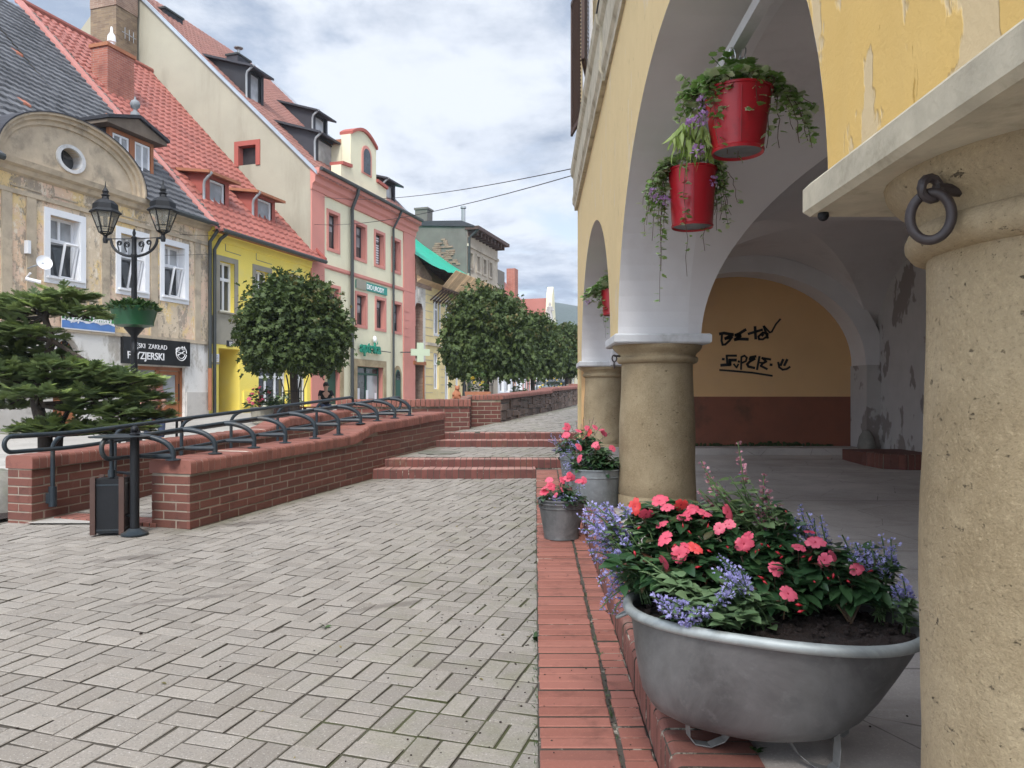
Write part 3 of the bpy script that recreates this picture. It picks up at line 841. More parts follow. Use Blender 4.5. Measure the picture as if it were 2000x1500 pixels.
def back_wall():
    t = thing('brick_wall', 'low red brick wall on the far side of the ramp with the conifer behind it', 'wall', wallpt(-6.43, 9, gz(9)))
    zf = lambda y: .815+.032*(y-6.8)+.12*smooth(10.0, 10.6, y)+.02*smooth(11, 12.2, y)
    y0, y1 = 6.80, 12.3; W = .28
    mb = MB(); mo = MB(); L = (y1-y0)*1.05
    bface(mb, mo, wallpt(-6.43, y0, gz(y0)-.05), WD, WN, L, 1.3, .0305, ztop=lambda u: zf(y0+u/1.05)-.118-(gz(y0+u/1.05)-.05))
    bface(mb, mo, wallpt(-6.43, y0, gz(y0)-.05)-WN*W, WN, -WD, W, .56, 0, flip=1)
    mb.build('brickwork', BRICK, t)
    n = 30
    for i in range(n):
        a, b = y0+.003+(y1-y0-.006)*i/n, y0+.003+(y1-y0-.006)*(i+1)/n
        q = [wallpt(-6.43, a, gz(a)-.2)-WN*.0025, wallpt(-6.43, a, gz(a)-.2)-WN*(W), wallpt(-6.43, a, zf(a)-.114)-WN*W, wallpt(-6.43, a, zf(a)-.114)-WN*.0025]
        r = [wallpt(-6.43, b, gz(b)-.2)-WN*.0025, wallpt(-6.43, b, gz(b)-.2)-WN*(W), wallpt(-6.43, b, zf(b)-.114)-WN*W, wallpt(-6.43, b, zf(b)-.114)-WN*.0025]
        mo.add(q+r, [(0, 1, 2, 3), (4, 7, 6, 5), (0, 3, 7, 4), (1, 5, 6, 2), (3, 2, 6, 7)])
    mo.build('mortar', MORTAR, t)
    cp = MB(); coping_path(cp, -6.43, W, y0-.01, y1, zf).build('coping_joint', MORTARL, t); cp.build('coping', BRICKTOP, t, True, 50)
    return zf
ZF_BACK = back_wall()
def ramp():
    mb = MB(); n = 20
    zr = lambda y: gz(y)+.015+.55*smooth(7.5, 13.5, y)
    for i in range(n):
        a, b = 6.75+5.6*i/n, 6.75+5.6*(i+1)/n
        mb.poly([wallpt(-6.44, a, zr(a)), wallpt(-5.22, a, zr(a)), wallpt(-5.22, b, zr(b)), wallpt(-6.44, b, zr(b))])
    structure('ramp', mb, STREET)
    br = MB()
    rowlock(br, wallpt(-6.40, 6.98, gz(7)+.012), WN, WD, 1.15, rnd_prof(0, .25, -.08, .012, .006), pitch=.077)
    structure('ramp_threshold', br, [BRICKTOP, JOINTS])
    pv = [(1, -.32, 6.42), (-1, .32, -5.23), (.3048, .9524, -(.3048*(-6.4+.32*7.24)+.9524*7.24)), (0, -1, 8.6)]
    pave('ramp_paving', pv, (-5.2, -2.3, 6.8, 8.6), lambda x, y: zr(y)+.010, wave=False)
ramp()
def landing_wall():
    t = thing('brick_wall', 'flat-topped red brick wall closing the top of the ramp behind the handrail ends', 'wall', (-1.6, 12.6, .8))
    mb = MB(); mo = MB(); cp = MB()
    A, B = V((-2.75, 12.05, 0)), V((-.69, 12.52, 0)); u = (B-A).normalized(); n = V((u.y, -u.x, 0)); L = (B-A).length; zt_ = 1.295
    zb_ = .70
    bface(mb, mo, A+V((0, 0, zb_)), u, n, L, zt_-.12-zb_)
    m = V((-u.y, u.x, 0))
    bface(mb, mo, B+V((0, 0, zb_)), m, u, .45, zt_-.12-zb_, flip=1)
    mo.box(A+m*.0025+V((0, 0, .4)), u*(L-.006), m*.44, V((0, 0, zt_-.114-.4)))
    rowlock(cp, A-n*-.012+V((0, 0, zt_)), u, m, L+.012, rnd_prof(-.024, .46, -.118, 0, .015, True))
    # low return that climbs to the bed wall
    C = V((-.74, 13.98, 0)); E = V((-.21, 14.2, 0)); u2 = (E-C).normalized(); n2 = V((u2.y, -u2.x, 0)); L2 = (E-C).length
    zb2 = zt(0, 13.9)-.06; zt2 = 1.365
    bface(mb, mo, C+V((0, 0, zb2)), u2, n2, L2, zt2-.09-zb2)
    mo.box(C-n2*.0025+V((0, 0, .6)), u2*L2, -n2*.25, V((0, 0, zt2-.086-.6)))
    rowlock(cp, C+n2*.012+V((0, 0, zt2)), u2, -n2, L2, rnd_prof(0, .27, -.088, 0, .015, True))
    # side run between both, top sweeping up
    S0, S1 = B+m*.45, C; us = (S1-S0).normalized(); ns = V((us.y, -us.x, 0)); Ls = (S1-S0).length
    bface(mb, mo, S0+V((0, 0, .75)), us, ns, Ls, .55)
    mo.box(S0-ns*.0025+V((0, 0, .5)), us*Ls, -ns*.25, V((0, 0, .78)))
    rowlock(cp, S0+ns*.012+V((0, 0, 1.30)), us, -ns, Ls, rnd_prof(0, .27, -.05, 0, .015, True), zs=.045)
    mb.build('brickwork', BRICKD, t); mo.build('mortar', MORTAR, t); cp.build('coping', [BRICKTOP, MORTAR], t, True, 50)
landing_wall()
def stone_wall():
    t = thing('rubble_wall', 'dark rubble stone wall with rounded brick coping beside the upper terrace', 'wall', (1, 18, 1))
    A, B = V((-.21, 14.2, 0)), V((1.98, 23.2, 0)); u = (B-A).normalized(); n = V((u.y, -u.x, 0)); L = (B-A).length
    f = lambda s: 1.37+.24*s/L+.045*smooth(.52*L, .56*L, s)
    mb = MB(); cp = MB(); s = 0
    core = MB()
    for i in range(24):
        a, b = L*i/24, L*(i+1)/24
        core.box(A+u*a-n*.02+V((0, 0, .5)), u*(b-a), -n*.33, V((0, 0, f(a)-.085-.5)))
    while s < L:
        w_ = random.uniform(.16, .42); z = zt(0, A.y+u.y*s)-.05
        while z < f(s)-.10:
            h = random.uniform(.07, .2); h = min(h, f(s)-.09-z)
            o = A+u*(s+.008)+V((0, 0, z+.006)); d = random.uniform(.02, .055)
            mb.cham(o-n*.03, u*(w_-.016), V((0, 0, h-.012)), n*d, .012); z += h
        s += w_
    mb.build('stonework', STONEW, t, False); core.build('mortar', GRANITE, t)
    s = 0
    while s < L:
        a0, a1 = s+.003, s+.077-.003
        pr = rnd_prof(-.04, .36, -.085, 0, .04, True)
        P0 = [A+u*a0-n*p[0]+V((0, 0, f(a0)+p[1])) for p in pr]; P1 = [A+u*a1-n*p[0]+V((0, 0, f(a1)+p[1])) for p in pr]; k_ = len(pr)
        cp.add(P0+P1, [(i, (i+1) % k_, k_+(i+1) % k_, k_+i) for i in range(k_)]+[tuple(range(k_))[::-1], tuple(range(k_, 2*k_))])
        s += .077
    cp.build('coping', [BRICKTOP, MORTAR], t, True, 50)
    # farther brick wall end
    t2 = thing('brick_wall', 'short far brick wall end just past the rubble stone wall', 'wall', (2.2, 26, 1.3))
    m2 = MB(); mo = MB(); c2 = MB(); o = V((1.85, 25.2, 1.1))
    bface(m2, mo, o, (1, .1, 0), (.1, -1, 0), 1.6, .52); mo.box(o+V((.0, .01, -.2)), (1.6, .16, 0), (-.05, .4, 0), (0, 0, .73))
    rowlock(c2, o+V((0, -.03, .64)), (1, .1, 0), (-.1, 1, 0), 1.6, rnd_prof(0, .45, -.115, 0, .015, True))
    m2.build('brickwork', BRICKD, t2); mo.build('mortar', MORTAR, t2); c2.build('coping', [BRICKTOP, MORTAR], t2)
stone_wall()

# ======================= HANDRAILS =======================
def arc_pts(fn, n=8): return [fn(math.pi/2*i/n) for i in range(n+1)]
def rail_front():
    t = thing('handrail', 'row of dark hooped steel handrails bolted onto the near ramp wall coping', 'handrail', wallpt(-4.95, 8, .9), 'ramp handrails')
    bases = [338, 420, 496, 557, 615, 661, 704, 737, 771, 800]
    cb = -4.985; cr = -5.27
    ztop = lambda y: 1.005+.068*(y-6.5); zlow = lambda y: ztop(y)-.175
    RT = MB(); RL = MB(); y0 = 6.25; y1 = 11.25
    ys = [y0+(y1-y0)*i/24 for i in range(25)]
    top = [wallpt(cr, y, ztop(max(y, 6.6))) for y in ys]; low = [wallpt(cr, y, zlow(max(y, 6.6))) for y in ys]
    RT.tube(top, .021, 10); RL.tube(low, .017, 10)
    # closed loops at both ends
    E = MB(); E.tube([top[0]+(V((0, 0, -1))*(.0875-.0875*math.cos(a))-WD*.0875*math.sin(a)) for a in [math.pi*i/12 for i in range(13)]], .019, 10)
    E.build('end_loop', RAILM, t, True); E = MB(); E.tube([top[-1]+(V((0, 0, -1))*(.0875-.0875*math.cos(a))+WD*.0875*math.sin(a)) for a in [math.pi*i/12 for i in range(13)]], .019, 10)
    RT.build('top_rail', RAILM, t, True); RL.build('lower_rail', RAILM, t, True); E.build('end_loop', RAILM, t, True)
    for px in bases:
        y = F0*(-cb)/(1480-px); zb_ = ZF_FRONT(y); b = wallpt(cb, y, zb_); yr = y-.02
        r = wallpt(cr, yr, ztop(yr)); h = MB(); R_ = (r-b); Rh = V((R_.x, R_.y, 0))
        z_s = max(zb_+.03, r.z-.15); hh = r.z-z_s
        pts = [b, V((b.x, b.y, z_s))]+[V((b.x, b.y, z_s))+Rh*(1-math.cos(a))+V((0, 0, hh*math.sin(a))) for a in [math.pi/2*i/9 for i in range(1, 10)]]
        h.tube(pts, .024, 10)
        l = wallpt(cr, y, zlow(y)); pl = V((b.x, b.y, l.z)) if l.z > zb_+.02 else V((b.x, b.y, zb_+.04))
        h.tube([pl, l], [.026, .017], 8)
        ho = h.build('hoop_post', RAILM, t, True)
        f = MB(); f.lathe([(.062, 0), (.062, .008), (.03, .014)], b, 18); f.build('base_plate', RAILM, ho, True)
rail_front()
def rail_back():
    t = thing('handrail', 'long double steel handrail fixed on the far ramp wall under the conifer', 'handrail', wallpt(-6.4, 8, .9), 'ramp handrails')
    cr = -6.17; cw = -6.415
    ztop = lambda y: 1.005+.066*(max(y, 6.9)-6.76); zlow = lambda y: ztop(y)-.13
    y0, y1 = 6.35, 11.65; ys = [y0+(y1-y0)*i/24 for i in range(25)]
    top = [wallpt(cr, y, ztop(y)) for y in ys]; low = [wallpt(cr, y, zlow(y)) for y in ys]
    a_ = MB(); a_.tube(top, .021, 10); a_.build('top_rail', RAILM, t, True)
    b_ = MB(); b_.tube(low, .018, 10); b_.build('lower_rail', RAILM, t, True)
    for q, s in ((top[0], -1), (top[-1], 1)):
        e = MB()
        e.tube([q+(V((0, 0, -1))*(.065-.065*math.cos(a))+WD*s*.065*math.sin(a)) for a in [math.pi*i/12 for i in range(13)]], .019, 10)
        e.build('end_loop', RAILM, t, True)
    for y in (6.95, 7.62, 8.5, 9.3, 10.2, 11.1):
        h = MB(); zz = zlow(y)
        w0 = wallpt(cw, y, ZF_BACK(y)-.42)+WN*.045
        up = wallpt(cw, y, zz-.02)+WN*.045
        r = wallpt(cr, y, ztop(y)); Rh = V((r.x-up.x, r.y-up.y, 0))
        h.tube([w0, up], .019, 10)
        h.tube([up]+[up+Rh*(1-math.cos(a))+V((0, 0, (ztop(y)-up.z)*math.sin(a))) for a in [math.pi/2*i/8 for i in range(1, 9)]], .02, 10)
        h.tube([up, wallpt(cr, y, zz)], .017, 8)
        ho = h.build('hoop_post', RAILM, t, True)
        c = MB(); c.tube([w0-V((0, 0, .05)), w0+V((0, 0, .13))], .034, 10); c.box(w0-WN*.05-WD*.03+V((0, 0, -.02)), WN*.05, WD*.06, V((0, 0, .09)))
        c.build('wall_clamp', RAILM, ho, True)
rail_back()

# ======================= LITTER BIN =======================
def bin_():
    b = V((-3.11, 6.33, gz(6.33)+.005))
    t = thing('litter_bin', 'dark litter bin with wooden corner battens under a round lid on a post', 'litter bin', b)
    pole = MB(); pole.tube([b, b+V((0, 0, .82))], .036, 14); pole.ball(b+V((0, 0, .865)), .032, 10); pole.lathe([(.04, .81), (.042, .83), (.02, .845)], b, 14)
    pole.build('post', IRON, t, True)
    bs = MB(); bs.lathe([(.105, 0), (.105, .012), (.07, .03), (.045, .05)], b, 22); bs.build('base', RAILM, t, True)
    ld = MB(); c = b+V((-.135, .02, .80)); ld.lathe([(.235, 0), (.24, .008), (.12, .022), (.01, .03)], c, 40, sy=.85); ld.build('lid', RAILM, t, True, 60)
    bx = MB(); o = b+V((-.31, -.06, .005)); X, Y = V((.215, .04, 0)), V((-.05, .23, 0))
    bx.box(o+V((0, 0, .01)), X, Y, V((0, 0, .44))); 
    bd = bx.build('bin_body', IRON, t)
    for i, q in enumerate((o, o+X, o+Y, o+X+Y)):
        s = MB(); s.box(q-X*.09-Y*.09, X*.18, Y*.18, V((0, 0, .47))); s.build('corner_batten', WOODD, bd)
    hg = MB()
    for z in (.03, .40): hg.box(o-X*.02-Y*.02+V((0, 0, z)), X*1.04, Y*1.04, V((0, 0, .012)))
    hg.build('hoop_band', RAILM, bd)
    rd = MB(); q = o+X*.5+Y*.5; rd.tube([q+V((0, 0, .44)), q+V((0, 0, .815))], .018, 10); rd.lathe([(.03, .46), (.03, .52)], q, 12); rd.build('hanger_rod', RAILM, t, True)
    br = MB(); br.tube([b+V((0, 0, .5)), q+V((.05, 0, .5))], .012, 8); br.build('bracket', IRON, t); br = MB(); br.tube([b+V((0, 0, .15)), q+V((.05, 0, .15))], .012, 8); br.build('bracket', IRON, t)
bin_()
# ======================= ARCADED BUILDING =======================
A_O = .65; I_O = 1.3; W_O = 4.7          # outer face, inner pier face, inner wall
SP = 1.83                                # arch springing height (top of impost slabs)
PIERS = [(-3.6, -2.98), (.90, 1.70), (6.02, 6.63), (10.72, 11.36)]
ARCHES = [(-2.98, .90), (1.70, 6.02), (6.63, 10.72)]
ARISE = 1.49
def arch_z(y):
    for a, b in ARCHES:
        if a < y < b:
            v = (y-(a+b)/2)/((b-a)/2); return SP-.06+ARISE*(1-abs(v)**2.05)**.5
    return None
def arcade():
    t = thing('arcaded_building', 'yellow stuccoed corner house standing on round-arched stone arcade columns', 'building', FB(.9, 4, .3))
    # ---- outer face
    mb = MB(); so = MB(); TOP = 9.5; Y0, Y1 = -3.6, 11.72
    ys = sorted(set([round(Y0+(Y1-Y0)*i/60, 3) for i in range(61)]+[q for a, b in ARCHES for q in [a+(b-a)*(.5-.5*math.cos(math.pi*i/48)) for i in range(49)]]+[q for p in PIERS for q in p]))
    def bot(y, side):
        z = arch_z(y+side*1e-4)
        return z if z is not None else SP
    for a, b in zip(ys[:-1], ys[1:]):
        if b-a < 1e-5: continue
        za, zb = bot(a, 1), bot(b, -1)
        mb.poly([FB(A_O, a, za), FB(A_O, b, zb), FB(A_O, b, TOP), FB(A_O, a, TOP)])
        if arch_z((a+b)/2) is None:
            pass
    mb.poly([FB(A_O, Y1, SP-1.2), FB(7, Y1, SP-1.2), FB(7, Y1, TOP), FB(A_O, Y1, TOP)])
    mb.poly([FB(A_O, Y0, SP), FB(7, Y0, SP), FB(7, Y0, TOP), FB(A_O, Y0, TOP)])
    mb.build('facade_wall', STUCCO, t)
    # ---- soffits: barrel inward until it meets the long vault
    sf = MB(); N = 40
    for a, b in ARCHES:
        for i in range(N):
            y0, y1 = a+(b-a)*(.5-.5*math.cos(math.pi*i/N)), a+(b-a)*(.5-.5*math.cos(math.pi*(i+1)/N))
            y0c, y1c = min(max(y0, a+1e-4), b-1e-4), min(max(y1, a+1e-4), b-1e-4)
            sf.poly([FB(A_O, y0, arch_z(y0c)), FB(1.2, y0, arch_z(y0c)), FB(1.2, y1, arch_z(y1c)), FB(A_O, y1, arch_z(y1c))])
    for a, b in PIERS:   # pier undersides are the slabs; pier inner faces
        sf.poly([FB(1.2, a, SP), FB(1.2, b, SP), FB(1.2, b, SP+.35), FB(1.2, a, SP+.35)])
    sf.build('arch_soffit', SOFFIT, t, True, 60)
    vt = MB()
    def web(y0, y1, o0a, o1a, o0b, o1b, za, zb):   # strip between two lines of constant height
        vt.poly([FB(o0a, y0, za), FB(o1a, y0, za), FB(o1b, y1, zb), FB(o0b, y1, zb)])
    NV = 34
    for a, b in ARCHES:
        cy, h = (a+b)/2, (b-a)/2
        vs = [math.sin(math.pi/2*i/NV) for i in range(NV+1)]
        for v0, v1 in zip(vs[:-1], vs[1:]):
            z0, z1 = [SP-.06+ARISE*max(0, 1-q**2.05)**.5 for q in (v0, v1)]
            for sg in (-1, 1):
                web(cy+sg*h*v0, cy+sg*h*v1, 1.2, 3-1.7*v0, 1.2, 3-1.7*v1, z0, z1)
                web(cy+sg*h*v0, cy+sg*h*v1, 3+1.7*v0, W_O, 3+1.7*v1, W_O, z0, z1)
                for so_ in (-1, 1):
                    o0, o1 = 3+so_*1.7*v0, 3+so_*1.7*v1
                    vt.poly([FB(o0, cy+sg*h*v0, z0), FB(o0, cy+sg*h, z0), FB(o1, cy+sg*h, z1), FB(o1, cy+sg*h*v1, z1)])
    for a, b in PIERS[:3]+[(10.72, 10.96)]:
        for i in range(-NV, NV):
            u0, u1 = math.sin(math.pi/2*i/NV), math.sin(math.pi/2*(i+1)/NV)
            z0, z1 = [SP-.06+ARISE*max(0, 1-abs(q)**2.05)**.5 for q in (u0, u1)]
            vt.poly([FB(3+1.7*u0, a, z0), FB(3+1.7*u1, a, z1), FB(3+1.7*u1, b, z1), FB(3+1.7*u0, b, z0)])
    vt.build('vault', VAULT, t, True, 24)
    # upper floor slab hides the sky above the vault
    sl = MB(); sl.box(FB(A_O+.02, -3.6, 3.9), FB(7, -3.6, 0)-FB(A_O, -3.6, 0), V((.46, 15.3, 0)), V((0, 0, .2))); sl.build('floor_slab', VAULT, t)
    # ---- inner wall
    iw = MB(); iw.poly([FB(W_O-.01, -3.6, .1), FB(W_O-.01, 11, .1), FB(W_O-.01, 11, 3.9), FB(W_O-.01, -3.6, 3.9)]); 
    iw.box(FB(4.5, 10.42, .3), V((.5, 0, 0)), V((0, .5, 0)), V((0, 0, SP-.06-.3)))
    iw.build('inner_wall', PATCH, t)
    # plinth boulder at the pilaster foot
    bl = MB(); c = FB(4.49, 10.40, zarc(10.4)); bl.lathe([(.13, 0), (.14, .12), (.115, .24), (.05, .33), (.01, .34)], c, 12, sx=.8); bl.build('corner_stone', GRANITE, t, True)
    # ---- transverse arch ring and end wall
    rg = MB(); yr = 10.45; n = 40
    def ell(a, hs, rise, cx): return (cx+hs*math.cos(a), SP-.06+rise*abs(math.sin(a))**.98)
    In = [ell(math.pi*i/n, 1.62, 1.27, 2.88) for i in range(n+1)]; Out = [ell(math.pi*i/n, 1.86, 1.50, 2.90) for i in range(n+1)]
    for i in range(n):
        a, b, c, d = In[i], In[i+1], Out[i+1], Out[i]
        rg.poly([FB(a[0], yr, a[1]), FB(b[0], yr, b[1]), FB(c[0], yr, c[1]), FB(d[0], yr, d[1])])
        rg.poly([FB(a[0], yr, a[1]), FB(b[0], yr, b[1]), FB(b[0], yr+.5, b[1]), FB(a[0], yr+.5, a[1])])
        rg.poly([FB(d[0], yr, d[1]), FB(c[0], yr, c[1]), FB(c[0], yr+.4, c[1]), FB(d[0], yr+.4, d[1])])
    rg.build('transverse_arch', SOFFIT, t, True, 40)
    ew = MB(); ye = 10.92; ew.poly([FB(.66, ye, .2), FB(4.9, ye, .2), FB(4.9, ye, 3.8), FB(.66, ye, 3.8)]); ewo = ew.build('end_wall', ENDW, t)
    dd = MB(); dd.box(FB(.7, ye-.004, .3), V((4.1, 0, 0)), V((0, .004, 0)), V((0, 0, CAMZ-.012-.3))); dd.build('dado', DADO, t)
    ms = MB(); random.seed(3)
    for i in range(160):
        x = random.uniform(1.3, 4.3); ms.ball(FB(x, ye-.01, zarc(10.5)+.085+random.uniform(0, .05)*abs(math.sin(x*2.3))), random.uniform(.012, .03), 5)
    ms.build('moss_line', MOSSM, t)
    # ---- spray paint
    G = MB()
    def stroke(pts, w=.018):
        q = []
        for (x, y) in pts:
            px, py = 1350+x*250/1875, 580+y*200/1500
            p = P(px, py, ye-.006); q.append(V((p.x, p.y, p.z)))
        for a, b in zip(q[:-1], q[1:]):
            d = (b-a); 
            if d.length < 1e-5: continue
            d.normalize(); nn = V((d.z, 0, -d.x))*w; e = d*w*.6
            G.poly([a-nn-e, b-nn+e, b+nn+e, a+nn-e])
    W1 = .021
    stroke([(420, 540), (480, 530), (610, 550)], W1); stroke([(450, 545), (445, 640), (460, 700), (500, 695), (560, 640), (600, 585)], .016)
    stroke([(610, 550), (500, 610), (590, 590), (520, 600)], W1)
    stroke([(795, 480), (700, 540), (650, 560), (720, 570), (640, 625), (700, 615), (830, 620)], W1)
    stroke([(840, 540), (1040, 480)], .018); stroke([(935, 440), (945, 610)], .02)
    stroke([(1050, 520), (985, 580), (995, 620), (1050, 620), (1110, 580), (1120, 540), (1050, 520)], .015); stroke([(1035, 548), (1050, 560)], .022)
    stroke([(1065, 430), (1120, 600)], .018); stroke([(1070, 430), (1150, 520), (1180, 510), (1240, 400), (1305, 325)], .013)
    g = G.build('graffiti', SPRAY, ewo); g['label'] = 'black spray-painted upper tag ending in a long tick'; G = MB()
    stroke([(440, 1000), (570, 990), (565, 925), (655, 925)], .021); stroke([(530, 985), (520, 860), (660, 860)], .016); stroke([(460, 910), (480, 912)], .017)
    stroke([(625, 985), (665, 1035), (690, 985)], .013); stroke([(690, 945), (705, 948)], .016)
    stroke([(730, 1060), (735, 880), (780, 860), (815, 890), (800, 940), (745, 965)], .014)
    stroke([(945, 870), (870, 885), (860, 915), (930, 905), (860, 945), (820, 985), (840, 1020), (925, 1040)], .018)
    stroke([(1000, 875), (965, 1060)], .016); stroke([(1160, 915), (1040, 895), (1100, 945), (1050, 970), (1020, 1010), (1110, 1055)], .016); stroke([(985, 960), (1070, 968)], .012)
    stroke([(1160, 992), (1180, 994)], .018)
    stroke([(1345, 920), (1310, 1000)], .018); stroke([(1405, 920), (1365, 1000)], .018)
    stroke([(1275, 960), (1290, 1030), (1340, 1065), (1400, 1055), (1445, 1025)], .015)
    stroke([(420, 1070), (620, 1085), (900, 1110), (1185, 1155)], .014)
    g = G.build('graffiti', SPRAY, ewo); g['label'] = 'black spray-painted underlined tag with a smiley'
    # ---- string course
    st = MB()
    prof = [(0, 4.18), (-.025, 4.18), (-.03, 4.24), (-.055, 4.28), (-.06, 4.36), (-.045, 4.37), (-.045, 4.66), (-.075, 4.70), (-.09, 4.78), (0, 4.80)]
    for a, b, d in ((-3.6, 6.9, .0), (6.9, 11.75, -.022)):
        st.prism([FB(A_O+p[0]+(d if p[0] else 0), a, p[1]) for p in prof], FB(0, b, 0)-FB(0, a, 0))
    st.build('string_course', SLABP, t)
    fl = MB(); fl.box(FB(A_O-.10, -3.6, 4.803), FB(.1, 0, 0)-FB(0, 0, 0), V((.46, 15.35, 0)), V((0, 0, .02))); fl.build('sill_flashing', DKFRAME, t)
    # ---- upper windows with open louvred shutters
    for y0, y1 in ((4.2, 5.3), (8.75, 9.85)):
        wm = MB()
        for q in ((y0-.1, y0), (y1, y1+.1)): wm.box(FB(A_O-.03, q[0], 4.9), V((.05, 0, 0)), V((0, .1, 0)), V((0, 0, 1.9)))
        wm.box(FB(A_O-.03, y0-.1, 6.7), V((.05, 0, 0)), V((.03, y1-y0+.2, 0)), V((0, 0, .1))); wm.box(FB(A_O-.06, y0-.14, 4.85), V((.08, 0, 0)), V((.03, y1-y0+.28, 0)), V((0, 0, .06)))
        wo = wm.build('window', WHITE, t)
        gl = MB(); gl.poly([FB(A_O-.006, y0, 4.9), FB(A_O-.006, y1, 4.9), FB(A_O-.006, y1, 6.7), FB(A_O-.006, y0, 6.7)]); gl.build('pane', GLASS, wo)
        for s, ya in ((-1, y0-.12), (1, y1+.12)):
            sh = MB(); yb = ya+s*.52; o0, o1 = A_O-.05, A_O-.13
            for zz in np.arange(4.95, 6.65, .05):
                sh.box(FB(o0, ya, zz), FB(o1, yb, 0)-FB(o0, ya, 0), V((-.022, 0, .03)), V((-.004, 0, .012)))
            sh.box(FB(o0-.005, ya, 4.9), FB(o1-.005, yb, 0)-FB(o0-.005, ya, 0), V((-.03, 0, 0)), V((0, 0, .06)))
            sh.box(FB(o0-.005, ya, 6.65), FB(o1-.005, yb, 0)-FB(o0-.005, ya, 0), V((-.03, 0, 0)), V((0, 0, .06)))
            sh.box(FB(o1-.03, yb-.03, 4.9), V((.03, 0, 0)), V((0, .06, 0)), V((0, 0, 1.8)))
            sh.build('shutter', WOODD, t)
    # ---- columns
    def column(y, o, mat_s, r0=.315, r1=.288, ring=False, r2=None):
        c = FB(o, y, 0); zf = zarc(y)
        sh = MB(); zs = SP-.075-.135
        H = zs-zf
        prof = [(r0*1.0, -.05), (r0*1.0, H*.0+.105), (r0*.985, .11), (r0*.985, .118)]
        for i in range(14):
            f = i/13; prof.append((r0+(r1-r0)*f-.004*math.sin(f*9), .125+(H-.125)*f))
        N_ = 44
        sh.lathe(prof, c+V((0, 0, zf)), N_)
        for i in range(len(sh.v)):
            x, y_, z = sh.v[i]; nzv = .0025*mnoise.noise(V((x*4, y_*4, z*3)))+.002*mnoise.noise(V((x*11, y_*11, z*9)))
            d = V((x-c.x, y_-c.y, 0)); 
            if d.length > .01: d = d.normalized()*nzv; sh.v[i] = (x+d.x, y_+d.y, z)
        co = sh.build('column', SAND, t, True, 50)
        cp = MB()
        q = r1
        pr = [(q+.002, zs-.012), (q+.024, zs-.004), (q+.036, zs+.012), (q+.038, zs+.026), (q+.031, zs+.042), (q+.018, zs+.048), (q+.018, zs+.060), (q+.028, zs+.075), (q+.052, zs+.094), (q+.068, zs+.116), (q+.070, zs+.135)]
        cp.lathe(pr, c, N_); 
        for i in range(len(cp.v)):
            x, y_, z = cp.v[i]; nzv = .006*mnoise.noise(V((x*7, y_*7, z*9+4)))
            d = V((x-c.x, y_-c.y, 0)).normalized()*nzv; cp.v[i] = (x+d.x, y_+d.y, z)
        cp.build('capital', SAND, co, True, 60)
        return co, c
    def slab(co, ya, yb, m):
        sb = MB(); ch = .012; z0, z1 = SP-.075, SP
        o0, o1 = A_O-.04, 1.36
        for (d, za, zb) in ((ch, z0, z0+ch), (0, z0+ch, z1-ch), (ch, z1-ch, z1)):
            pass
        lo = [FB(o0+ch, ya+ch, z0), FB(o1-ch, ya+ch, z0), FB(o1-ch, yb-ch, z0), FB(o0+ch, yb-ch, z0)]
        m1 = [FB(o0, ya, z0+ch), FB(o1, ya, z0+ch), FB(o1, yb, z0+ch), FB(o0, yb, z0+ch)]
        m2 = [V((p.x, p.y, z1-ch)) for p in m1]; hi = [V((p.x, p.y, z1)) for p in lo]
        vs = lo+m1+m2+hi; fs = [(0, 3, 2, 1), (12, 13, 14, 15)]
        for L_ in range(3):
            for i in range(4):
                j = (i+1) % 4; fs.append((L_*4+i, L_*4+j, L_*4+4+j, L_*4+4+i))
        sb.add(vs, fs); sb.build('impost_slab', m, co)
    c1, p1 = column(1.375, 1.028, SAND, .305, .292); slab(c1, .85, 1.75, SLABP)
    c2, p2 = column(6.27, .995, SAND); slab(c2, 5.90, 6.67, SLABW)
    c3, p3 = column(10.98, .99, SAND); slab(c3, 10.62, 11.42, SLABW)
    c0, p0 = column(-3.3, 1.0, SAND); slab(c0, -3.66, -2.94, SLABP)
    # iron ring and eye on the near column
    rr = MB(); d = V((-.985, -.21, 0)).normalized(); e = p1+d*.325+V((0, 0, 1.70))
    hold = MB(); hold.tube([e-d*.04, e+d*.035], .011, 8)
    ey = e+d*.045; hold.tube([ey+V((0, .0, 0))+(d*.018*math.cos(a)+V((0, 0, 1))*.018*math.sin(a)) for a in [2*math.pi*i/12 for i in range(12)]], .008, 8, True)
    ho = hold.build('ring_staple', RUSTI, c1, True)
    s = V((d.y, -d.x, 0)); ax = V((-.86, .51, 0)); cc = ey+V((0, 0, -.047))
    rr.tube([cc+(ax*.031*math.cos(a)+V((0, 0, 1))*.040*math.sin(a)) for a in [2*math.pi*i/36 for i in range(36)]], .0085, 10, True)
    rr.build('iron_ring', RUSTI, c1, True)
    kn = MB(); q = P(1608, 421, 1.70); kn.ball(q, .0125, 10); kn.tube([q, q+V((0, 0, .01))], .009, 8); kn.build('slab_stud', IRON, c1, True)
    s2 = MB(); q = P(1200, 700, 6.05); s2.tube([q+(V((1, 0, 0))*.018*math.cos(a)+V((0, 0, 1))*.026*math.sin(a)) for a in [2*math.pi*i/14 for i in range(14)]], .006, 6, True)
    s2.tube([q+V((0, 0, -.05))+(V((0, 1, 0))*.014*math.cos(a)+V((0, 0, 1))*.026*math.sin(a)) for a in [2*math.pi*i/14 for i in range(14)]], .006, 6, True); s2.tube([q+V((.05, .05, .02)), q+V((0, 0, .02))], .008, 6)
    s2.build('iron_ring', RUSTI, c2, True)
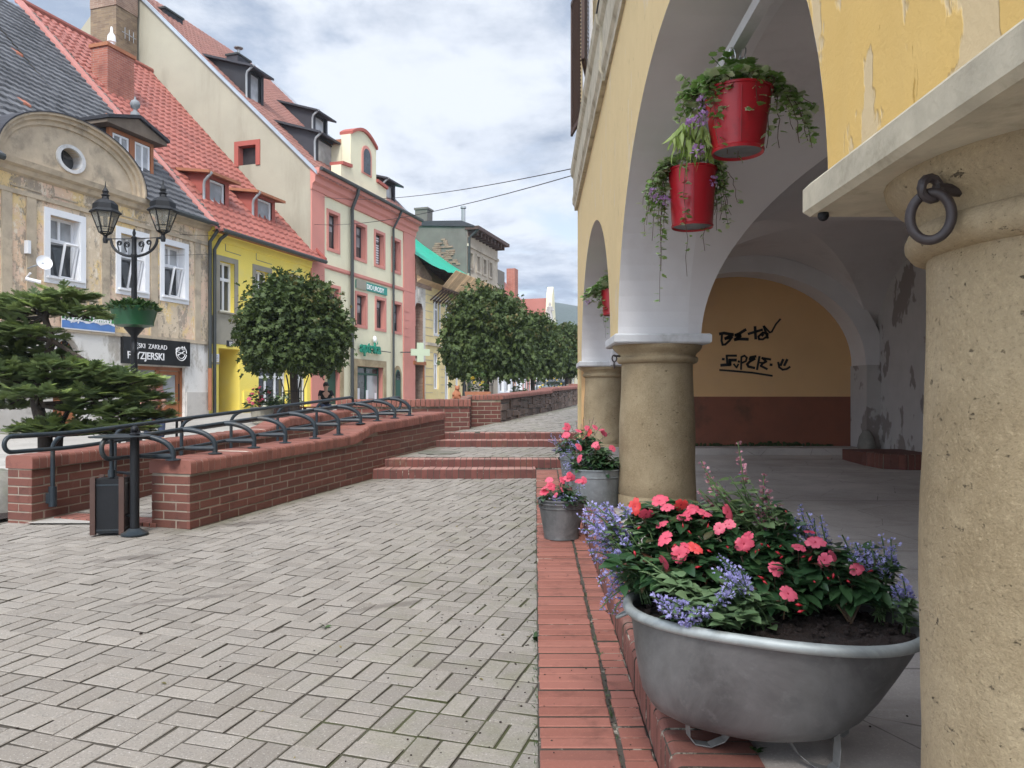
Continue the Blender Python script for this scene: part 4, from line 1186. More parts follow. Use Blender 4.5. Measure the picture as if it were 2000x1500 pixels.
    # tie bars
    for a, b in ((1.75, 5.35), (6.9, 10.2)):
        bar = MB(); bar.box(FB(.93, a, 2.985), V((.055, 0, 0)), V((.03*(b-a), b-a, 0)), V((0, 0, .055))); bar.build('tie_bar', SLABW, t)
    # brick doorstep by the inner wall
    ds = MB(); y0 = 8.75; zb = zarc(y0); 
    pts = [FB(3.95, y0+.5, zb), FB(4.02, y0+.12, zb), FB(4.25, y0, zb), FB(4.69, y0, zb), FB(4.69, y0+1.1, zb), FB(3.95, y0+1.1, zb)]
    for a, b in zip(pts[:4][:-1], pts[:4][1:]):
        u = (b-a); L_ = u.length; nn = V((-u.y, u.x, 0)).normalized()
        rowlock(ds, a+V((0, 0, .17)), u, nn, L_, rnd_prof(0, .1, -.17, 0, .012), pitch=.078)
    ds.prism([V((p.x, p.y+.02, zb-.05)) for p in pts], V((0, 0, .21))); ds.build('brick_doorstep', [BRICK, MORTAR], t)
MOSSM = m_leaf('moss', (.02, .035, .01), (.05, .07, .02), .1, .9)
arcade()
# ======================= HOUSES ACROSS THE STREET =======================
def dbox(mb, y0, y1, t0, t1, z0, z1, m=0, r=None):
    o = D(y0, t0, z0); mb.box(o, D(y1, t0, z0)-o, D(y0, t1, z0)-o, V((0, 0, z1-z0)), m, r)
def part(name, m, parent, *boxes, smooth=False):
    mb = MB()
    for b in boxes: dbox(mb, *b)
    return mb.build(name, m, parent, smooth)
def facade(parent, name, m, y0, y1, z0, z1, holes, t=0.0, depth=.3, mrev=None):
    """wall with rectangular openings and their reveals"""
    mb = MB(); ysb = sorted(set([y0, y1]+[q for h in holes for q in h[:2]])); zsb = sorted(set([z0, z1]+[q for h in holes for q in h[2:4]]))
    for a, b in zip(ysb[:-1], ysb[1:]):
        for c, d in zip(zsb[:-1], zsb[1:]):
            my, mz = (a+b)/2, (c+d)/2
            if any(h[0] < my < h[1] and h[2] < mz < h[3] for h in holes): continue
            mb.poly([D(a, t, c), D(b, t, c), D(b, t, d), D(a, t, d)])
    for h in holes:
        a, b, c, d = h[:4]; dp = h[4] if len(h) > 4 else depth; mm = 1 if mrev else 0
        for q in ([(a, c), (b, c)], [(b, c), (b, d)], [(b, d), (a, d)], [(a, d), (a, c)]):
            (p0, p1) = q
            mb.poly([D(p0[0], t, p0[1]), D(p1[0], t, p1[1]), D(p1[0], t+dp, p1[1]), D(p0[0], t+dp, p0[1])], mm)
    return mb.build(name, [m, mrev] if mrev else m, parent)
def window(parent, ya, yb, za, zb, t=.22, fm=None, gm=None, fw=.07, mull=1, trans=.66, sur=None, sw=.14, sp=.025, tilt=False, sill=None, t0=0.0, cur=0):
    fm = fm or PVC; gm = gm or GLASS
    mb = MB(); e = fw/1.05
    dbox(mb, ya, ya+e, t, t+.06, za, zb); dbox(mb, yb-e, yb, t, t+.06, za, zb)
    dbox(mb, ya+e, yb-e, t, t+.06, za, za+fw); dbox(mb, ya+e, yb-e, t, t+.06, zb-fw, zb)
    zt_ = za+(zb-za)*trans if trans else zb
    if trans: dbox(mb, ya+e, yb-e, t-.01, t+.055, zt_-fw*.6, zt_+fw*.6)
    for i in range(1, mull+1):
        y = ya+(yb-ya)*i/(mull+1); dbox(mb, y-e*.5, y+e*.5, t-.005, t+.05, zt_ if tilt else za+fw, zb-fw)
    o = mb.build('window', fm, parent)
    g = MB(); g.poly([D(ya+e*.5, t+.035, za), D(yb-e*.5, t+.035, za), D(yb-e*.5, t+.035, zb), D(ya+e*.5, t+.035, zb)]); g.build('pane', gm, o)
    if cur: c = MB(); zc = za+(zb-za)*cur; c.poly([D(ya+e, t+.03, zc), D(yb-e, t+.03, zc+.05), D(yb-e, t+.03, zb-fw), D(ya+e, t+.03, zb-fw)]); c.build('curtain', GLASSC, o)
    if tilt:
        s = MB(); y0, y1 = ya+(yb-ya)*.5, yb-e; q = [D(y0, t-.02, za+.05), D(y1, t-.02, za+.05), D(y1, t-.20, zt_-.06), D(y0, t-.20, zt_-.06)]
        for a, b in zip(q, q[1:]+q[:1]): s.tube([a, b], .035, 4)
        s.build('tilted_sash', fm, o)
    if sur:
        s = MB(); k_ = sw/1.05
        dbox(s, ya-k_, ya, t0-sp, t0+.02, za-sw, zb+sw); dbox(s, yb, yb+k_, t0-sp, t0+.02, za-sw, zb+sw)
        dbox(s, ya, yb, t0-sp, t0+.02, zb, zb+sw); dbox(s, ya, yb, t0-sp, t0+.02, za-sw, za)
        s.build('surround', sur, o)
    if sill:
        s = MB(); dbox(s, ya-.1, yb+.1, t0-.09, t+.02, za-.045, za-.002); s.build('sill', sill, o)
    return o
def tiles(parent, name, m, y0, y1, t0, z0, t1, z1, course=.33, wid=.26, wave=.03, th=.03, sag=.02):
    mb = MB(); L = math.hypot(t1-t0, z1-z0); n = max(2, int(L/course)); W = (y1-y0)*1.05; nu = max(2, int(W/wid)); ns = 4 if wave else 1
    nt, nz_ = -(z1-z0)/L, (t1-t0)/L     # normal in (t,z)
    for i in range(n):
        f0, f1 = i/n, (i+1.06)/n
        for j in range(nu):
            r = random.random(); lift = random.gauss(0, .003)
            pts = []
            for f, hgt in ((f0, th), (f1, 0.002)):
                row = []
                for q in range(ns+1):
                    u = (j+q/ns)/nu; y = y0+(y1-y0)*u
                    h = hgt+lift+(wave*.5*math.sin(2*math.pi*q/ns) if wave else 0)
                    h += sag*mnoise.noise(V((y*.5, f*3, i*.0+z0)))
                    row.append(D(y, t0+(t1-t0)*f+nt*h, z0+(z1-z0)*f+nz_*h))
                pts.append(row)
            low = [D(0, 0, 0)*0+p-V((0, 0, th)) for p in pts[0]]
            for q in range(ns):
                mb.add([pts[0][q], pts[0][q+1], pts[1][q+1], pts[1][q]], [(0, 1, 2, 3)], 0, r)
                mb.add([low[q], low[q+1], pts[0][q+1], pts[0][q]], [(0, 1, 2, 3)], 0, r)
    return mb.build(name, m, parent, False)
def roofslab(mb, y0, y1, pts, w=.06):
    """solid under a pitched roof: pts list of (t,z)"""
    A = [D(y0, t, z) for t, z in pts]; B_ = [D(y1, t, z) for t, z in pts]; n = len(pts)
    mb.add(A+B_, [(i, (i+1) % n, n+(i+1) % n, n+i) for i in range(n)]+[tuple(range(n))[::-1], tuple(range(n, 2*n))])
def text(body, size, o, xd, m, parent=None, name='lettering', ext=.004, yd=(0, 0, 1), shear=0, space=1.0, bold=0.0):
    cu = bpy.data.curves.new(name, 'FONT'); cu.body = body; cu.size = size; cu.extrude = ext; cu.shear = shear; cu.space_character = space; cu.offset = bold
    cu.align_x = 'LEFT'; cu.materials.append(m)
    x, y = V(xd).normalized(), V(yd).normalized(); z = x.cross(y)
    M_ = Matrix(((x.x, y.x, z.x, o[0]), (x.y, y.y, z.y, o[1]), (x.z, y.z, z.z, o[2]), (0, 0, 0, 1)))
    tmp = bpy.data.objects.new('tmp', cu); COL.objects.link(tmp)
    dg = bpy.context.evaluated_depsgraph_get(); dg.update()
    me = bpy.data.meshes.new_from_object(tmp.evaluated_get(dg)); bpy.data.objects.remove(tmp)
    me.transform(M_); me.materials.clear(); me.materials.append(m)
    return link(name, me, parent)
def pipe(parent, name, m, pts, r=.05):
    mb = MB(); mb.tube(pts, r, 10); return mb.build(name, m, parent, True, 60)
def gutter(parent, y0, y1, t, z, m=None):
    mb = MB(); mb.tube([D(y0, t, z), D(y1, t, z)], .075, 8); return mb.build('gutter', m or PIPE, parent, True)

# ---------------------------------------------------------------- old ochre house
TRIMD = MAT('weathered_dark_timber', (.13, .10, .075), .85, .3, 4, .4, 30)
OLDZ = MAT('dull_grey_zinc', (.17, .18, .19), .7, .25, 4, .2, 30)
def brown_house():
    y0, y1 = 11.0, 23.75; H = 6.5; g = .3
    t = thing('weathered_house', 'weathered ochre house with peeling plaster and a rounded gable under a dark roof', 'house', D(18, 3, gz(18)))
    W = [(fy(a), fy(b)) for a, b in ((-150, -25), (97, 156), (235, 282), (320, 360))]
    zb_, zt_ = 4.22, 5.70
    holes = [(a, b, zb_, zt_, .3) for a, b in W]
    dl, dr = fy(268), fy(361); holes.append((dl, dr, gz(22)+.02, 2.18, .25))
    al, ar = fy(103), fy(160); holes.append((al, ar, gz(18)+.02, 2.78, .3))
    facade(t, 'wall', PEEL, y0, y1, 0, H, holes, mrev=PEEL)
    # side and rear of the block
    for a, b in W:
        window(t, a+.0, b-.0, zb_, zt_, t=.2, mull=1, trans=.62, sur=WHITE, sw=.16, sp=.03, tilt=True, sill=WHITE, cur=.55)
        # pale reveals
        rv = MB(); dbox(rv, b-.012, b-.002, .0, .2, zb_, zt_); dbox(rv, a+.002, a+.012, .0, .2, zb_, zt_); rv.build('reveal', WHITE, t)
    # plaster bands, pilasters, sunk panels
    bm = MB(); dbox(bm, y0, y1, -.06, .0, 2.93, 3.03)
    for p in (12, 60, 205, 300, 385):
        y = fy(p); dbox(bm, y-.12, y+.12, -.035, 0, 3.03, 6.0)
    dbox(bm, y0, y1, -.05, 0, 5.98, 6.08)
    for a, b in ((20, 80), (100, 150), (165, 200), (215, 290), (310, 375)):
        ya, yb = fy(a), fy(b)
        for q in ((ya, yb, -.02, 0, 6.15, 6.18), (ya, yb, -.02, 0, 6.42, 6.45)): dbox(bm, *q)
    bm.build('plaster_band', TRIMB, t)
    lp = MB()
    for a, b in ((165, 222), (288, 310), (2, 85)):
        ya, yb = fy(a), fy(b)
        dbox(lp, ya+.1, yb-.1, -.018, 0, 3.2, 3.9)
    lp.build('wall_panel', PEEL, t)
    cn = MB(); pr = [(0, 6.42), (-.10, 6.46), (-.14, 6.56), (-.26, 6.60), (-.30, 6.72), (0, 6.74)]
    cn.prism([D(y0, p[0], p[1]) for p in pr], D(y1, 0, 0)-D(y0, 0, 0)); cn.build('cornice', TRIMB, t)
    # curved gable
    cy, hw = (17.15+21.1)/2-.1, 2.02; cz = 6.74; rise = 1.36
    gm = MB(); n = 28; arcp = [(cy+hw*math.cos(math.pi-math.pi*i/n), cz+rise*math.sin(math.pi*i/n)**.9) for i in range(n+1)]
    oc = (18.95, 7.18, .30, .26)
    def inside_ring(k2): return [(oc[0]+oc[2]*k2*math.cos(2*math.pi*i/56), oc[1]+oc[3]*k2*math.sin(2*math.pi*i/56)) for i in range(56)]
    # face as fan between ellipse hole and outline
    outl = arcp+[(cy+hw-2*hw*i/28, cz) for i in range(1, 28)]
    ang = lambda p: math.atan2((p[1]-oc[1]), (p[0]-oc[0]))
    outl = sorted(outl, key=ang); ino = [(oc[0]+oc[2]*math.cos(ang(p)), oc[1]+oc[3]*math.sin(ang(p))) for p in outl]
    for i in range(len(outl)):
        j = (i+1) % len(outl)
        gm.poly([D(outl[i][0], -.05, outl[i][1]), D(outl[j][0], -.05, outl[j][1]), D(ino[j][0], -.05, ino[j][1]), D(ino[i][0], -.05, ino[i][1])])
        gm.poly([D(ino[i][0], -.05, ino[i][1]), D(ino[j][0], -.05, ino[j][1]), D(ino[j][0], .25, ino[j][1]), D(ino[i][0], .25, ino[i][1])])
    go = gm.build('curved_gable', TRIMB, t)
    ov = MB(); ov.poly([D(p[0], .2, p[1]) for p in inside_ring(1.0)]); ovo = ov.build('oval_window', GLASS, t)
    rg = MB()
    for i in range(56):
        j = (i+1) % 56; A_, B_ = inside_ring(1.0), inside_ring(1.32)
        a, b, c, d = A_[i], A_[j], B_[j], B_[i]
        rg.poly([D(a[0], -.1, a[1]), D(b[0], -.1, b[1]), D(c[0], -.1, c[1]), D(d[0], -.1, d[1])]); rg.poly([D(d[0], -.1, d[1]), D(c[0], -.1, c[1]), D(c[0], -.04, c[1]), D(d[0], -.04, d[1])])
        rg.poly([D(a[0], -.1, a[1]), D(b[0], -.1, b[1]), D(b[0], .2, b[1]), D(a[0], .2, a[1])])
    rg.build('oval_surround', SLABW, ovo)
    mu = MB(); dbox(mu, oc[0]-.015, oc[0]+.015, .17, .19, oc[1]-.25, oc[1]+.25); mu.build('glazing_bar', DKFRAME, ovo)
    # moulded arch over the gable with a metal cover running back into the roof
    mo = MB(); cv = MB()
    for i in range(n):
        (ya, za), (yb, zb2) = arcp[i], arcp[i+1]
        def off(p, k2): 
            dx, dz = (p[0]-cy)/hw, (p[1]-cz)/rise; return (p[0]+dx*k2, p[1]+dz*k2)
        prev = None
        for k0, k1, tt in ((-.22, -.10, -.10), (-.10, .0, -.18), (.0, .07, -.27)):
            a0, a1, b0, b1 = off((ya, za), k0), off((ya, za), k1), off((yb, zb2), k0), off((yb, zb2), k1)
            mo.poly([D(a0[0], tt, a0[1]), D(b0[0], tt, b0[1]), D(b1[0], tt, b1[1]), D(a1[0], tt, a1[1])])
            mo.poly([D(a0[0], tt, a0[1]), D(b0[0], tt, b0[1]), D(b0[0], -.04, b0[1]), D(a0[0], -.04, a0[1])])
        a1, b1 = off((ya, za), .075), off((yb, zb2), .075)
        cv.poly([D(a1[0], -.29, a1[1]), D(b1[0], -.29, b1[1]), D(b1[0], 1.9, b1[1]), D(a1[0], 1.9, a1[1])])
        a2, b2 = off((ya, za), .045), off((yb, zb2), .045)
        cv.poly([D(a1[0], -.29, a1[1]), D(b1[0], -.29, b1[1]), D(b2[0], -.29, b2[1]), D(a2[0], -.29, a2[1])])
    mo.build('gable_moulding', TRIMB, t); cv.build('gable_cover', SLATE, t)
    # roof
    rt, rz = 7.2, 6.72+1.06*7.5
    for ya, yb, q in ((y0, 17.0, -.38), (17.0, 21.05, .25), (21.05, y1-.02, -.38)): tiles(t, 'roof', TILEG, ya, yb, q, 6.62+(q+.38)*1.0132, rt, 14.3, course=.30, wid=.22, wave=.02, th=.06, sag=.06)
    sb = MB(); roofslab(sb, y0, y1-.08, [(.5, 7.3), (.5, 6.5), (10.5, 6.5), (rt+.05, 14.2)]); sb.build('roof_boards', TRIMB, t)
    vg = MB()
    for i in range(60):    # rough mortar verge against the red roof
        f = i/60; q = D(y1-.12+random.uniform(-.03, .03), -.3+f*7.5, 6.72+f*7.66); vg.ball(q, random.uniform(.07, .13), 5, sz=.6)
    vg.build('mortar_verge', GREYH, t)
    # dormer with a small pediment
    td = .85; ya, yb = fy(214, td), fy(300, td); zb0, zt0 = 7.42, 8.78
    dm = MB(); dbox(dm, ya, ya+.1, td, td+.12, zb0, zt0); dbox(dm, yb-.1, yb, td, td+.12, zb0, zt0); ym = (ya+yb)/2; dbox(dm, ym-.09, ym+.09, td, td+.12, zb0, zt0)
    dbox(dm, ya+.1, yb-.1, td, td+.12, zt0-.1, zt0); dbox(dm, ya+.1, yb-.1, td, td+.14, zb0-.1, zb0+.06)
    do = dm.build('dormer', WOODO, t)
    ck = MB()
    for y in (ya+.02, yb-.02): ck.poly([D(y, td+.1, zb0), D(y, td+.1, zt0), D(y, td+1.9, zt0), D(y, td+.2, zb0)])
    ck.build('cheek', GLASS, do)
    pd = MB(); yl, yr = ya-.28, yb+.28; zp_ = zt0+.02
    pd.prism([D(yl, td-.22, zp_), D(yr, td-.22, zp_), D(yr, td-.22, zp_+.10), D(ym, td-.22, zp_+.44), D(yl, td-.22, zp_+.10)], D(0, 2.4, 0)-D(0, 0, 0)); pd.build('pediment', TRIMD, do)
    p2 = MB(); 
    for (a, b) in (((yl-.04, zp_+.10), (ym, zp_+.46)), ((ym, zp_+.46), (yr+.04, zp_+.10))):
        p2.prism([D(a[0], td-.30, a[1]), D(b[0], td-.30, b[1]), D(b[0], td-.30, b[1]+.09), D(a[0], td-.30, a[1]+.09)], D(0, 2.6, 0)-D(0, 0, 0))
    p2.build('pediment_roof', SLATE, do)
    fn = MB(); q = D(ym, td-.1, zp_+.54); fn.lathe([(.13, 0), (.12, .09), (.06, .13), (.05, .19), (.12, .26), (.14, .34), (.10, .43), (.03, .47), (.02, .55)], q, 14); fn.build('finial', OLDZ, do, True, 60)
    window(do, ya+.12, ym-.1, zb0+.07, zt0-.11, t=td+.03, mull=1, trans=0, gm=GLASSC, fw=.06); window(do, ym+.1, yb-.12, zb0+.07, zt0-.11, t=td+.03, mull=1, trans=0, gm=GLASSC, fw=.06)
    # shop front with timber door
    sd_ = MB(); yd0 = fy(314)
    dbox(sd_, dl, dl+.07, .12, .2, .6, 2.18); dbox(sd_, yd0-.06, yd0+.06, .1, .2, .6, 2.18); dbox(sd_, dr-.08, dr, .1, .2, .6, 2.18); dbox(sd_, dl, dr, .1, .2, 2.08, 2.18); dbox(sd_, dl, yd0, .1, .2, .6, 1.0)
    so = sd_.build('shop_front', WOODO, t)
    gl = MB(); gl.poly([D(dl, .16, 1.0), D(yd0, .16, 1.0), D(yd0, .16, 2.1), D(dl, .16, 2.1)]); gl.build('pane', GLASSC, so)
    dd = MB(); a, b = yd0+.1, dr-.12; dbox(dd, a, a+.1, .12, .18, gz(22.5), 2.06); dbox(dd, b-.1, b, .12, .18, gz(22.5), 2.06); dbox(dd, a+.1, b-.1, .12, .18, 1.96, 2.06); dbox(dd, a+.1, b-.1, .12, .18, gz(22.5), 1.15)
    do2 = dd.build('shop_door', WOODO, t)
    gl = MB(); gl.poly([D(a, .15, 1.1), D(b, .15, 1.1), D(b, .15, 2.0), D(a, .15, 2.0)]); gl.build('pane', GLASSC, do2)
    hd = MB(); hd.tube([D(b-.05, .06, 1.2), D(b-.05, .06, 1.7)], .018, 8); hd.build('handle', IRON, do2)
    # arched doorway with a fanlight
    ad = MB(); dbox(ad, al, ar, .2, .27, gz(18), 2.0); dbox(ad, al, ar, .16, .22, 2.0, 2.08)
    ym = (al+ar)/2; dbox(ad, ym-.03, ym+.03, .17, .2, gz(18), 2.0)
    for a, b in ((al+.06, ym-.06), (ym+.06, ar-.06)):
        for c, d in ((.75, 1.25), (1.33, 1.9)): dbox(ad, a, b, .185, .2, c, d)
    ao = ad.build('arched_door', WOODO, t)
    fl = MB(); fl.poly([D(al, .24, 2.0), D(ar, .24, 2.0), D(ar, .24, 2.78), D(al, .24, 2.78)]); fl.build('fanlight', GLASS, ao)
    rb = MB()
    for i in range(1, 8):
        a = math.pi*i/8; rb.tube([D(ym, .2, 2.08), D(ym+.55*math.cos(a), .2, 2.08+.62*math.sin(a))], .015, 5)
    rb.build('fanlight_bars', WOODO, ao)
    cr = MB(); hwid = (ar-al)/2; m_ = 16
    for i in range(m_):   # arched head: spandrels
        a0, a1 = math.pi*i/m_, math.pi*(i+1)/m_
        p0, p1 = (ym+hwid*math.cos(a0), 2.08+.68*math.sin(a0)), (ym+hwid*math.cos(a1), 2.08+.68*math.sin(a1))
        cr.poly([D(p0[0], -.01, p0[1]), D(p1[0], -.01, p1[1]), D(p1[0], -.01, 2.82), D(p0[0], -.01, 2.82)])
        cr.poly([D(p0[0], -.01, p0[1]), D(p1[0], -.01, p1[1]), D(p1[0], .2, p1[1]), D(p0[0], .2, p0[1])])
    cr.build('arch_head', PEEL, t)
    pl = MB(); dbox(pl, y0, al-.05, -.03, 0, 0, gz(17)+.75); pl.build('plinth', RUINW, t); pl = MB(); dbox(pl, ar+.3, dl-.1, -.03, 0, 0, gz(20)+.62); pl.build('plinth', RUINW, t); pl = MB(); dbox(pl, dr+.05, y1, -.03, 0, 0, gz(23)+.72); pl.build('plinth', RUINW, t)
    # downpipes at the corner
    pp = MB(); pp.tube([D(y1+.05, -.35, 6.6), D(y1+.06, -.30, 6.45), D(y1-.05, -.12, 6.1), D(y1-.05, -.12, 2.2)], .055, 10); pp.build('drainpipe', PIPE, t, True, 60)
    pp = MB(); pp.tube([D(y1-.05, -.12, 2.2), D(y1-.05, -.12, .9)], .065, 10); pp.build('drainpipe', TERRA, t, True, 60)
    gutter(t, y0, 17.0, -.42, 6.6); gutter(t, 21.1, y1-.1, -.42, 6.6)
    return t
brown_house()

def wall_items():
    # satellite dish and bracket camera
    s = thing('satellite_dish', 'small white satellite dish and box fixed beside the first white window', 'satellite dish', D(fy(75), -.1, 4.6))
    d = MB(); c = D(fy(66), -.30, 4.45); prof = [(.001, 0), (.08, .010), (.145, .035), (.175, .055)]
    d.lathe(prof, (0, 0, 0), 22, capb=False, capt=False); Q = V((.75, -.62, .25)).to_track_quat('Z', 'Y').to_matrix()
    d.v = [tuple(Q @ V(q)+c) for q in d.v]; d.build('dish', WHITE, s, True)
    a = MB(); a.tube([D(fy(52), 0, 4.3), D(fy(52), -.2, 4.35), c], .02, 6); a.build('arm', PIPEG, s); b = MB(); dbox(b, fy(47), fy(53), -.12, 0, 4.65, 4.95); b.build('receiver_box', WHITE, s)
    c = thing('wall_camera', 'white tubular camera fixed low on the ochre facade under the dish', 'security camera', D(fy(58), -.1, 4.15))
    b = MB(); b.tube([D(fy(42), -.12, 4.05), D(fy(58), -.34, 3.98)], .045, 10); b.build('housing', WHITE, c, True); b = MB(); b.tube([D(fy(52), 0, 4.1), D(fy(52), -.12, 4.2)], .025, 6); b.tube([D(fy(55), -.02, 4.1), D(fy(55), -.02, 3.3)], .012, 5); b.build('bracket', WHITE, c)
    # barber's black sign
    y0, y1 = fy(235), fy(366); s = thing('shop_sign', "black barber's shop sign with white lettering and a round scissors logo", 'sign', D((y0+y1)/2, -.1, 2.2))
    p = MB(); dbox(p, y0, y1, -.10, -.005, 2.22, 2.94); p.build('panel', SIGNK, s)
    text('MĘSKI  ZAKŁAD', .185, D(y0+.25, -.108, 2.66), DD, LETW, s, space=1.0)
    text('FRYZJERSKI', .275, D(y0+.12, -.108, 2.36), DD, LETW, s, space=.98, bold=.004)
    lg = MB(); cy, cz = y1-.36, 2.60
    lg.tube([D(cy+.2*math.cos(a), -.112, cz+.22*math.sin(a)) for a in [2*math.pi*i/30 for i in range(30)] if not (.9 < a < 2.4)], .013, 5)
    lg.tube([D(cy+.13*math.cos(a), -.112, cz-.03+.13*math.sin(a)) for a in [math.pi+math.pi*i/14 for i in range(15)]], .01, 5)
    lg.tube([D(cy-.19, -.112, cz+.04), D(cy+.17, -.112, cz-.04)], .012, 5); lg.tube([D(cy-.15, -.112, cz-.08), D(cy+.12, -.112, cz+.06)], .012, 5)
    for u, v in ((-.17, .09), (-.1, .12)): lg.tube([D(cy+u+.04*math.cos(a), -.112, cz+v+.045*math.sin(a)) for a in [2*math.pi*i/12 for i in range(12)]], .009, 5, True)
    lg.tube([D(cy+.03, -.112, cz+.2), D(cy+.03, -.112, cz+.1), D(cy+.1, -.112, cz+.09), D(cy+.12, -.112, cz+.2)], .01, 5)
    lg.build('logo', LETW, s)
    # ladies' hairdresser banner
    y0, y1 = fy(116), fy(220); s = thing('shop_banner', 'green, white and blue hairdresser banner above the arched door', 'banner', D((y0+y1)/2, -.05, 3.0))
    p = MB(); dbox(p, y0, y1, -.075, -.062, 2.99, 3.47); p.build('banner_sheet', LETW, s)
    p = MB(); 
    for i in range(14):
        a, b = y0+(y1-y0)*i/14, y0+(y1-y0)*(i+1)/14; h0, h1 = 3.40-.02*math.sin(i*.9), 3.40-.02*math.sin((i+1)*.9)
        p.poly([D(a, -.079, 3.24), D(b, -.079, 3.24), D(b, -.079, h1), D(a, -.079, h0)])
    p.build('green_band', GREENB, s)
    p = MB()
    for i in range(14):
        a, b = y0+(y1-y0)*i/14, y0+(y1-y0)*(i+1)/14; h0, h1 = 3.19+.03*math.sin(i*1.7), 3.19+.03*math.sin((i+1)*1.7)
        p.poly([D(a, -.079, 3.02), D(b, -.079, 3.02), D(b, -.079, h1), D(a, -.079, h0)])
    p.build('blue_band', BLUEB, s)
    text('Fryzjer Damski', .235, D(y0+.05, -.084, 3.21), DD, LETW, s, shear=.15, bold=.006)
    text('ul. usługi fryzjerskie tel.', .05, D(y0+.5, -.084, 3.425), DD, BLUEB, s)
wall_items()

# ---------------------------------------------------------------- yellow house
def shed_dormer(parent, ya, yb, tf, z0, z1, zr, cheek, roofm, edge, winm, glass, fw=.06, overh=.3, slope=.18, tb=None, mull=0, slate=False):
    """front at depth tf from z0 to z1; flat-pitched roof running back until it meets the main slope zr(t)"""
    t_end = tf
    while z1+.12+slope*(t_end-tf) > zr(t_end) and t_end < tf+6: t_end += .05
    d = MB()
    for y in (ya, yb):
        d.poly([D(y, tf, z0), D(y, tf, z1+.1), D(y, t_end, z1+.1+slope*(t_end-tf)), D(y, tf+.05, z0)])
    d.poly([D(ya, tf+.0, z0), D(ya+.18, tf, z0), D(ya+.18, tf, z1), D(ya, tf, z1)]); d.poly([D(yb-.18, tf, z0), D(yb, tf, z0), D(yb, tf, z1), D(yb-.18, tf, z1)])
    d.poly([D(ya, tf, z1-.02), D(yb, tf, z1-.02), D(yb, tf, z1+.12), D(ya, tf, z1+.12)]); d.poly([D(ya, tf, z0-.25), D(yb, tf, z0-.25), D(yb, tf, z0+.06), D(ya, tf, z0+.06)])
    o = d.build('dormer', cheek, parent)
    r = MB(); q = [(tf-overh, z1+.08-slope*overh), (t_end, z1+.12+slope*(t_end-tf))]
    r.prism([D(ya-.22, q[0][0], q[0][1]), D(ya-.22, q[1][0], q[1][1]), D(ya-.22, q[1][0], q[1][1]+.09), D(ya-.22, q[0][0], q[0][1]+.09)], D(yb+.22, 0, 0)-D(ya-.22, 0, 0)); r.build('dormer_roof', roofm, o)
    window(o, ya+.18, yb-.18, z0+.06, z1-.02, t=tf+.06, fm=winm, gm=glass, fw=fw, mull=mull, trans=0)
    p = MB(); p.tube([D(ya-.1, tf-overh-.03, z1+.08), D(ya-.16, tf-.1, z1-.18), D(ya-.12, tf-.03, z1-.3), D(ya-.12, tf-.03, z0-.05)], .045, 8); p.build('drainpipe', edge, o, True)
    return o
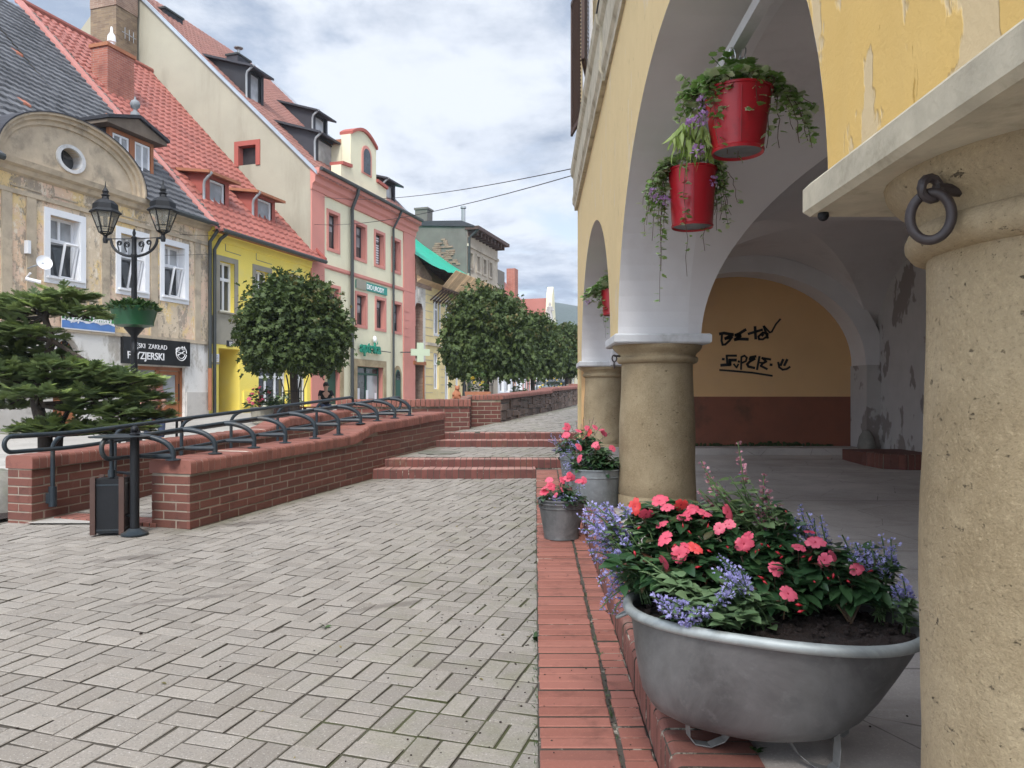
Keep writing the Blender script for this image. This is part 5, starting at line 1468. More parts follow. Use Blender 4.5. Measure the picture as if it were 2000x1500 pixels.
def yellow_house():
    y0, y1 = 23.76, 29.2; H = 6.62
    t = thing('yellow_house', 'bright yellow two-storey house with a steep red tiled roof and two little dormers', 'house', D(26.5, 3, gz(26)))
    W = [(fy(429), fy(458)), (fy(499), fy(525)), (fy(566), fy(588))]; zs, ze = 4.02, 5.62
    holes = [(a, b, zs if i == 0 else zs, ze if i == 0 else ze, .25) for i, (a, b) in enumerate(W)]
    d0, d1 = fy(427), fy(468); holes.append((d0, d1, gz(24.5), 2.86, .9)); s0, s1 = fy(505), fy(562); holes.append((s0, s1, .95, 2.35, .25)); s2, s3 = fy(574), fy(600); holes.append((s2, s3, .95, 2.35, .25))
    facade(t, 'wall', YELW, y0, y1, 0, H, holes, mrev=YELW)
    for i, (a, b) in enumerate(W):
        o = window(t, a, b, zs, ze, t=.16, mull=1, trans=.5 if i else .66, fw=.08, sur=GREYP, sw=.17, sp=.02, sill=GREYP)
    part('grey_patch', GREYP, t, (fy(410), fy(467), -.012, 0, 2.98, 3.86))
    cn = MB(); cn.prism([D(y0, p[0], p[1]) for p in [(0, 6.2), (-.05, 6.22), (-.08, 6.42), (-.22, 6.5), (-.28, 6.62), (0, 6.64)]], D(y1, 0, 0)-D(y0, 0, 0)); cn.build('cornice', YELW, t)
    ck = MB()
    for a, b, z in ((440, 470, 5.98), (500, 530, 5.96)): ck.tube([D(fy(a), -.01, z+.22), D(fy(a), -.01, z), D(fy(b), -.01, z-.02)], .012, 4)
    ck.build('stucco_relief', GREYP, t)
    dr = MB(); dbox(dr, d0+.05, d1-.05, .8, .88, gz(24.5), 2.8); dr.build('door', WOODD, t)
    for a, b in ((s0, s1), (s2, s3)): window(t, a, b, .95, 2.35, t=.15, fm=WHITE, gm=GLASS, mull=2, trans=.75, fw=.08)
    part('meter_box', YELW, t, (fy(474), fy(495), -.06, 0, .98, 1.5))
    # roof
    zr = lambda q: 6.78+1.045*q
    tiles(t, 'roof', TILER, y0-.25, y1+.35, -.42, 6.78-.42*.8, 7.5, zr(7.5), course=.37, wid=.29, wave=.075, th=.06, sag=.02)
    sb = MB(); roofslab(sb, y0+.02, y1, [(-.30, 6.44), (0, 6.5), (7.45, 14.4), (14.6, 6.5)]); sb.build('roof_boards', TERRA, t)
    rd = MB(); rd.tube([D(y0-.25, 7.5, zr(7.5)+.04), D(y1+.35, 7.5, zr(7.5)+.04)], .13, 8); rd.build('ridge', TILER, t, True)
    fl = MB(); fl.prism([D(y0-.42, -.45, 6.52), D(y0-.42, 7.5, zr(7.5)+.02), D(y0-.42, 7.5, zr(7.5)+.16), D(y0-.42, -.45, 6.66)], D(.28, 0, 0)-D(0, 0, 0)); fl.build('verge_flashing', METALF, t)
    f2 = MB(); f2.prism([D(y1+.28, -.45, 6.5), D(y1+.28, 7.5, zr(7.5)+.04), D(y1+.28, 7.5, zr(7.5)+.16), D(y1+.28, -.45, 6.62)], D(.12, 0, 0)-D(0, 0, 0)); f2.build('verge_flashing', PINKD, t)
    for pa, pb in ((402, 447), (497, 537)):
        tf = .75; ya, yb = fy(pa, tf), fy(pb, tf)
        shed_dormer(t, ya, yb, tf, 7.62, 8.42, zr, PINKD, TERRA, PIPEG, PVC, GLASSC, slope=.12, fw=.07)
    gutter(t, y0+.1, y1+.3, -.48, 6.46)
    pipe(t, 'drainpipe', PIPE, [D(y0+.35, -.46, 6.44), D(y0+.3, -.2, 6.25), D(y0+.16, -.1, 5.9), D(y0+.16, -.1, .8)], .055)
    tc = 4.4; ch = MB(); ya, yb = fy(210, tc), fy(262, tc); dbox(ch, ya, yb, tc, tc+.7, 10.6, 13.0); co = ch.build('chimney', CHIMR, t)
    c2 = MB(); dbox(c2, ya-.05, yb+.05, tc-.05, tc+.75, 13.0, 13.12); c2.build('chimney_cap', TERRA, co); c3 = MB(); q = D((ya+yb)/2-.1, tc+.3, 13.12); c3.lathe([(.09, 0), (.09, .2), (.14, .24), (.12, .45), (.05, .55), (.03, .75)], q, 12); c3.build('chimney_pot', WHITE, co, True)
    hs = thing('house_number', 'small dark house number plate above the recessed yellow doorway', 'number plate', D(fy(447), -.03, 2.9))
    p = MB(); dbox(p, fy(442), fy(453), -.035, -.003, 2.93, 3.12); p.build('plate', SIGNK, hs); text('11', .17, D(fy(443)+.06, -.042, 2.965), DD, LETW, hs, bold=.006)
    nb = thing('notice_board', 'white and grey notice plate beside the recessed yellow doorway', 'notice board', D(fy(420), -.03, 2.4))
    p = MB(); dbox(p, fy(413), fy(426), -.04, -.002, 2.42, 2.66); p.build('panel', WHITE, nb); p = MB(); dbox(p, fy(413), fy(426), -.05, -.002, 2.34, 2.40); p.build('ledge', GREYP, nb)
    for i in range(4):
        l = MB(); dbox(l, fy(414.5), fy(424.5), -.042, -.04, 2.46+i*.045, 2.475+i*.045); l.build('printed_line', GREYP, nb)
yellow_house()

# ---------------------------------------------------------------- cream and salmon house with the pharmacy
def pink_house():
    y0, y1 = 29.22, 38.0; H = 9.45
    t = thing('pharmacy_house', 'tall cream house with salmon trim, slate dormers and a pharmacy on the ground floor', 'house', D(33, 4, 1))
    zr = lambda q: 10.05+.955*q
    up = [(fy(641), fy(660)), (fy(694), fy(713)), (fy(733), fy(749)), (fy(767), fy(780))]
    lo = [(fy(643), fy(661)), (fy(696), fy(714)), (fy(734.5), fy(751)), (fy(768), fy(782))]
    holes = [(a, b, 7.22, 8.62, .25) for a, b in up]+[(a, b, 4.38, 5.66, .25) for a, b in lo]
    s0, s1 = fy(697), fy(748); holes.append((s0, s1, 1.15, 2.62, .3)); d0, d1 = fy(771), fy(781); holes.append((d0, d1, 1.0, 2.25, .3)); g0, g1 = fy(638), fy(664); holes.append((g0, g1, 1.0, 2.4, .3))
    facade(t, 'wall', CREAM, y0, y1, .3, H, holes, mrev=PINK)
    for i, (a, b) in enumerate(up): window(t, a, b, 7.22, 8.62, t=.2, fm=DKFRAME, gm=GLASSB if i < 2 else GLASSC, cur=(.5, .35, .7, .6)[i], mull=1, trans=.72, fw=.06, sur=PINK, sw=.13, sp=.035)
    for i, (a, b) in enumerate(lo): window(t, a, b, 4.38, 5.66, t=.2, fm=DKFRAME, gm=GLASSB if i else GLASSC, cur=(.5, .4, .65, .3)[i], mull=1, trans=.72, fw=.06, sur=PINK, sw=.13, sp=.035)
    bl = MB()
    for i in (2, 3):
        a, b = up[i]
        for z in np.arange(7.35, 8.5, .11): dbox(bl, a+.06, b-.06, .21, .225, z, z+.055)
    bl.build('window_blinds', WHITE, t)
    tr = MB(); ps = fy(632); dbox(tr, y0-.02, ps, -.05, .0, .3, H); pe = fy(787); dbox(tr, pe, y1+.02, -.05, 0, .3, H); dbox(tr, ps, pe, -.035, 0, 6.36, 6.46); dbox(tr, y0-.02, y1+.02, -.06, 0, 6.40, 6.52)
    tr.build('pilaster', PINK, t)
    for z in (4.2, 4.6, 5.0, 5.4): part('quoin', PINK, t, (pe-.02, pe+.5, -.065, -.04, z, z+.12))
    cn = MB(); cn.prism([D(y0-.05, p[0], p[1]) for p in [(0, 9.2), (-.08, 9.22), (-.10, 9.42), (-.2, 9.5), (-.22, 9.7), (-.36, 9.8), (-.40, 10.0), (0, 10.02)]], D(y1+.05, 0, 0)-D(y0-.05, 0, 0)); cn.build('cornice', PINK, t)
    # gable walls
    gw = MB(); tt, zz = 9.2, zr(9.2); h0 = (2.55, 3.17, 10.45, 11.1)
    def gpt(q, z, y=y0): return D(y, q, z)
    hq = [(2.45, 10.40), (3.25, 10.40), (3.25, 11.15), (2.45, 11.15)]
    gw.poly([gpt(0, .3), gpt(2.45, .3), gpt(2.45, zr(2.45)), gpt(0, zr(0))]); gw.poly([gpt(2.45, .3), gpt(3.25, .3), gpt(3.25, 10.40), gpt(2.45, 10.40)])
    gw.poly([gpt(2.45, 11.15), gpt(3.25, 11.15), gpt(3.25, zr(3.25)), gpt(2.45, zr(2.45))]); gw.poly([gpt(3.25, .3), gpt(18.4, .3), gpt(18.4, zr(0)), gpt(tt, zz), gpt(3.25, zr(3.25))])
    gw.poly([gpt(0, .3, y1), gpt(18.4, .3, y1), gpt(18.4, zr(0), y1), gpt(tt, zz, y1), gpt(0, zr(0), y1)])
    for i in range(4):
        a, b = hq[i], hq[(i+1) % 4]; gw.poly([gpt(*a), gpt(*b), gpt(b[0], b[1], y0+.3), gpt(a[0], a[1], y0+.3)], 1)
    gw.build('gable_wall', [GABLE, PINKD], t)
    sq = MB(); sw = .19
    for a in ((2.45-sw, 2.45, 10.40-.05, 11.15+sw), (3.25, 3.25+sw, 10.40-.05, 11.15+sw), (2.45, 3.25, 11.15, 11.15+sw)): dbox(sq, y0-.04, y0+.01, a[0], a[1], a[2], a[3])
    wo = sq.build('gable_window', PINKD, t); gl = MB(); gl.poly([gpt(q, z, y0+.25) for q, z in hq]); gl.build('pane', GLASS, wo)
    # roof
    tiles(t, 'roof', TILEB, y0-.02, y1+.05, -.35, zr(-.35)+.02, tt, zz, course=.34, wid=.26, wave=.035, th=.035, sag=.02)
    sb = MB(); roofslab(sb, y0+.4, y1-.03, [(0, zr(0)-.1), (tt, zz-.1), (18.4, zr(0)-.1)]); sb.build('roof_boards', TERRA, t)
    fl = MB(); fl.prism([D(y0-.10, -.3, zr(-.3)-.02), D(y0-.10, tt, zz), D(y0-.10, tt, zz+.16), D(y0-.10, -.3, zr(-.3)+.12)], D(.16, 0, 0)-D(0, 0, 0)); fl.build('verge_flashing', ZINCF, t)
    f2 = MB(); f2.prism([D(y1, -.3, zr(-.3)), D(y1, tt, zz), D(y1, tt, zz+.16), D(y1, -.3, zr(-.3)+.12)], D(.1, 0, 0)-D(0, 0, 0)); f2.build('verge_flashing', ZINCF, t)
    # slate dormers
    def dmr(pa, pb, tf, za, zb, sl=.25):
        ya, yb = fy(pa, tf), fy(pb, tf)
        return shed_dormer(t, ya, yb, tf, za, zb, zr, SLATE, SLATE, PIPEG, DKFRAME, GLASSC, slope=sl, overh=.35)
    dmr(617, 658, .8, 10.72, 11.88, .3); dmr(484, 515, 3.5, 13.25, 14.6, .3); dmr(612, 640, 3.7, 13.45, 14.65, .3); dmr(748, 772, .8, 10.8, 11.6)
    # stepped front gable with an arched window
    a0, a1, b0, b1 = fy(665), fy(754), fy(684), fy(734); ym = (b0+b1)/2
    def arcz(y): v = (y-ym)/((b1-b0)/2); return 12.28+.42*(1-abs(v)**1.8)
    fg = MB(); out = [(a0, 10.0), (a0, 10.78), (b0, 10.86), (b0, 12.28)]+[(b0+(b1-b0)*i/10, arcz(b0+(b1-b0)*i/10)) for i in range(1, 10)]+[(b1, 12.28), (b1, 10.86), (a1, 10.78), (a1, 10.0)]
    fg.prism([D(p[0], -.02, p[1]) for p in out], D(0, .45, 0)-D(0, 0, 0)); fg.poly([D(b0, .4, 10.8), D(b0, .4, 12.1), D(b0, 2.3, 12.1), D(b0, 1.0, 10.9)]); fgo = fg.build('front_gable', CREAM, t)
    hd = MB(); dbox(hd, b0-.02, b1+.02, .43, 2.2, 11.9, 12.1); hd.build('gable_roof', TERRA, fgo)
    cp = MB()
    for (p, q) in zip(out[1:-2], out[2:-1]):
        if abs(p[0]-q[0]) < 1e-3: continue
        cp.prism([D(p[0], -.12, p[1]), D(q[0], -.12, q[1]), D(q[0], -.12, q[1]+.13), D(p[0], -.12, p[1]+.13)], D(0, .62, 0)-D(0, 0, 0))
    cp.build('gable_coping', PINKD, fgo)
    wy0, wy1 = fy(708), fy(721); wm = (wy0+wy1)/2; hw = (wy1-wy0)/2; n = 12
    def archp(k2, zb): return [(wm-hw*k2, zb), (wm+hw*k2, zb)]+[(wm+hw*k2*math.cos(math.pi*i/n), 11.75+hw*k2*1.05*math.sin(math.pi*i/n)) for i in range(n+1)]
    aw = MB(); aw.prism([D(p[0], -.06, p[1]) for p in archp(1.45, 10.92)], D(0, .05, 0)-D(0, 0, 0)); awo = aw.build('arched_window', PINK, fgo)
    gl = MB(); gl.prism([D(p[0], -.075, p[1]) for p in archp(1.0, 10.98)], D(0, .02, 0)-D(0, 0, 0)); gl.build('pane', GLASS, awo)
    # chimneys
    for px0, px1, tc, zt_ in ((322, 357, 8.0, 17.95), (464, 489, 6.5, 17.0)):
        c = MB(); ya, yb = fy(px0, tc), fy(px1, tc); dbox(c, ya, yb, tc, tc+.6, zr(tc)-.6, zt_); co = c.build('chimney', SLATE, t)
        c2 = MB(); dbox(c2, ya-.05, yb+.05, tc-.05, tc+.65, zt_, zt_+.08); c2.build('chimney_cap', PIPE, co)
        if px0 > 400:
            c3 = MB(); q = D((ya+yb)/2, tc+.3, zt_+.08); c3.tube([q, q+V((0, 0, .35))], .07, 8); c3.lathe([(.2, 0), (.21, .03), (.02, .1)], q+V((0, 0, .42)), 10); c3.build('chimney_cowl', PIPEG, co)
    tc = 8.1; c = MB(); ya, yb = fy(231, tc)-.1, y0-.12; dbox(c, ya, yb, tc, tc+1.3, 13.2, 16.9); co = c.build('chimney', CHIMB, t); c = MB(); dbox(c, ya-.03, yb, tc-.03, tc+1.3, 16.9, 19.4); c.build('chimney_head', RUINB, co)
    an = MB(); q = D((ya+yb)/2, tc-.12, 15.9); an.tube([q-DD*.35, q+DD*.35], .02, 4); 
    for i in (-1, 0, 1): an.tube([q+DD*.22*i-V((0, 0, .22)), q+DD*.22*i+V((0, 0, .22))], .015, 4)
    an.build('chimney_anchor', PIPEG, co)
    # gutters and pipes
    gutter(t, y0, y1, -.45, 9.98)
    pipe(t, 'drainpipe', PIPE, [D(fy(682), -.45, 9.95), D(fy(682), -.4, 9.7), D(fy(682), -.14, 9.1), D(fy(682), -.14, .9)], .075)
    pipe(t, 'drainpipe', PIPE, [D(fy(768), -.45, 9.95), D(fy(766), -.35, 9.6), D(fy(764), -.12, 9.1), D(fy(764), -.12, .9)], .055)
    # shop front
    sf = MB(); k_ = .28
    for q in ((s0-k_, s0, .3, 2.62), (s1, s1+k_, .3, 2.62)): dbox(sf, q[0], q[1], -.03, .02, q[2], q[3])
    dbox(sf, s0-k_, s1+k_, -.03, .02, 2.62, 2.92); sfo = sf.build('shop_surround', SAND, t)
    window(t, s0, s1, 1.15, 2.62, t=.22, fm=GREEND, gm=GLASS, mull=1, trans=.78, fw=.07)
    po = MB()
    for q, w_, h in ((.15, .22, .5), (.5, .2, .42), (.85, .18, .3)): dbox(po, s0+(s1-s0)*q*.95+.05, s0+(s1-s0)*q*.95+.05+w_, .21, .215, 1.18, 1.18+h)
    po.build('window_poster', WHITE, t)
    cu = MB(); dbox(cu, s0+(s1-s0)*.55, s1-.1, .235, .24, 1.2, 2.25); cu.build('window_screen', GLASSC, t)
    wm = (d0+d1)/2; hw = (d1-d0)/2
    def dp(k2, zb): return [(wm-hw*k2, zb), (wm+hw*k2, zb)]+[(wm+hw*k2*math.cos(math.pi*i/n), 2.25+hw*k2*1.3*math.sin(math.pi*i/n)) for i in range(n+1)]
    ds = MB(); ds.prism([D(p[0], -.03, p[1]) for p in dp(1.55, 1.0)], D(0, .035, 0)-D(0, 0, 0)); dso = ds.build('arched_door', SAND, t)
    dg = MB(); dg.prism([D(p[0], -.045, p[1]) for p in dp(1.0, 1.0)], D(0, .02, 0)-D(0, 0, 0)); dg.build('door_leaf', GREEND, dso); dl = MB(); dl.prism([D(p[0], -.05, p[1]) for p in dp(.8, 2.1)], D(0, .01, 0)-D(0, 0, 0)); dl.build('fanlight', GLASS, dso)
    gd = MB(); dbox(gd, g0, g1, .2, .26, 1.0, 2.4); gdo = gd.build('shop_door', GREEND, t); gs = MB(); dbox(gs, g1, g1+.25, -.03, .02, .8, 2.6); dbox(gs, g0-.2, g0, -.03, .02, .8, 2.6); dbox(gs, g0-.2, g1+.25, -.03, .02, 2.4, 2.6) if False else None; gs.build('door_surround', SAND, gdo)
pink_house()
def pharmacy_signs():
    s = thing('shop_lettering', 'raised green pharmacy letters above the sandstone shop window', 'sign', D(fy(728), -.1, 3.2))
    text('apteka', .66, D(fy(698), -.14, 3.22), DD, GRNL, s, ext=.03, bold=.02, space=1.06)
    r = MB(); r.tube([D(fy(697), -.09, 3.35), D(fy(760), -.09, 3.35)], .02, 5); r.build('mounting_rail', PIPE, s)
    m = MB(); q = D(fy(727), -.12, 3.75); m.ball(q+V((0, 0, .1)), .09, 6, sz=1.6); m.build('white_emblem', WHITE, s)
    l = MB(); q = D(fy(729.5), -.14, 3.6); l.prism([q, q+DD*.08+V((0, 0, .02)), q+DD*.12+V((0, 0, .16))], DN*.03); l.build('leaf_mark', GRNL, s)
    y0, y1 = fy(694), fy(754); s = thing('shop_sign', 'green beauty salon signboard with its left end faded to grey', 'sign', D(fy(725), -.1, 5.9))
    p = MB(); dbox(p, y0, y1, -.06, -.002, 5.92, 6.27); p.build('panel', SIGNG, s); p = MB(); dbox(p, y0-.02, y0+(y1-y0)*.30, -.066, -.058, 5.90, 6.29); p.build('faded_end', GREYP, s)
    text('DIO URODY', .30, D(y0+(y1-y0)*.31, -.068, 5.985), DD, LETW, s, bold=.004, space=.94)
    s = thing('pharmacy_cross', 'pale green pharmacy cross on a wall bracket at the salmon corner', 'sign', D(fy(800), -.7, 3.2))
    c = D(fy(789), -.85, 3.42); u = V((.93, .36, 0)).normalized(); nn = V((u.y, -u.x, 0))
    m = MB(); a, b = .16, .46; pts = [(-a, -b), (a, -b), (a, -a), (b, -a), (b, a), (a, a), (a, b), (-a, b), (-a, a), (-b, a), (-b, -a), (-a, -a)]
    m.prism([c+u*p[0]+V((0, 0, p[1]))+nn*.06 for p in pts], -nn*.12); m.build('cross_panel', CROSSM, s)
    b_ = MB(); b_.tube([c-u*.4, D(fy(782), 0, 3.42)], .025, 6); b_.build('bracket', PIPE, s)
pharmacy_signs()

# ---------------------------------------------------------------- house under repair with the green tarpaulin
def ruin_house():
    y0, y1 = 38.05, 44.85
    t = thing('derelict_house', 'derelict cream house under a green tarpaulin with a bare lath eaves canopy', 'house', D(41, 4, 1))
    yb = fy(831); A_ = (fy(810), fy(826)); 
    W = [(fy(848), fy(858)), (fy(871), fy(880)), (fy(893), fy(901))]; holes = [(a, b, 4.6, 6.5, .2) for a, b in W]+[(fy(847), fy(857), 1.7, 3.6, .2), (fy(869), fy(878), 1.0, 3.3, .2), (fy(890), fy(897), 1.3, 3.4, .2)]
    facade(t, 'front_wall', CREAM2, yb, y1, .3, 7.3, holes)
    for h in holes: window(t, h[0], h[1], h[2], h[3], t=.1, fm=WHITE, gm=GLASSC if h[3] < 5 else GLASS, mull=1, trans=.7, fw=.07, sur=SLABW if h[3] > 5 else None, sw=.1)
    jl = MB()
    for z in np.arange(1.5, 7.2, .42):
        if z in (): pass
        for a, b in ((yb, fy(845)), (fy(861), fy(868)), (fy(883), fy(889)), (fy(904), y1)): dbox(jl, a, b, -.012, 0, z, z+.03)
    dbox(jl, yb, y1, -.1, 0, 3.95, 4.1); jl.build('rustication', OLDST, t)
    hl = [(A_[0], A_[1], 1.0, 2.9, .6), (A_[0], A_[1], 3.2, 6.0, .5)]
    facade(t, 'niche_wall', RUINW, y0, yb, .3, 7.2, hl, mrev=RUINB)
    nb = MB(); n = 10; ym = sum(A_)/2; hw = (A_[1]-A_[0])/2
    nb.poly([D(A_[0], .45, 3.2), D(A_[1], .45, 3.2), D(A_[1], .45, 5.0), D(A_[0], .45, 5.0)]); no = nb.build('blocked_niche', RUINB, t)
    nt_ = MB(); nt_.prism([D(A_[0], .4, 4.9), D(A_[1], .4, 4.9)]+[D(ym+hw*math.cos(math.pi*i/n), .4, 5.5+.65*math.sin(math.pi*i/n)) for i in range(n+1)], D(0, .03, 0)-D(0, 0, 0)); nt_.build('niche_head', PINK, no)
    sp = MB()
    for i in range(n):
        a0, a1 = math.pi*i/n, math.pi*(i+1)/n; p0, p1 = (ym+hw*math.cos(a0), 5.5+.62*math.sin(a0)), (ym+hw*math.cos(a1), 5.5+.62*math.sin(a1))
        sp.poly([D(p0[0], -.012, p0[1]), D(p1[0], -.012, p1[1]), D(p1[0], -.012, 6.2), D(p0[0], -.012, 6.2)])
    dbox(sp, ym-.12, ym+.12, -.05, -.01, 6.1, 6.7); sp.build('niche_arch', RUINW, t)
    dr = MB(); dbox(dr, A_[0]+.02, A_[1]-.02, .5, .56, 1.0, 2.9); dr.build('door', WOODD, t); lt = MB(); dbox(lt, A_[0]-.25, A_[1]+.2, -.1, .02, 2.9, 3.08); dbox(lt, A_[1], A_[1]+.12, -.04, .02, 1, 2.9); lt.build('lintel', WOODO, t)
    gb = MB(); gb.poly([D(y0+.04, -.05, 6.6), D(y0+.04, 8, 6.6), D(y0+.04, 8, 13.4), D(y0+.04, -.05, 7.2)]); gb.poly([D(y0+.1, -.03, 6.8), D(fy(842), -.03, 6.8), D(fy(842), -.03, 7.5), D(y0+.1, -.03, 8.4)]); gb.build('gable_brick', RUINB, t)
    tp = MB(); ny, nt2 = 40, 30; ye = fy(862)
    P0 = lambda u, v: D(y0-.15+(y1-y0+.2)*u, -1.0+8.6*v, 7.75+6.4*v+.05*math.sin(u*40)*(.4+v)+.09*mnoise.noise(V((u*9, v*6, 1)))-.25*math.sin(math.pi*v))
    vs = [P0(i/ny, j/nt2) for j in range(nt2+1) for i in range(ny+1)]
    tp.add(vs, [(j*(ny+1)+i, j*(ny+1)+i+1, (j+1)*(ny+1)+i+1, (j+1)*(ny+1)+i) for j in range(nt2) for i in range(ny)]); tp.build('tarpaulin_roof', TARP, t, True)
    rf = MB(); roofslab(rf, y0+.2, y1, [(-.3, 7.2), (0, 7.0), (8, 13.2), (12, 7)]); rf.build('roof_boards', WOODR, t)
    ea = MB(); ya = fy(838); n = 26
    for i in range(n):
        a = ya+(y1+.6-ya)*i/n; w_ = (y1+.6-ya)/n*.86
        q = [D(a, -.75, 6.95), D(a+w_, -.75, 6.95), D(a+w_, -1.5, 7.75), D(a, -1.5, 7.75)]
        ea.prism(q, V((0, 0, .03)))
    ea.build('lath_canopy', WOODR, t)
    br = MB()
    for i in range(14):
        a = ya+.1+(y1-ya)*i/14; br.tube([D(a, -.02, 6.3), D(a+.1, -.75, 6.9)], .04, 4); br.tube([D(a+.35, -.02, 6.2), D(a+.2, -.75, 6.9)], .03, 4)
    br.tube([D(ya, -.75, 6.9), D(y1+.6, -.75, 6.9)], .05, 4); br.build('canopy_brackets', WOODD, t)
CREAM2 = MAT('yellow_cream_front', (.62, .50, .25), .9, .08, 1.2, .2, 30, dirt=(.5, .42, .25), dscale=.8)
ruin_house()
def grey_house():
    y0, y1 = 44.9, 50.2; H = 11.2
    t = thing('grey_house', 'tall grey stone house with a bare brick patch on its windowless side', 'house', D(47, 4, 1))
    zs = [(8.9, 9.8), (6.1, 8.0), (3.2, 5.2)]; ys = [(fy(a), fy(b)) for a, b in ((916.5, 922.5), (930.5, 936.5), (943, 948.5), (955, 960))]
    holes = [(a, b, c, d, .25) for a, b in ys for c, d in zs]
    facade(t, 'front_wall', OLDST, y0, y1, .4, H, holes)
    for h in holes: window(t, h[0], h[1], h[2], h[3], t=.15, fm=WHITE, gm=GLASS, mull=1, trans=.7 if h[3]-h[2] > 1 else 0, fw=.07, sur=OLDST, sw=.12, sp=.06)
    cn = MB(); 
    for z, d in ((5.6, .12), (8.35, .14), (10.1, .1)): dbox(cn, y0, y1, -d, 0, z, z+.16)
    for a, b in ys: dbox(cn, a-.2, b+.2, -.2, 0, 8.1, 8.22)
    cn.build('string_course', OLDST, t)
    ev = MB(); dbox(ev, y0-.05, y1+.2, -.75, .1, 11.05, 11.25); ev.build('eaves', WOODD, t); bk = MB()
    for i in range(9): dbox(bk, y0+.2+i*.58, y0+.32+i*.58, -.6, 0, 10.75, 11.05)
    bk.build('eaves_bracket', WOODD, t)
    sd_ = MB(); sd_.poly([D(y0, 0, .4), D(y0, 12, .4), D(y0, 12, 12.2), D(y0, .3, 11.55), D(y0, 0, 11.2)]); sd_.poly([D(y1, 0, .4), D(y1, 12, .4), D(y1, 12, 12.2), D(y1, 0, 11.3)]); so = sd_.build('side_wall', GREYH, t)
    pb = MB(); random.seed(12)
    for i in range(520):
        a, r = random.uniform(0, 6.28), random.random()**.6*(1+.2*math.sin(i*.7)); q, z = 1.7+1.0*r*math.cos(a), 8.3+1.9*r*math.sin(a)-.35*r*math.cos(a); z = round(z/.115)*.115
        w_ = .26; dbox(pb, y0-.03-random.random()*.03, y0, q-w_/2, q+w_/2, z-.05, z+.05)
    pb.build('exposed_brick', RUINB, so)
    rf = MB(); rf.prism([D(y0-.1, -.5, 11.26), D(y0-.1, .3, 11.6), D(y0-.1, 12, 12.3), D(y0-.1, 12, 12.2), D(y0-.1, -.5, 11.2)], D(y1+.2, 0, 0)-D(y0-.1, 0, 0)); rf.build('roof', SLATE, t)
    c = MB(); a, b = fy(815, 3.4), fy(838, 3.4); dbox(c, y0+.15, y0+.9, 2.6, 3.4, 11.5, 12.5); co = c.build('chimney', GREYH, t); c = MB(); dbox(c, y0+.1, y0+.95, 2.55, 3.45, 12.5, 12.62); c.build('chimney_cap', GREYH, co)
    q = D(y0+.3, .35, 11.6); p = MB(); p.tube([q, q+V((0, 0, .75))], .12, 8); p.lathe([(.17, 0), (.17, .1), (.02, .16)], q+V((0, 0, .8)), 10); p.build('flue', PIPEG, t)
    pipe(t, 'drainpipe', PIPE, [D(y0+.1, -.7, 11.1), D(y0+.1, -.1, 10.6), D(y0+.1, -.1, 1)], .08)
grey_house()
STATUE = MAT('grey_stone_figure', (.36, .35, .34), .9, .15, 3, .3, 20)
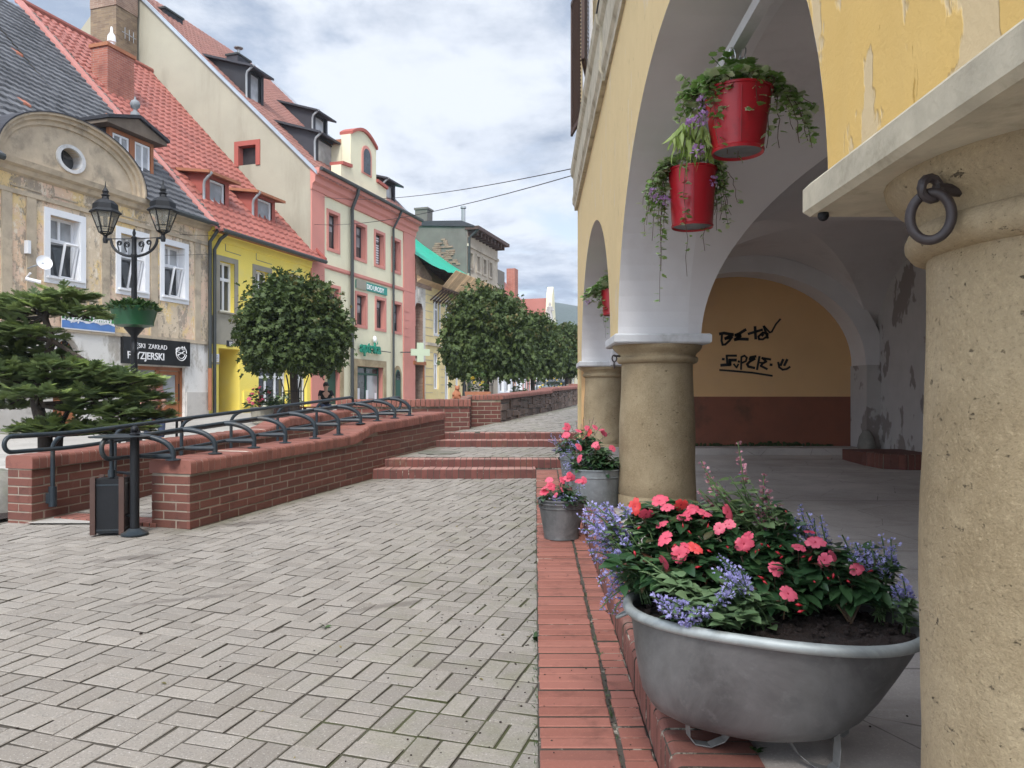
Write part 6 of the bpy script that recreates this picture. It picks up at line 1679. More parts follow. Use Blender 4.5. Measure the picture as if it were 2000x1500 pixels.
def far_houses():
    def simple(name, label, y0, y1, H, ridge, wall, roofm, cols, rows, depth=8, trim=None, win=(.9, 1.4)):
        t = thing(name, label, 'house', D((y0+y1)/2, 3, 1)); w_, h_ = win
        cy = [y0+(y1-y0)*(i+.5)/cols for i in range(cols)]; holes = [(c-w_/2, c+w_/2, z, z+h_, .2) for c in cy for z in rows]
        facade(t, 'wall', wall, y0, y1, .4, H, holes)
        for h in holes: window(t, h[0], h[1], h[2], h[3], t=.12, fm=WHITE, gm=GLASS, mull=1, trans=.7, fw=.08, sur=trim, sw=.14)
        s = MB(); s.poly([D(y0, 0, .4), D(y0, depth, .4), D(y0, depth, H), D(y0, depth/2, ridge), D(y0, 0, H)]); s.poly([D(y1, 0, .4), D(y1, depth, .4), D(y1, depth, H), D(y1, depth/2, ridge), D(y1, 0, H)]); s.build('gable_wall', wall, t)
        r = MB()
        for a, b in (((-.4, H-.2), (depth/2, ridge)), ((depth+.4, H-.2), (depth/2, ridge))):
            r.prism([D(y0-.15, a[0], a[1]), D(y0-.15, b[0], b[1]), D(y0-.15, b[0], b[1]+.12), D(y0-.15, a[0], a[1]+.12)], D(y1+.15, 0, 0)-D(y0-.15, 0, 0))
        r.build('roof', roofm, t); return t
    a = simple('white_house', 'pale far house with a dark roof and a big grey block chimney', 50.3, 55.5, 6.6, 9.2, WHITE, SLATE, 4, (1.6, 4.2))
    c = MB(); ya = fy(962, 1.5); dbox(c, fy(961, 1.5), fy(989, 1.5)-.4, 1.5, 2.6, 6.5, 10.4); c.build('chimney', GREYH, a)
    b = simple('salmon_house', 'salmon far house with a bright orange-red roof behind the third tree', 55.6, 61.8, 6.6, 11.0, PINK, TILER, 4, (1.6, 4.3), trim=WHITE)
    c = MB(); q = fy(1008, 2.2); dbox(c, q-.3, q+.5, 2.2, 2.9, 8.0, 11.5); c.build('chimney', CHIMR, b)
    g = thing('gabled_house', 'far cream house showing a tall curved gable edge against the hill', 'house', D(64, 3, 1))
    y0, y1 = 61.9, 64.4; out = [(y0, .4), (y1, .4), (y1, 6), (y1-.4, 6.6), (y1-.6, 8.0), ((y0+y1)/2+.5, 8.6), ((y0+y1)/2+.3, 9.7), ((y0+y1)/2, 10.3), ((y0+y1)/2-.3, 9.7), ((y0+y1)/2-.5, 8.6), (y0+.6, 8.0), (y0+.4, 6.6), (y0, 6)]
    m = MB(); m.prism([D(p[0], -.2, p[1]) for p in out], D(0, .5, 0)-D(0, 0, 0)); m.build('gable_front', CREAM, g); r = MB(); roofslab(r, y0+.1, y1-.1, [(.3, .4), (9, .4), (9, 6), (.3, 6)]); r.build('wall', CREAM, g)
    for c in (62.6, 63.7):
        for z in (1.8, 4.3): window(g, c-.45, c+.45, z, z+1.5, t=-.22, fm=WHITE, gm=GLASS, mull=1, trans=.7, sur=PINK, sw=.12, t0=-.2)
    rt = MB(); rt.prism([D(y0+.1, .3, 6), D(y1-.1, .3, 6), D((y0+y1)/2, .3, 9.4)], D(0, 8.7, 0)-D(0, 0, 0)); rt.build('roof', TILER, g)
    s = thing('stone_statue', 'pale standing stone statue on a bracket at the far salmon house', 'statue', D(60.5, -.6, 6.5))
    q = D(fy(1057), -.7, 7.3); b = MB(); b.lathe([(.25, -.4), (.35, -.1), (.35, 0)], q, 12); b.build('pedestal', SLABW, s)
    b = MB(); b.lathe([(.25, 0), (.23, .3), (.17, .6), (.2, .85), (.22, 1.0), (.09, 1.08), (.10, 1.16), (.11, 1.25), (.07, 1.36), (.02, 1.38)], q, 14, sy=.8); b.tube([q+V((.17, 0, .95)), q+V((.27, -.1, .73)), q+V((.12, -.22, .68))], .055, 6); b.tube([q+V((-.17, 0, .95)), q+V((-.27, -.1, .68)), q+V((-.17, -.17, .5))], .055, 6); b.build('figure', STATUE, s, True)
    # building closing the view far down the street
    e = simple('far_house', 'low pale house far down the street below the wooded hill', 70, 82, 5.2, 8.2, CREAM, TILEB, 6, (1.6, 3.6))
far_houses()
def hill():
    mb = MB(); n = 60; vs = []; 
    for j in range(14):
        for i in range(n+1):
            x = -300+1400*i/n; y = 520+j*45
            h = 112*math.exp(-((x-20)/210)**2)*math.sin(min(1, j/9)*math.pi/2)*(1 if j < 10 else 1-(j-9)*.2)+4*mnoise.noise(V((x*.012, y*.01, 0)))+2.0*mnoise.noise(V((x*.06, y*.06, 0)))+1.2*random.random()
            vs.append(V((x, y, h)))
    mb.add(vs, [(j*(n+1)+i, j*(n+1)+i+1, (j+1)*(n+1)+i+1, (j+1)*(n+1)+i) for j in range(13) for i in range(n)])
    structure('hill', mb, HILLM, True)
hill()
def wires():
    def wire(a, b, sag, lab, r=.0075):
        mb = MB(); pts = [a+(b-a)*(i/16)-V((0, 0, sag*4*(i/16)*(1-i/16))) for i in range(17)]; mb.tube(pts, r, 5)
        tag(mb.build('overhead_wire', IRON, None, True), lab, 'wire', 'overhead wires across the street')
    s = P(1124, 328, 11.6)
    wire(s, D(fy(628), -.05, 9.1), .25, 'upper overhead wire from the yellow corner house to the cream gable corner')
    wire(s-V((0, 0, .1)), D(fy(612), -.05, 7.9), .25, 'lower overhead wire from the yellow corner house to the salmon pilaster')
    wire(V((-14, 14.5, 5.2)), D(fy(412), -.3, 6.3), .15, 'thin overhead wire crossing the tops of the street lamps', .006)
    wire(V((-14, 14.5, 4.45)), D(fy(412), -.2, 5.75), .2, 'thin overhead wire crossing the white windows of the ochre house', .006)
wires()
# ======================= LEAF TEMPLATES =======================
A = lambda *q: np.array(q, float)
def half_leaf(outline, fold=.15, droop=.2):
    """outline of right half from base to tip -> folded two-sided leaf of quads/polys"""
    n = len(outline); mid = [(0, y) for _, y in outline]
    vs = []; 
    for (x, y) in outline: vs.append((x, y, fold*x-droop*y*y))
    for (x, y) in outline: vs.append((-x, y, fold*x-droop*y*y))
    for (_, y) in mid: vs.append((0, y, -droop*y*y))
    f = []
    for i in range(n-1):
        f.append([2*n+i, i, i+1, 2*n+i+1]); f.append([n+i, 2*n+i, 2*n+i+1, n+i+1])
    return np.array(vs), f
T_MAPLE = half_leaf([(.0, 0), (.22, .02), (.50, .18), (.28, .36), (.56, .66), (.22, .60), (.13, .78), (0, 1.0)], .22, .28)
T_OVATE = half_leaf([(0.0, 0), (.15, .15), (.225, .38), (.19, .65), (.08, .88), (0, 1)], .25, .28)
T_HEART = half_leaf([(.05, -.05), (.30, .02), (.38, .28), (.30, .60), (.12, .86), (0, 1)], .2, .22)
T_ROUND = half_leaf([(.12, -.10), (.46, -.02), (.52, .30), (.36, .42), (.44, .72), (.20, .74), (0, .95)], .16, .2)
T_LANCE = half_leaf([(0, 0), (.10, .25), (.11, .5), (.06, .8), (0, 1)], .2, .5)
def petal_flower():
    vs = []; fs = []
    for i in range(5):
        a = 2*math.pi*i/5+.3; L = (1.0, 1.12, .92, 1.05, .9)[i]; w = (.42, .46, .40, .44, .38)[i]
        pr = [(.03, .0, .02), (.20, .22, .08), (w*.92, .5, .13), (w*1.1, .76, .12), (.36, .97*L, .03), (.15, 1.03*L, .02), (.02, .93*L, .07)]
        pts = pr+[(-x, y, z) for x, y, z in pr[::-1]]
        o = len(vs)
        for (x, y, z) in pts:
            vs.append((x*math.cos(a)-y*math.sin(a), x*math.sin(a)+y*math.cos(a), z+.015*i))
        m = len(pts)
        for j in range(m//2-1): fs.append([o+j, o+j+1, o+m-2-j, o+m-1-j])
    # flat flower lies in XY; make its axis +Y for rots(): swap
    v = np.array(vs); v = np.stack([v[:, 0], v[:, 2], v[:, 1]], 1)
    return v, fs
T_FLOWER = petal_flower()
def eye_tpl():
    n = 8; v = [(math.cos(2*math.pi*i/n)*.14, .085, math.sin(2*math.pi*i/n)*.14) for i in range(n)]+[(0, .14, 0)]
    return np.array(v), [[i, (i+1) % n, n] for i in range(n)]
T_EYE = eye_tpl()
def floret_tpl():
    v = [(-.15, 0, 0), (.15, 0, 0), (.55, .8, .1), (.2, .75, .35), (0, 1.25, .15), (-.2, .75, .35), (-.55, .8, .1), (0, .55, -.35)]
    return np.array(v), [[0, 1, 2, 3], [0, 3, 4, 5], [0, 5, 6, 6], [0, 1, 7, 7]]
def fix(t):
    v, f = t; return v, [list(dict.fromkeys(q)) for q in f]
T_FLORET = fix(floret_tpl())
T_BUD = (A((0, 0, 0), (.16, .3, 0), (0, .3, .16), (-.16, .3, 0), (0, .3, -.16), (0, .9, 0)), [[0, 1, 2], [0, 2, 3], [0, 3, 4], [0, 4, 1], [5, 2, 1], [5, 3, 2], [5, 4, 3], [5, 1, 4]])
def spray_tpl():
    vs = []; fs = []
    def quad(a, b, w):
        a, b = np.array(a, float), np.array(b, float); d = b-a; n = np.array([-d[1], d[0], 0]); n = n/(np.linalg.norm(n)+1e-9)*w
        o = len(vs); vs.extend([a-n, a+n, b+n*.5, b-n*.5]); fs.append([o, o+1, o+2, o+3])
    def twig(o, ang, L, nn):
        c, s = math.cos(ang), math.sin(ang); d = np.array([s, c, 0])
        quad(o, np.array(o)+d*L, .008)
        for i in range(nn):
            f = (i+.6)/nn; p = np.array(o)+d*L*f
            for sg in (-1, 1):
                na = ang+sg*(.95-.35*f); l = .15*(1-.35*f)
                quad(p, p+np.array([math.sin(na), math.cos(na), .25])*l, .024)
    twig((0, 0, 0), 0, 1.0, 15)
    for f, sg in ((.3, -1), (.42, 1), (.58, -1), (.7, 1)): twig((0, f, 0), sg*.75, .55*(1.15-f), 8)
    return np.array(vs), fs
T_SPRAY = spray_tpl()

def unit(n):
    d = RNG.normal(size=(n, 3)); return d/np.linalg.norm(d, axis=1, keepdims=True)

# ======================= ROUND STREET TREES =======================
def crown_mesh(name, seed, N=560, per=25, leaf=.162):
    global RNG
    RNG = np.random.default_rng(seed)
    m = NPM(); d = unit(N); d[:, 2] = np.where(d[:, 2] < -.55, -.55+.15*RNG.random(N), d[:, 2])
    lump = np.array([1+.11*mnoise.noise(V(q)*1.9+V((seed, 0, 0)))+.07*mnoise.noise(V(q)*4.5) for q in d])
    shell = .60+.40*RNG.random(N)**.5
    c = d*(1.38*shell*lump)[:, None]; c[:, 2] *= 1.0
    P_ = np.repeat(c, per, 0)+RNG.normal(0, .15, (N*per, 3)); D_ = np.repeat(d, per, 0)
    dirs = D_*.8+RNG.normal(0, .5, (N*per, 3))+np.array([0, 0, -.45])
    sc_ = leaf*RNG.uniform(.65, 1.2, N*per)
    R = rots(N*per, dirs, 1.4, None, sc_)
    tone = np.repeat(RNG.random(N)*.55, per)+RNG.random(N*per)*.42
    m.put(T_MAPLE, (R, P_), np.clip(tone, 0, .97), 0)
    # reddish young shoots poking out of the outline
    n2 = 46; d2 = unit(n2); d2[:, 2] = np.abs(d2[:, 2])*.9+.1; base = d2*1.42*np.array([1+.16*mnoise.noise(V(q)*1.9+V((seed, 0, 0))) for q in d2])[:, None]
    P2 = np.repeat(base, 8, 0)+RNG.normal(0, .06, (n2*8, 3))+np.repeat(d2, 8, 0)*(RNG.random((n2*8, 1))*.22)
    R2 = rots(n2*8, np.repeat(d2, 8, 0)*.5+RNG.normal(0, .6, (n2*8, 3)), 1.2, None, leaf*.62*RNG.uniform(.6, 1.1, n2*8))
    m.put(T_MAPLE, (R2, P2), RNG.random(n2*8), 1)
    st = MB()
    for q in c[::3]: st.tube([V((0, 0, -1.05)), V(q)*.45+V((0, 0, -.25)), V(q)], [.03, .016, .004], 5, cap=False)
    m.addmb(st, 2)
    return m
def street_tree(px, Y, R, zc, RV, label, seed, first=None):
    x = (px-1000)/F0*Y; g = gz(Y)
    t = thing('maple_tree', label, 'tree', (0, 0, 0), 'round-clipped maples along the street')
    if first is None: c = crown_mesh('crown', seed).build('crown', [LEAFM, LEAFT, BARK], t)
    else: c = link('crown', first.data, t)
    c.scale = (R/1.5, R/1.5, RV/1.5); c.location = (x, Y, zc); c.rotation_euler = (0, 0, seed*1.7)
    b = MB(); b.tube([V((x, Y, g-.05)), V((x+.02, Y, g+.5)), V((x-.01, Y, (g+zc)/2+.1)), V((x, Y, zc-.2))], [.13, .105, .095, .06], 12); b.build('trunk', BARK, t, True)
    gd = thing('tree_guard', label.replace('maple', 'guard of black bars round the trunk of the maple')[:0] or 'black iron bar guard around the trunk of the '+GUARDS[seed], 'tree guard', (x, Y, g), 'iron tree guards')
    for k_ in range(6):
        a = 2*math.pi*k_/6+.3; q = V((x+.24*math.cos(a), Y+.24*math.sin(a), g)); q2 = V((x+.36*math.cos(a), Y+.36*math.sin(a), g+1.25))
        m = MB(); m.tube([q, q+V((0, 0, .9)), q2], .014, 6); m.build('bar', IRON, gd)
    m = MB()
    for z in (.25, .85): m.tube([V((x+.24*math.cos(2*math.pi*i/18), Y+.24*math.sin(2*math.pi*i/18), g+z)) for i in range(18)], .012, 6, True)
    m.build('hoop', IRON, gd)
    return c
GUARDS = {1: 'nearest maple', 2: 'maple in front of the cream front', 3: 'third maple', 4: 'last maple by the column'}
c1 = street_tree(574, 19.3, 1.36, 2.93, 1.42, 'nearest round maple hiding part of the yellow house', 1)
c2 = street_tree(950, 27.8, 1.56, 3.30, 1.95, 'tall round maple in front of the lath canopy house', 2)
street_tree(1040, 36.0, 1.45, 3.42, 1.75, 'third round maple below the orange-red far roof', 3, c1)
street_tree(1106, 46.0, 1.55, 3.75, 1.85, 'last round maple partly hidden by the farthest column', 4, c2)
def far_greens():
    for i, (px, Y, R, z, lab) in enumerate(((1112, 66, 1.9, 4.9, 'small far tree top rising below the wooded hill'),)):
        t = thing('maple_tree', lab, 'tree', (0, 0, 0)); c = link('crown', c1.data, t); x = (px-1000)/F0*Y
        c.scale = (R/1.5,)*3; c.location = (x, Y, z+.6); b = MB(); b.tube([V((x, Y, 1)), V((x, Y, z))], .2, 8); b.build('trunk', BARK, t)
far_greens()

# ======================= CLOUD-PRUNED CONIFER =======================
def conifer():
    global RNG
    RNG = np.random.default_rng(21); Y = 8.75
    t = thing('fir_tree', 'dark cloud-pruned fir with layered needle pads behind the ramp handrail', 'tree', P(80, 990, Y))
    tr = [P(92, 985, Y), P(88, 850, Y), P(72, 790, Y-.05), P(70, 755, Y), P(90, 715, Y+.05), P(100, 665, Y), P(88, 620, Y), P(108, 585, Y)]
    b = MB(); b.tube(tr, [.085, .075, .065, .06, .055, .045, .035, .015], 10)
    tr2 = [P(105, 985, Y+.1), P(118, 830, Y+.1), P(140, 790, Y)]; b.tube(tr2, [.06, .04, .02], 8)
    pads = [(128, 578, 52, 15), (70, 603, 95, 20), (160, 612, 45, 14), (20, 640, 60, 16), (55, 650, 60, 16), (8, 690, 60, 18), (65, 712, 45, 14), (130, 715, 55, 16), (185, 728, 60, 17),
            (250, 742, 62, 18), (40, 752, 75, 20), (120, 762, 70, 18), (200, 770, 70, 18), (275, 775, 45, 14), (170, 800, 55, 14), (240, 805, 60, 15), (292, 812, 32, 10),
            (100, 838, 70, 14), (175, 838, 75, 15), (245, 835, 45, 12), (8, 730, 50, 16), (10, 790, 45, 14), (150, 742, 60, 14), (225, 758, 50, 14), (95, 690, 40, 12), (60, 590, 50, 12), (0, 615, 40, 14), (20, 715, 60, 18), (75, 768, 60, 16), (-25, 665, 50, 18), (30, 668, 60, 16), (85, 735, 50, 14), (215, 738, 45, 14)]
    m = NPM(); trp = np.array([tuple(q) for q in tr])
    for (px, py, rx, rz) in pads:
        yy = Y+RNG.normal(0, .16); c = P(px, py, yy); r = rx*.74*Y/F0; h = rz*.8*Y/F0
        k_ = int(np.argmin(np.linalg.norm(trp[1:]-np.array(c), axis=1)))+1
        a = tr[k_]; b.tube([a, (a+V(c))/2+V((0, 0, -.03)), V(c)+V((0, 0, -h*.6))], [.03, .018, .008], 6)
        n = int(30+170*(r/.4)**1.5)
        rr = r*np.sqrt(RNG.random(n)); th = RNG.random(n)*2*np.pi
        pos = np.stack([c.x+rr*np.cos(th), c.y+rr*np.sin(th)*.8, c.z-h*.5*(rr/r)**2+RNG.normal(0, h*.38, n)], 1)
        away = pos-np.array([a.x, a.y, pos[:, 2].mean()])
        away = away/(np.linalg.norm(away, axis=1, keepdims=True)+.05)
        dirs = away*.7+np.stack([np.cos(th), np.sin(th), np.zeros(n)], 1)*.6+RNG.normal(0, .25, (n, 3)); dirs[:, 2] = np.abs(RNG.normal(.12, .18, n))
        R = rots(n, dirs, .7, None, RNG.uniform(.15, .24, n))
        up_ = (pos[:, 2]-(c.z-h*.5))/h
        tone = np.clip(RNG.random(n)*.9+.0, 0, .92); tone = np.where(RNG.random(n) < .13*np.clip(up_+.3, 0, 2), .99, tone)
        m.put(T_SPRAY, (R, pos), tone, 0)
        for q in range(0, n, 6): b.tube([V(c)+V((0, 0, -h*.5)), V(pos[q])], [.007, .003], 4, cap=False)
    m.build('needles', [NEEDLE], t); b.build('trunk', BARK, t, True)
conifer()
def boulder():
    t = MB(); c = P(-4, 985, 7.3); t.lathe([(.22, -.25), (.25, .0), (.22, .18), (.12, .30), (.02, .32)], c, 12, sy=.8)
    for i in range(len(t.v)):
        q = V(t.v[i]); n = .05*mnoise.noise(q*4); t.v[i] = tuple(q+V((n, n, n)))
    tag(t.build('boulder', GRANITE, None, True), 'mossy granite boulder at the left end of the low ramp wall', 'boulder')
    s = MB(); pts = [wallpt(-6.75, y, gz(y)+.03) for y in (6.2, 12)]+[wallpt(-9.2, y, gz(y)+.03) for y in (12, 6.2)]; s.poly(pts); structure('planting_bed', s, SOIL)
boulder()

# ======================= STREET LAMPS =======================
def lamp(px, Y, sc_, lab):
    x = (px-1000)/F0*Y; g = gz(Y); t = thing('street_lamp', lab, 'street lamp', (x, Y, g)); o = V((x, Y, g)); H = 3.5*sc_; ax = V((1, -.12, 0)).normalized()
    p = MB(); p.lathe([(.13, 0), (.13, .25), (.10, .3), (.085, .8), (.06, .86), (.055, H*.5), (.065, H*.5+.03), (.05, H*.5+.06), (.045, H), (.055, H+.02), (.04, H+.05), (.04, H+.30), (.05, H+.32), (.02, H+.35), (.03, H+.40), (.008, H+.48)], o, 16); p.build('pole', IRON, t, True, 50)
    for s in (-1, 1):
        a = MB(); c = o+V((0, 0, H)); L_ = .56*sc_
        a.tube([c+ax*s*.03+V((0, 0, .0))]+[c+ax*s*(.03+.40*math.sin(q))+V((0, 0, .30*(1-math.cos(q)))) for q in [math.pi/2*i/10 for i in range(1, 11)]]+[c+ax*s*L_+V((0, 0, .31))], .024, 8)
        a.tube([c+V((0, 0, .30)), c+ax*s*.45+V((0, 0, .31))], .008, 6)
        for q0, rr in ((.13, .055), (.27, .045)):
            cc = c+ax*s*q0+V((0, 0, .20+(.03 if q0 > .2 else 0)))
            a.tube([cc+ax*s*rr*(1-i/26)*math.cos(i*.55)+V((0, 0, rr*(1-i/26)*math.sin(i*.55))) for i in range(20)], .011, 5)
            a.tube([cc+ax*s*rr, cc+ax*s*.01+V((0, 0, -.13))], .011, 5)
        arm = a.build('arm', IRON, t, True)
        b = c+ax*s*L_+V((0, 0, .30)); ln = MB()
        ln.lathe([(.035, -.06), (.045, 0), (.03, .05), (.045, .08)], b, 10)
        n = 6; bz, tz, br, tr_ = .12, .47, .10, .225
        hexp = lambda r, z, i: b+V((r*math.cos(math.pi/3*i+.4), r*math.sin(math.pi/3*i+.4), z))
        for i in range(n):
            ln.tube([hexp(br, bz, i), hexp(tr_, tz, i)], .011, 5); ln.tube([hexp(br, bz, i), hexp(br, bz, (i+1) % n)], .012, 5)
            ln.tube([hexp(br*1.35, bz+.09, i), hexp(br*1.35, bz+.09, (i+1) % n)], .006, 4); ln.tube([b+V((0, 0, .06)), hexp(br, bz, i)], .009, 4)
        ln.build('lantern_frame', IRON, arm, True)
        gl = MB()
        for i in range(n): gl.poly([hexp(br, bz, i), hexp(br, bz, (i+1) % n), hexp(tr_, tz, (i+1) % n), hexp(tr_, tz, i)])
        gl.build('lantern_glass', LAMPG, arm)
        cp = MB(); cp.lathe([(.25, tz-.02), (.262, tz+.0), (.205, tz+.055), (.20, tz+.14), (.13, tz+.21), (.06, tz+.235), (.05, tz+.28), (.075, tz+.30), (.04, tz+.33), (.055, tz+.37), (.012, tz+.44), (.004, tz+.54)], b, 6, rot=.4); cp.lathe([(.02, tz-.25), (.035, tz-.2), (.035, tz-.03)], b, 10)
        cp.build('lantern_cap', IRON, arm)
    return o
lo = lamp(262, 13.3, .955, 'black twin-lantern street lamp in front of the weathered ochre house')
lamp(907, 36, 1.0, 'distant black twin-lantern street lamp beside the tall round maple')
def pole_planter():
    c = lo+V((0, 0, 2.12)); t = thing('pole_planter', 'dark green bowl planter full of low greenery clamped round the lamp pole', 'planter', c)
    b = MB(); b.lathe([(.07, -.12), (.10, -.03), (.24, .0), (.31, .02), (.315, .07), (.36, .24), (.375, .30), (.385, .31), (.385, .335), (.36, .335), (.30, .27)], c, 32, capb=False, capt=True); b.build('bowl', GREENPL, t, True, 50)
    k2 = MB(); k2.lathe([(.05, -.28), (.055, -.16), (.16, -.03), (.17, 0)], c, 16); k2.build('bracket', IRON, t, True)
    n = 900; r = .40*np.sqrt(RNG.random(n)); th = RNG.random(n)*6.283
    pos = np.stack([c.x+r*np.cos(th), c.y+r*np.sin(th), c.z+.30+RNG.random(n)*.16*(1-(r/.46)**2)-np.where(r > .36, RNG.random(n)*.07, 0)], 1)
    dirs = np.stack([np.cos(th)*r*2, np.sin(th)*r*2, .5+RNG.random(n)*.4], 1)+RNG.normal(0, .3, (n, 3))
    m = NPM(); m.put(T_OVATE, (rots(n, dirs, 1.5, None, RNG.uniform(.05, .10, n)), pos), RNG.random(n)*.92, 0); m.build('greenery', [LEAFVV], t)
LEAFVV = m_leaf('bowl_greenery', (.02, .055, .012), (.07, .13, .03), .25, .5)
pole_planter()

# ======================= FLOWER GENERATORS =======================
def rdir(n, base, j):
    d = np.tile(np.array(base, float), (n, 1))+RNG.normal(0, j, (n, 3)); return d
def bez(a, b, c, n=8):
    a, b, c = V(a), V(b), V(c)
    return [a*(1-q)**2+b*2*q*(1-q)+c*q*q for q in [i/n for i in range(n+1)]]
CAMP = V((0, 0, CAMZ))
def impatiens(label, root, shoots, flowers, buds=(), leaf=.085, group=None, fsz=.030, per=11):
    """root point, list of shoot tips, list of flower points"""
    t = thing('impatiens_plant', label, 'flowering plant', root, group)
    m = NPM(); st = MB()
    for s in shoots:
        s = V(s); st.tube(bez(root, (V(root)+s)/2+V((0, 0, .02)), s, 5), [.0035, .0032, .003, .003, .0028, .0025], 5, cap=False)
        n = per; th = RNG.random()*6.28+np.arange(n)*2.4; el = RNG.uniform(-.25, .75, n)
        dirs = np.stack([np.cos(th)*np.cos(el), np.sin(th)*np.cos(el), np.sin(el)], 1)
        pos = np.tile(np.array(s), (n, 1))+dirs*.008+RNG.normal(0, .008, (n, 3))-np.stack([0*el, 0*el, RNG.random(n)*.045], 1)
        m.put(T_OVATE, (rots(n, dirs, .5, None, leaf*RNG.uniform(.6, 1.15, n)*(1.1-.5*np.clip(el, 0, 1))), pos), RNG.random(n), 0)
        k2 = 5; th = RNG.random(k2)*6.28; f2 = RNG.uniform(.45, .92, k2)[:, None]; dr2 = np.stack([np.cos(th), np.sin(th), RNG.uniform(-.4, .3, k2)], 1)
        m.put(T_OVATE, (rots(k2, dr2, .6, None, leaf*RNG.uniform(.6, 1.0, k2)), np.array(tuple(root))*(1-f2)+np.array(s)*f2+dr2*.008), RNG.random(k2), 0)
    m.addmb(st, 1); m.build('foliage', [LEAFI, STEMR], t)
    for f in flowers:
        f = V(f); fm = NPM(); d = (CAMP-f).normalized()*.6+V((RNG.normal(0, .55), RNG.normal(0, .4), .5+RNG.normal(0, .45)))
        R = rots(1, np.array([tuple(d)]), 3, None, fsz*RNG.uniform(.72, 1.12)); R[0][:, 2] *= RNG.uniform(.75, 1.05)
        tone = RNG.random()*.9 if RNG.random() > .1 else .99
        fm.put(T_FLOWER, (R, np.array([tuple(f)])), [tone], 0); fm.put(T_EYE, (R, np.array([tuple(f)])), [.5], 1)
        s = MB(); s.tube(bez(f, f-V((0, 0, .02))-d*.01, f-d*.02-V((0, 0, .06)), 4), .0016, 4, cap=False); fm.addmb(s, 2)
        fm.build('flower', [PETAL, PETALD, STEMR], t)
    if len(buds):
        
        for q in buds: bm = NPM(); bm.put(T_BUD, (rots(1, rdir(1, (0, -.3, -.3), .6), 1, None, RNG.uniform(.018, .03, 1)), np.array([tuple(q)])), RNG.random(1), 0); bm.build('bud', [BUDM], t)
    return t
STEMR = MAT('reddish_stem', (.09, .055, .03), .5, .2, 8, 0)
def spike_plant(name, label, cat, root, tips, fl=(BLUEF, BLUED), leafm=None, whorls=9, wr=.015, fsz=.0105, head=.38, leaf=.032, bend=.06, group=None, lean=None, leaves=10, spread=.015):
    t = thing(name, label, cat, root, group); m = NPM(); st = MB(); root = V(root)
    for tip in tips:
        tip = V(tip); r0 = root+V((RNG.normal(0, spread), RNG.normal(0, spread), 0))
        mid = (r0+tip)/2+V((RNG.normal(0, .015), RNG.normal(0, .015), bend*RNG.uniform(.5, 1.3)))
        if lean is not None: mid = mid+V(lean)
        pts = bez(r0, mid, tip, 12); st.tube(pts, [.0028]*7+[.0022]*6, 5, cap=False)
        L = len(pts)-1
        n = leaves*2; f = RNG.uniform(.12, 1-head*.9, n); idx = f*L; i0 = idx.astype(int); fr = idx-i0
        pp = np.array([tuple(q) for q in pts]); pos = pp[i0]*(1-fr[:, None])+pp[np.minimum(i0+1, L)]*fr[:, None]
        th = RNG.random(n)*6.28; dirs = np.stack([np.cos(th), np.sin(th), RNG.uniform(-.1, .5, n)], 1)
        m.put(T_HEART, (rots(n, dirs, .6, None, leaf*RNG.uniform(.6, 1.25, n)), pos), RNG.random(n), 0)
        # blossom whorls
        nf = NPM(); P_ = []; Dd = []; S_ = []; q2 = whorls
        for w_ in range(q2):
            ff = 1-head*(1-(w_+.5)/q2); i = min(int(ff*L), L-1); c = np.array(pts[i].lerp(pts[i+1], ff*L-i)); ax = np.array((pts[i+1]-pts[i]).normalized())
            taper = 1-.55*(w_/q2); k2 = int(9*taper)+2
            d = RNG.normal(0, 1, (k2, 3)); d -= ax*(d@ax)[:, None]; d /= np.linalg.norm(d, axis=1, keepdims=True); d = d+ax*RNG.uniform(.1, .7, (k2, 1))
            P_.append(c+d*wr*taper*RNG.uniform(.2, 1, (k2, 1))+ax*RNG.normal(0, .003, (k2, 1))); Dd.append(d); S_.append(fsz*taper**.4*RNG.uniform(.7, 1.25, k2))
        P_, Dd, S_ = np.concatenate(P_), np.concatenate(Dd), np.concatenate(S_); keep = RNG.random(len(P_)) < .56; P_, Dd, S_ = P_[keep], Dd[keep], S_[keep]; n = len(P_)
        sel = RNG.random(n) < .74
        nf.put(T_FLORET, (rots(sel.sum(), Dd[sel], 1, None, S_[sel]), P_[sel]), RNG.random(sel.sum())*.92, 0)
        nf.put(T_BUD, (rots((~sel).sum(), Dd[~sel], 1, None, S_[~sel]*.8), P_[~sel]), RNG.random((~sel).sum()), 1)
        nf.build('flower_spike', list(fl), t)
    m.addmb(st, 1); m.build('foliage', [leafm or LEAFC, STEM], t)
    return t
def leafy(name, label, cat, root, tips, leafm, leaf=.05, tpl=None, per=10, m2=None, stem=STEM, group=None):
    t = thing(name, label, cat, root, group); m = NPM(); st = MB()
    for tip in tips:
        pts = bez(root, (V(root)+V(tip))/2+V((0, 0, .03)), tip, 8); st.tube(pts, .0022, 5, cap=False)
        pp = np.array([tuple(q) for q in pts]); n = per; f = RNG.uniform(.25, 1, n)*8; i0 = np.minimum(f.astype(int), 7); pos = pp[i0]+(pp[i0+1]-pp[i0])*(f-i0)[:, None]
        th = RNG.random(n)*6.28; dirs = np.stack([np.cos(th), np.sin(th), RNG.uniform(0, .6, n)], 1)
        m.put(tpl or T_HEART, (rots(n, dirs, .6, None, leaf*RNG.uniform(.6, 1.2, n)), pos+dirs*.01), RNG.random(n), 0)
    m.addmb(st, 1); m.build('foliage', [leafm, stem], t); return t

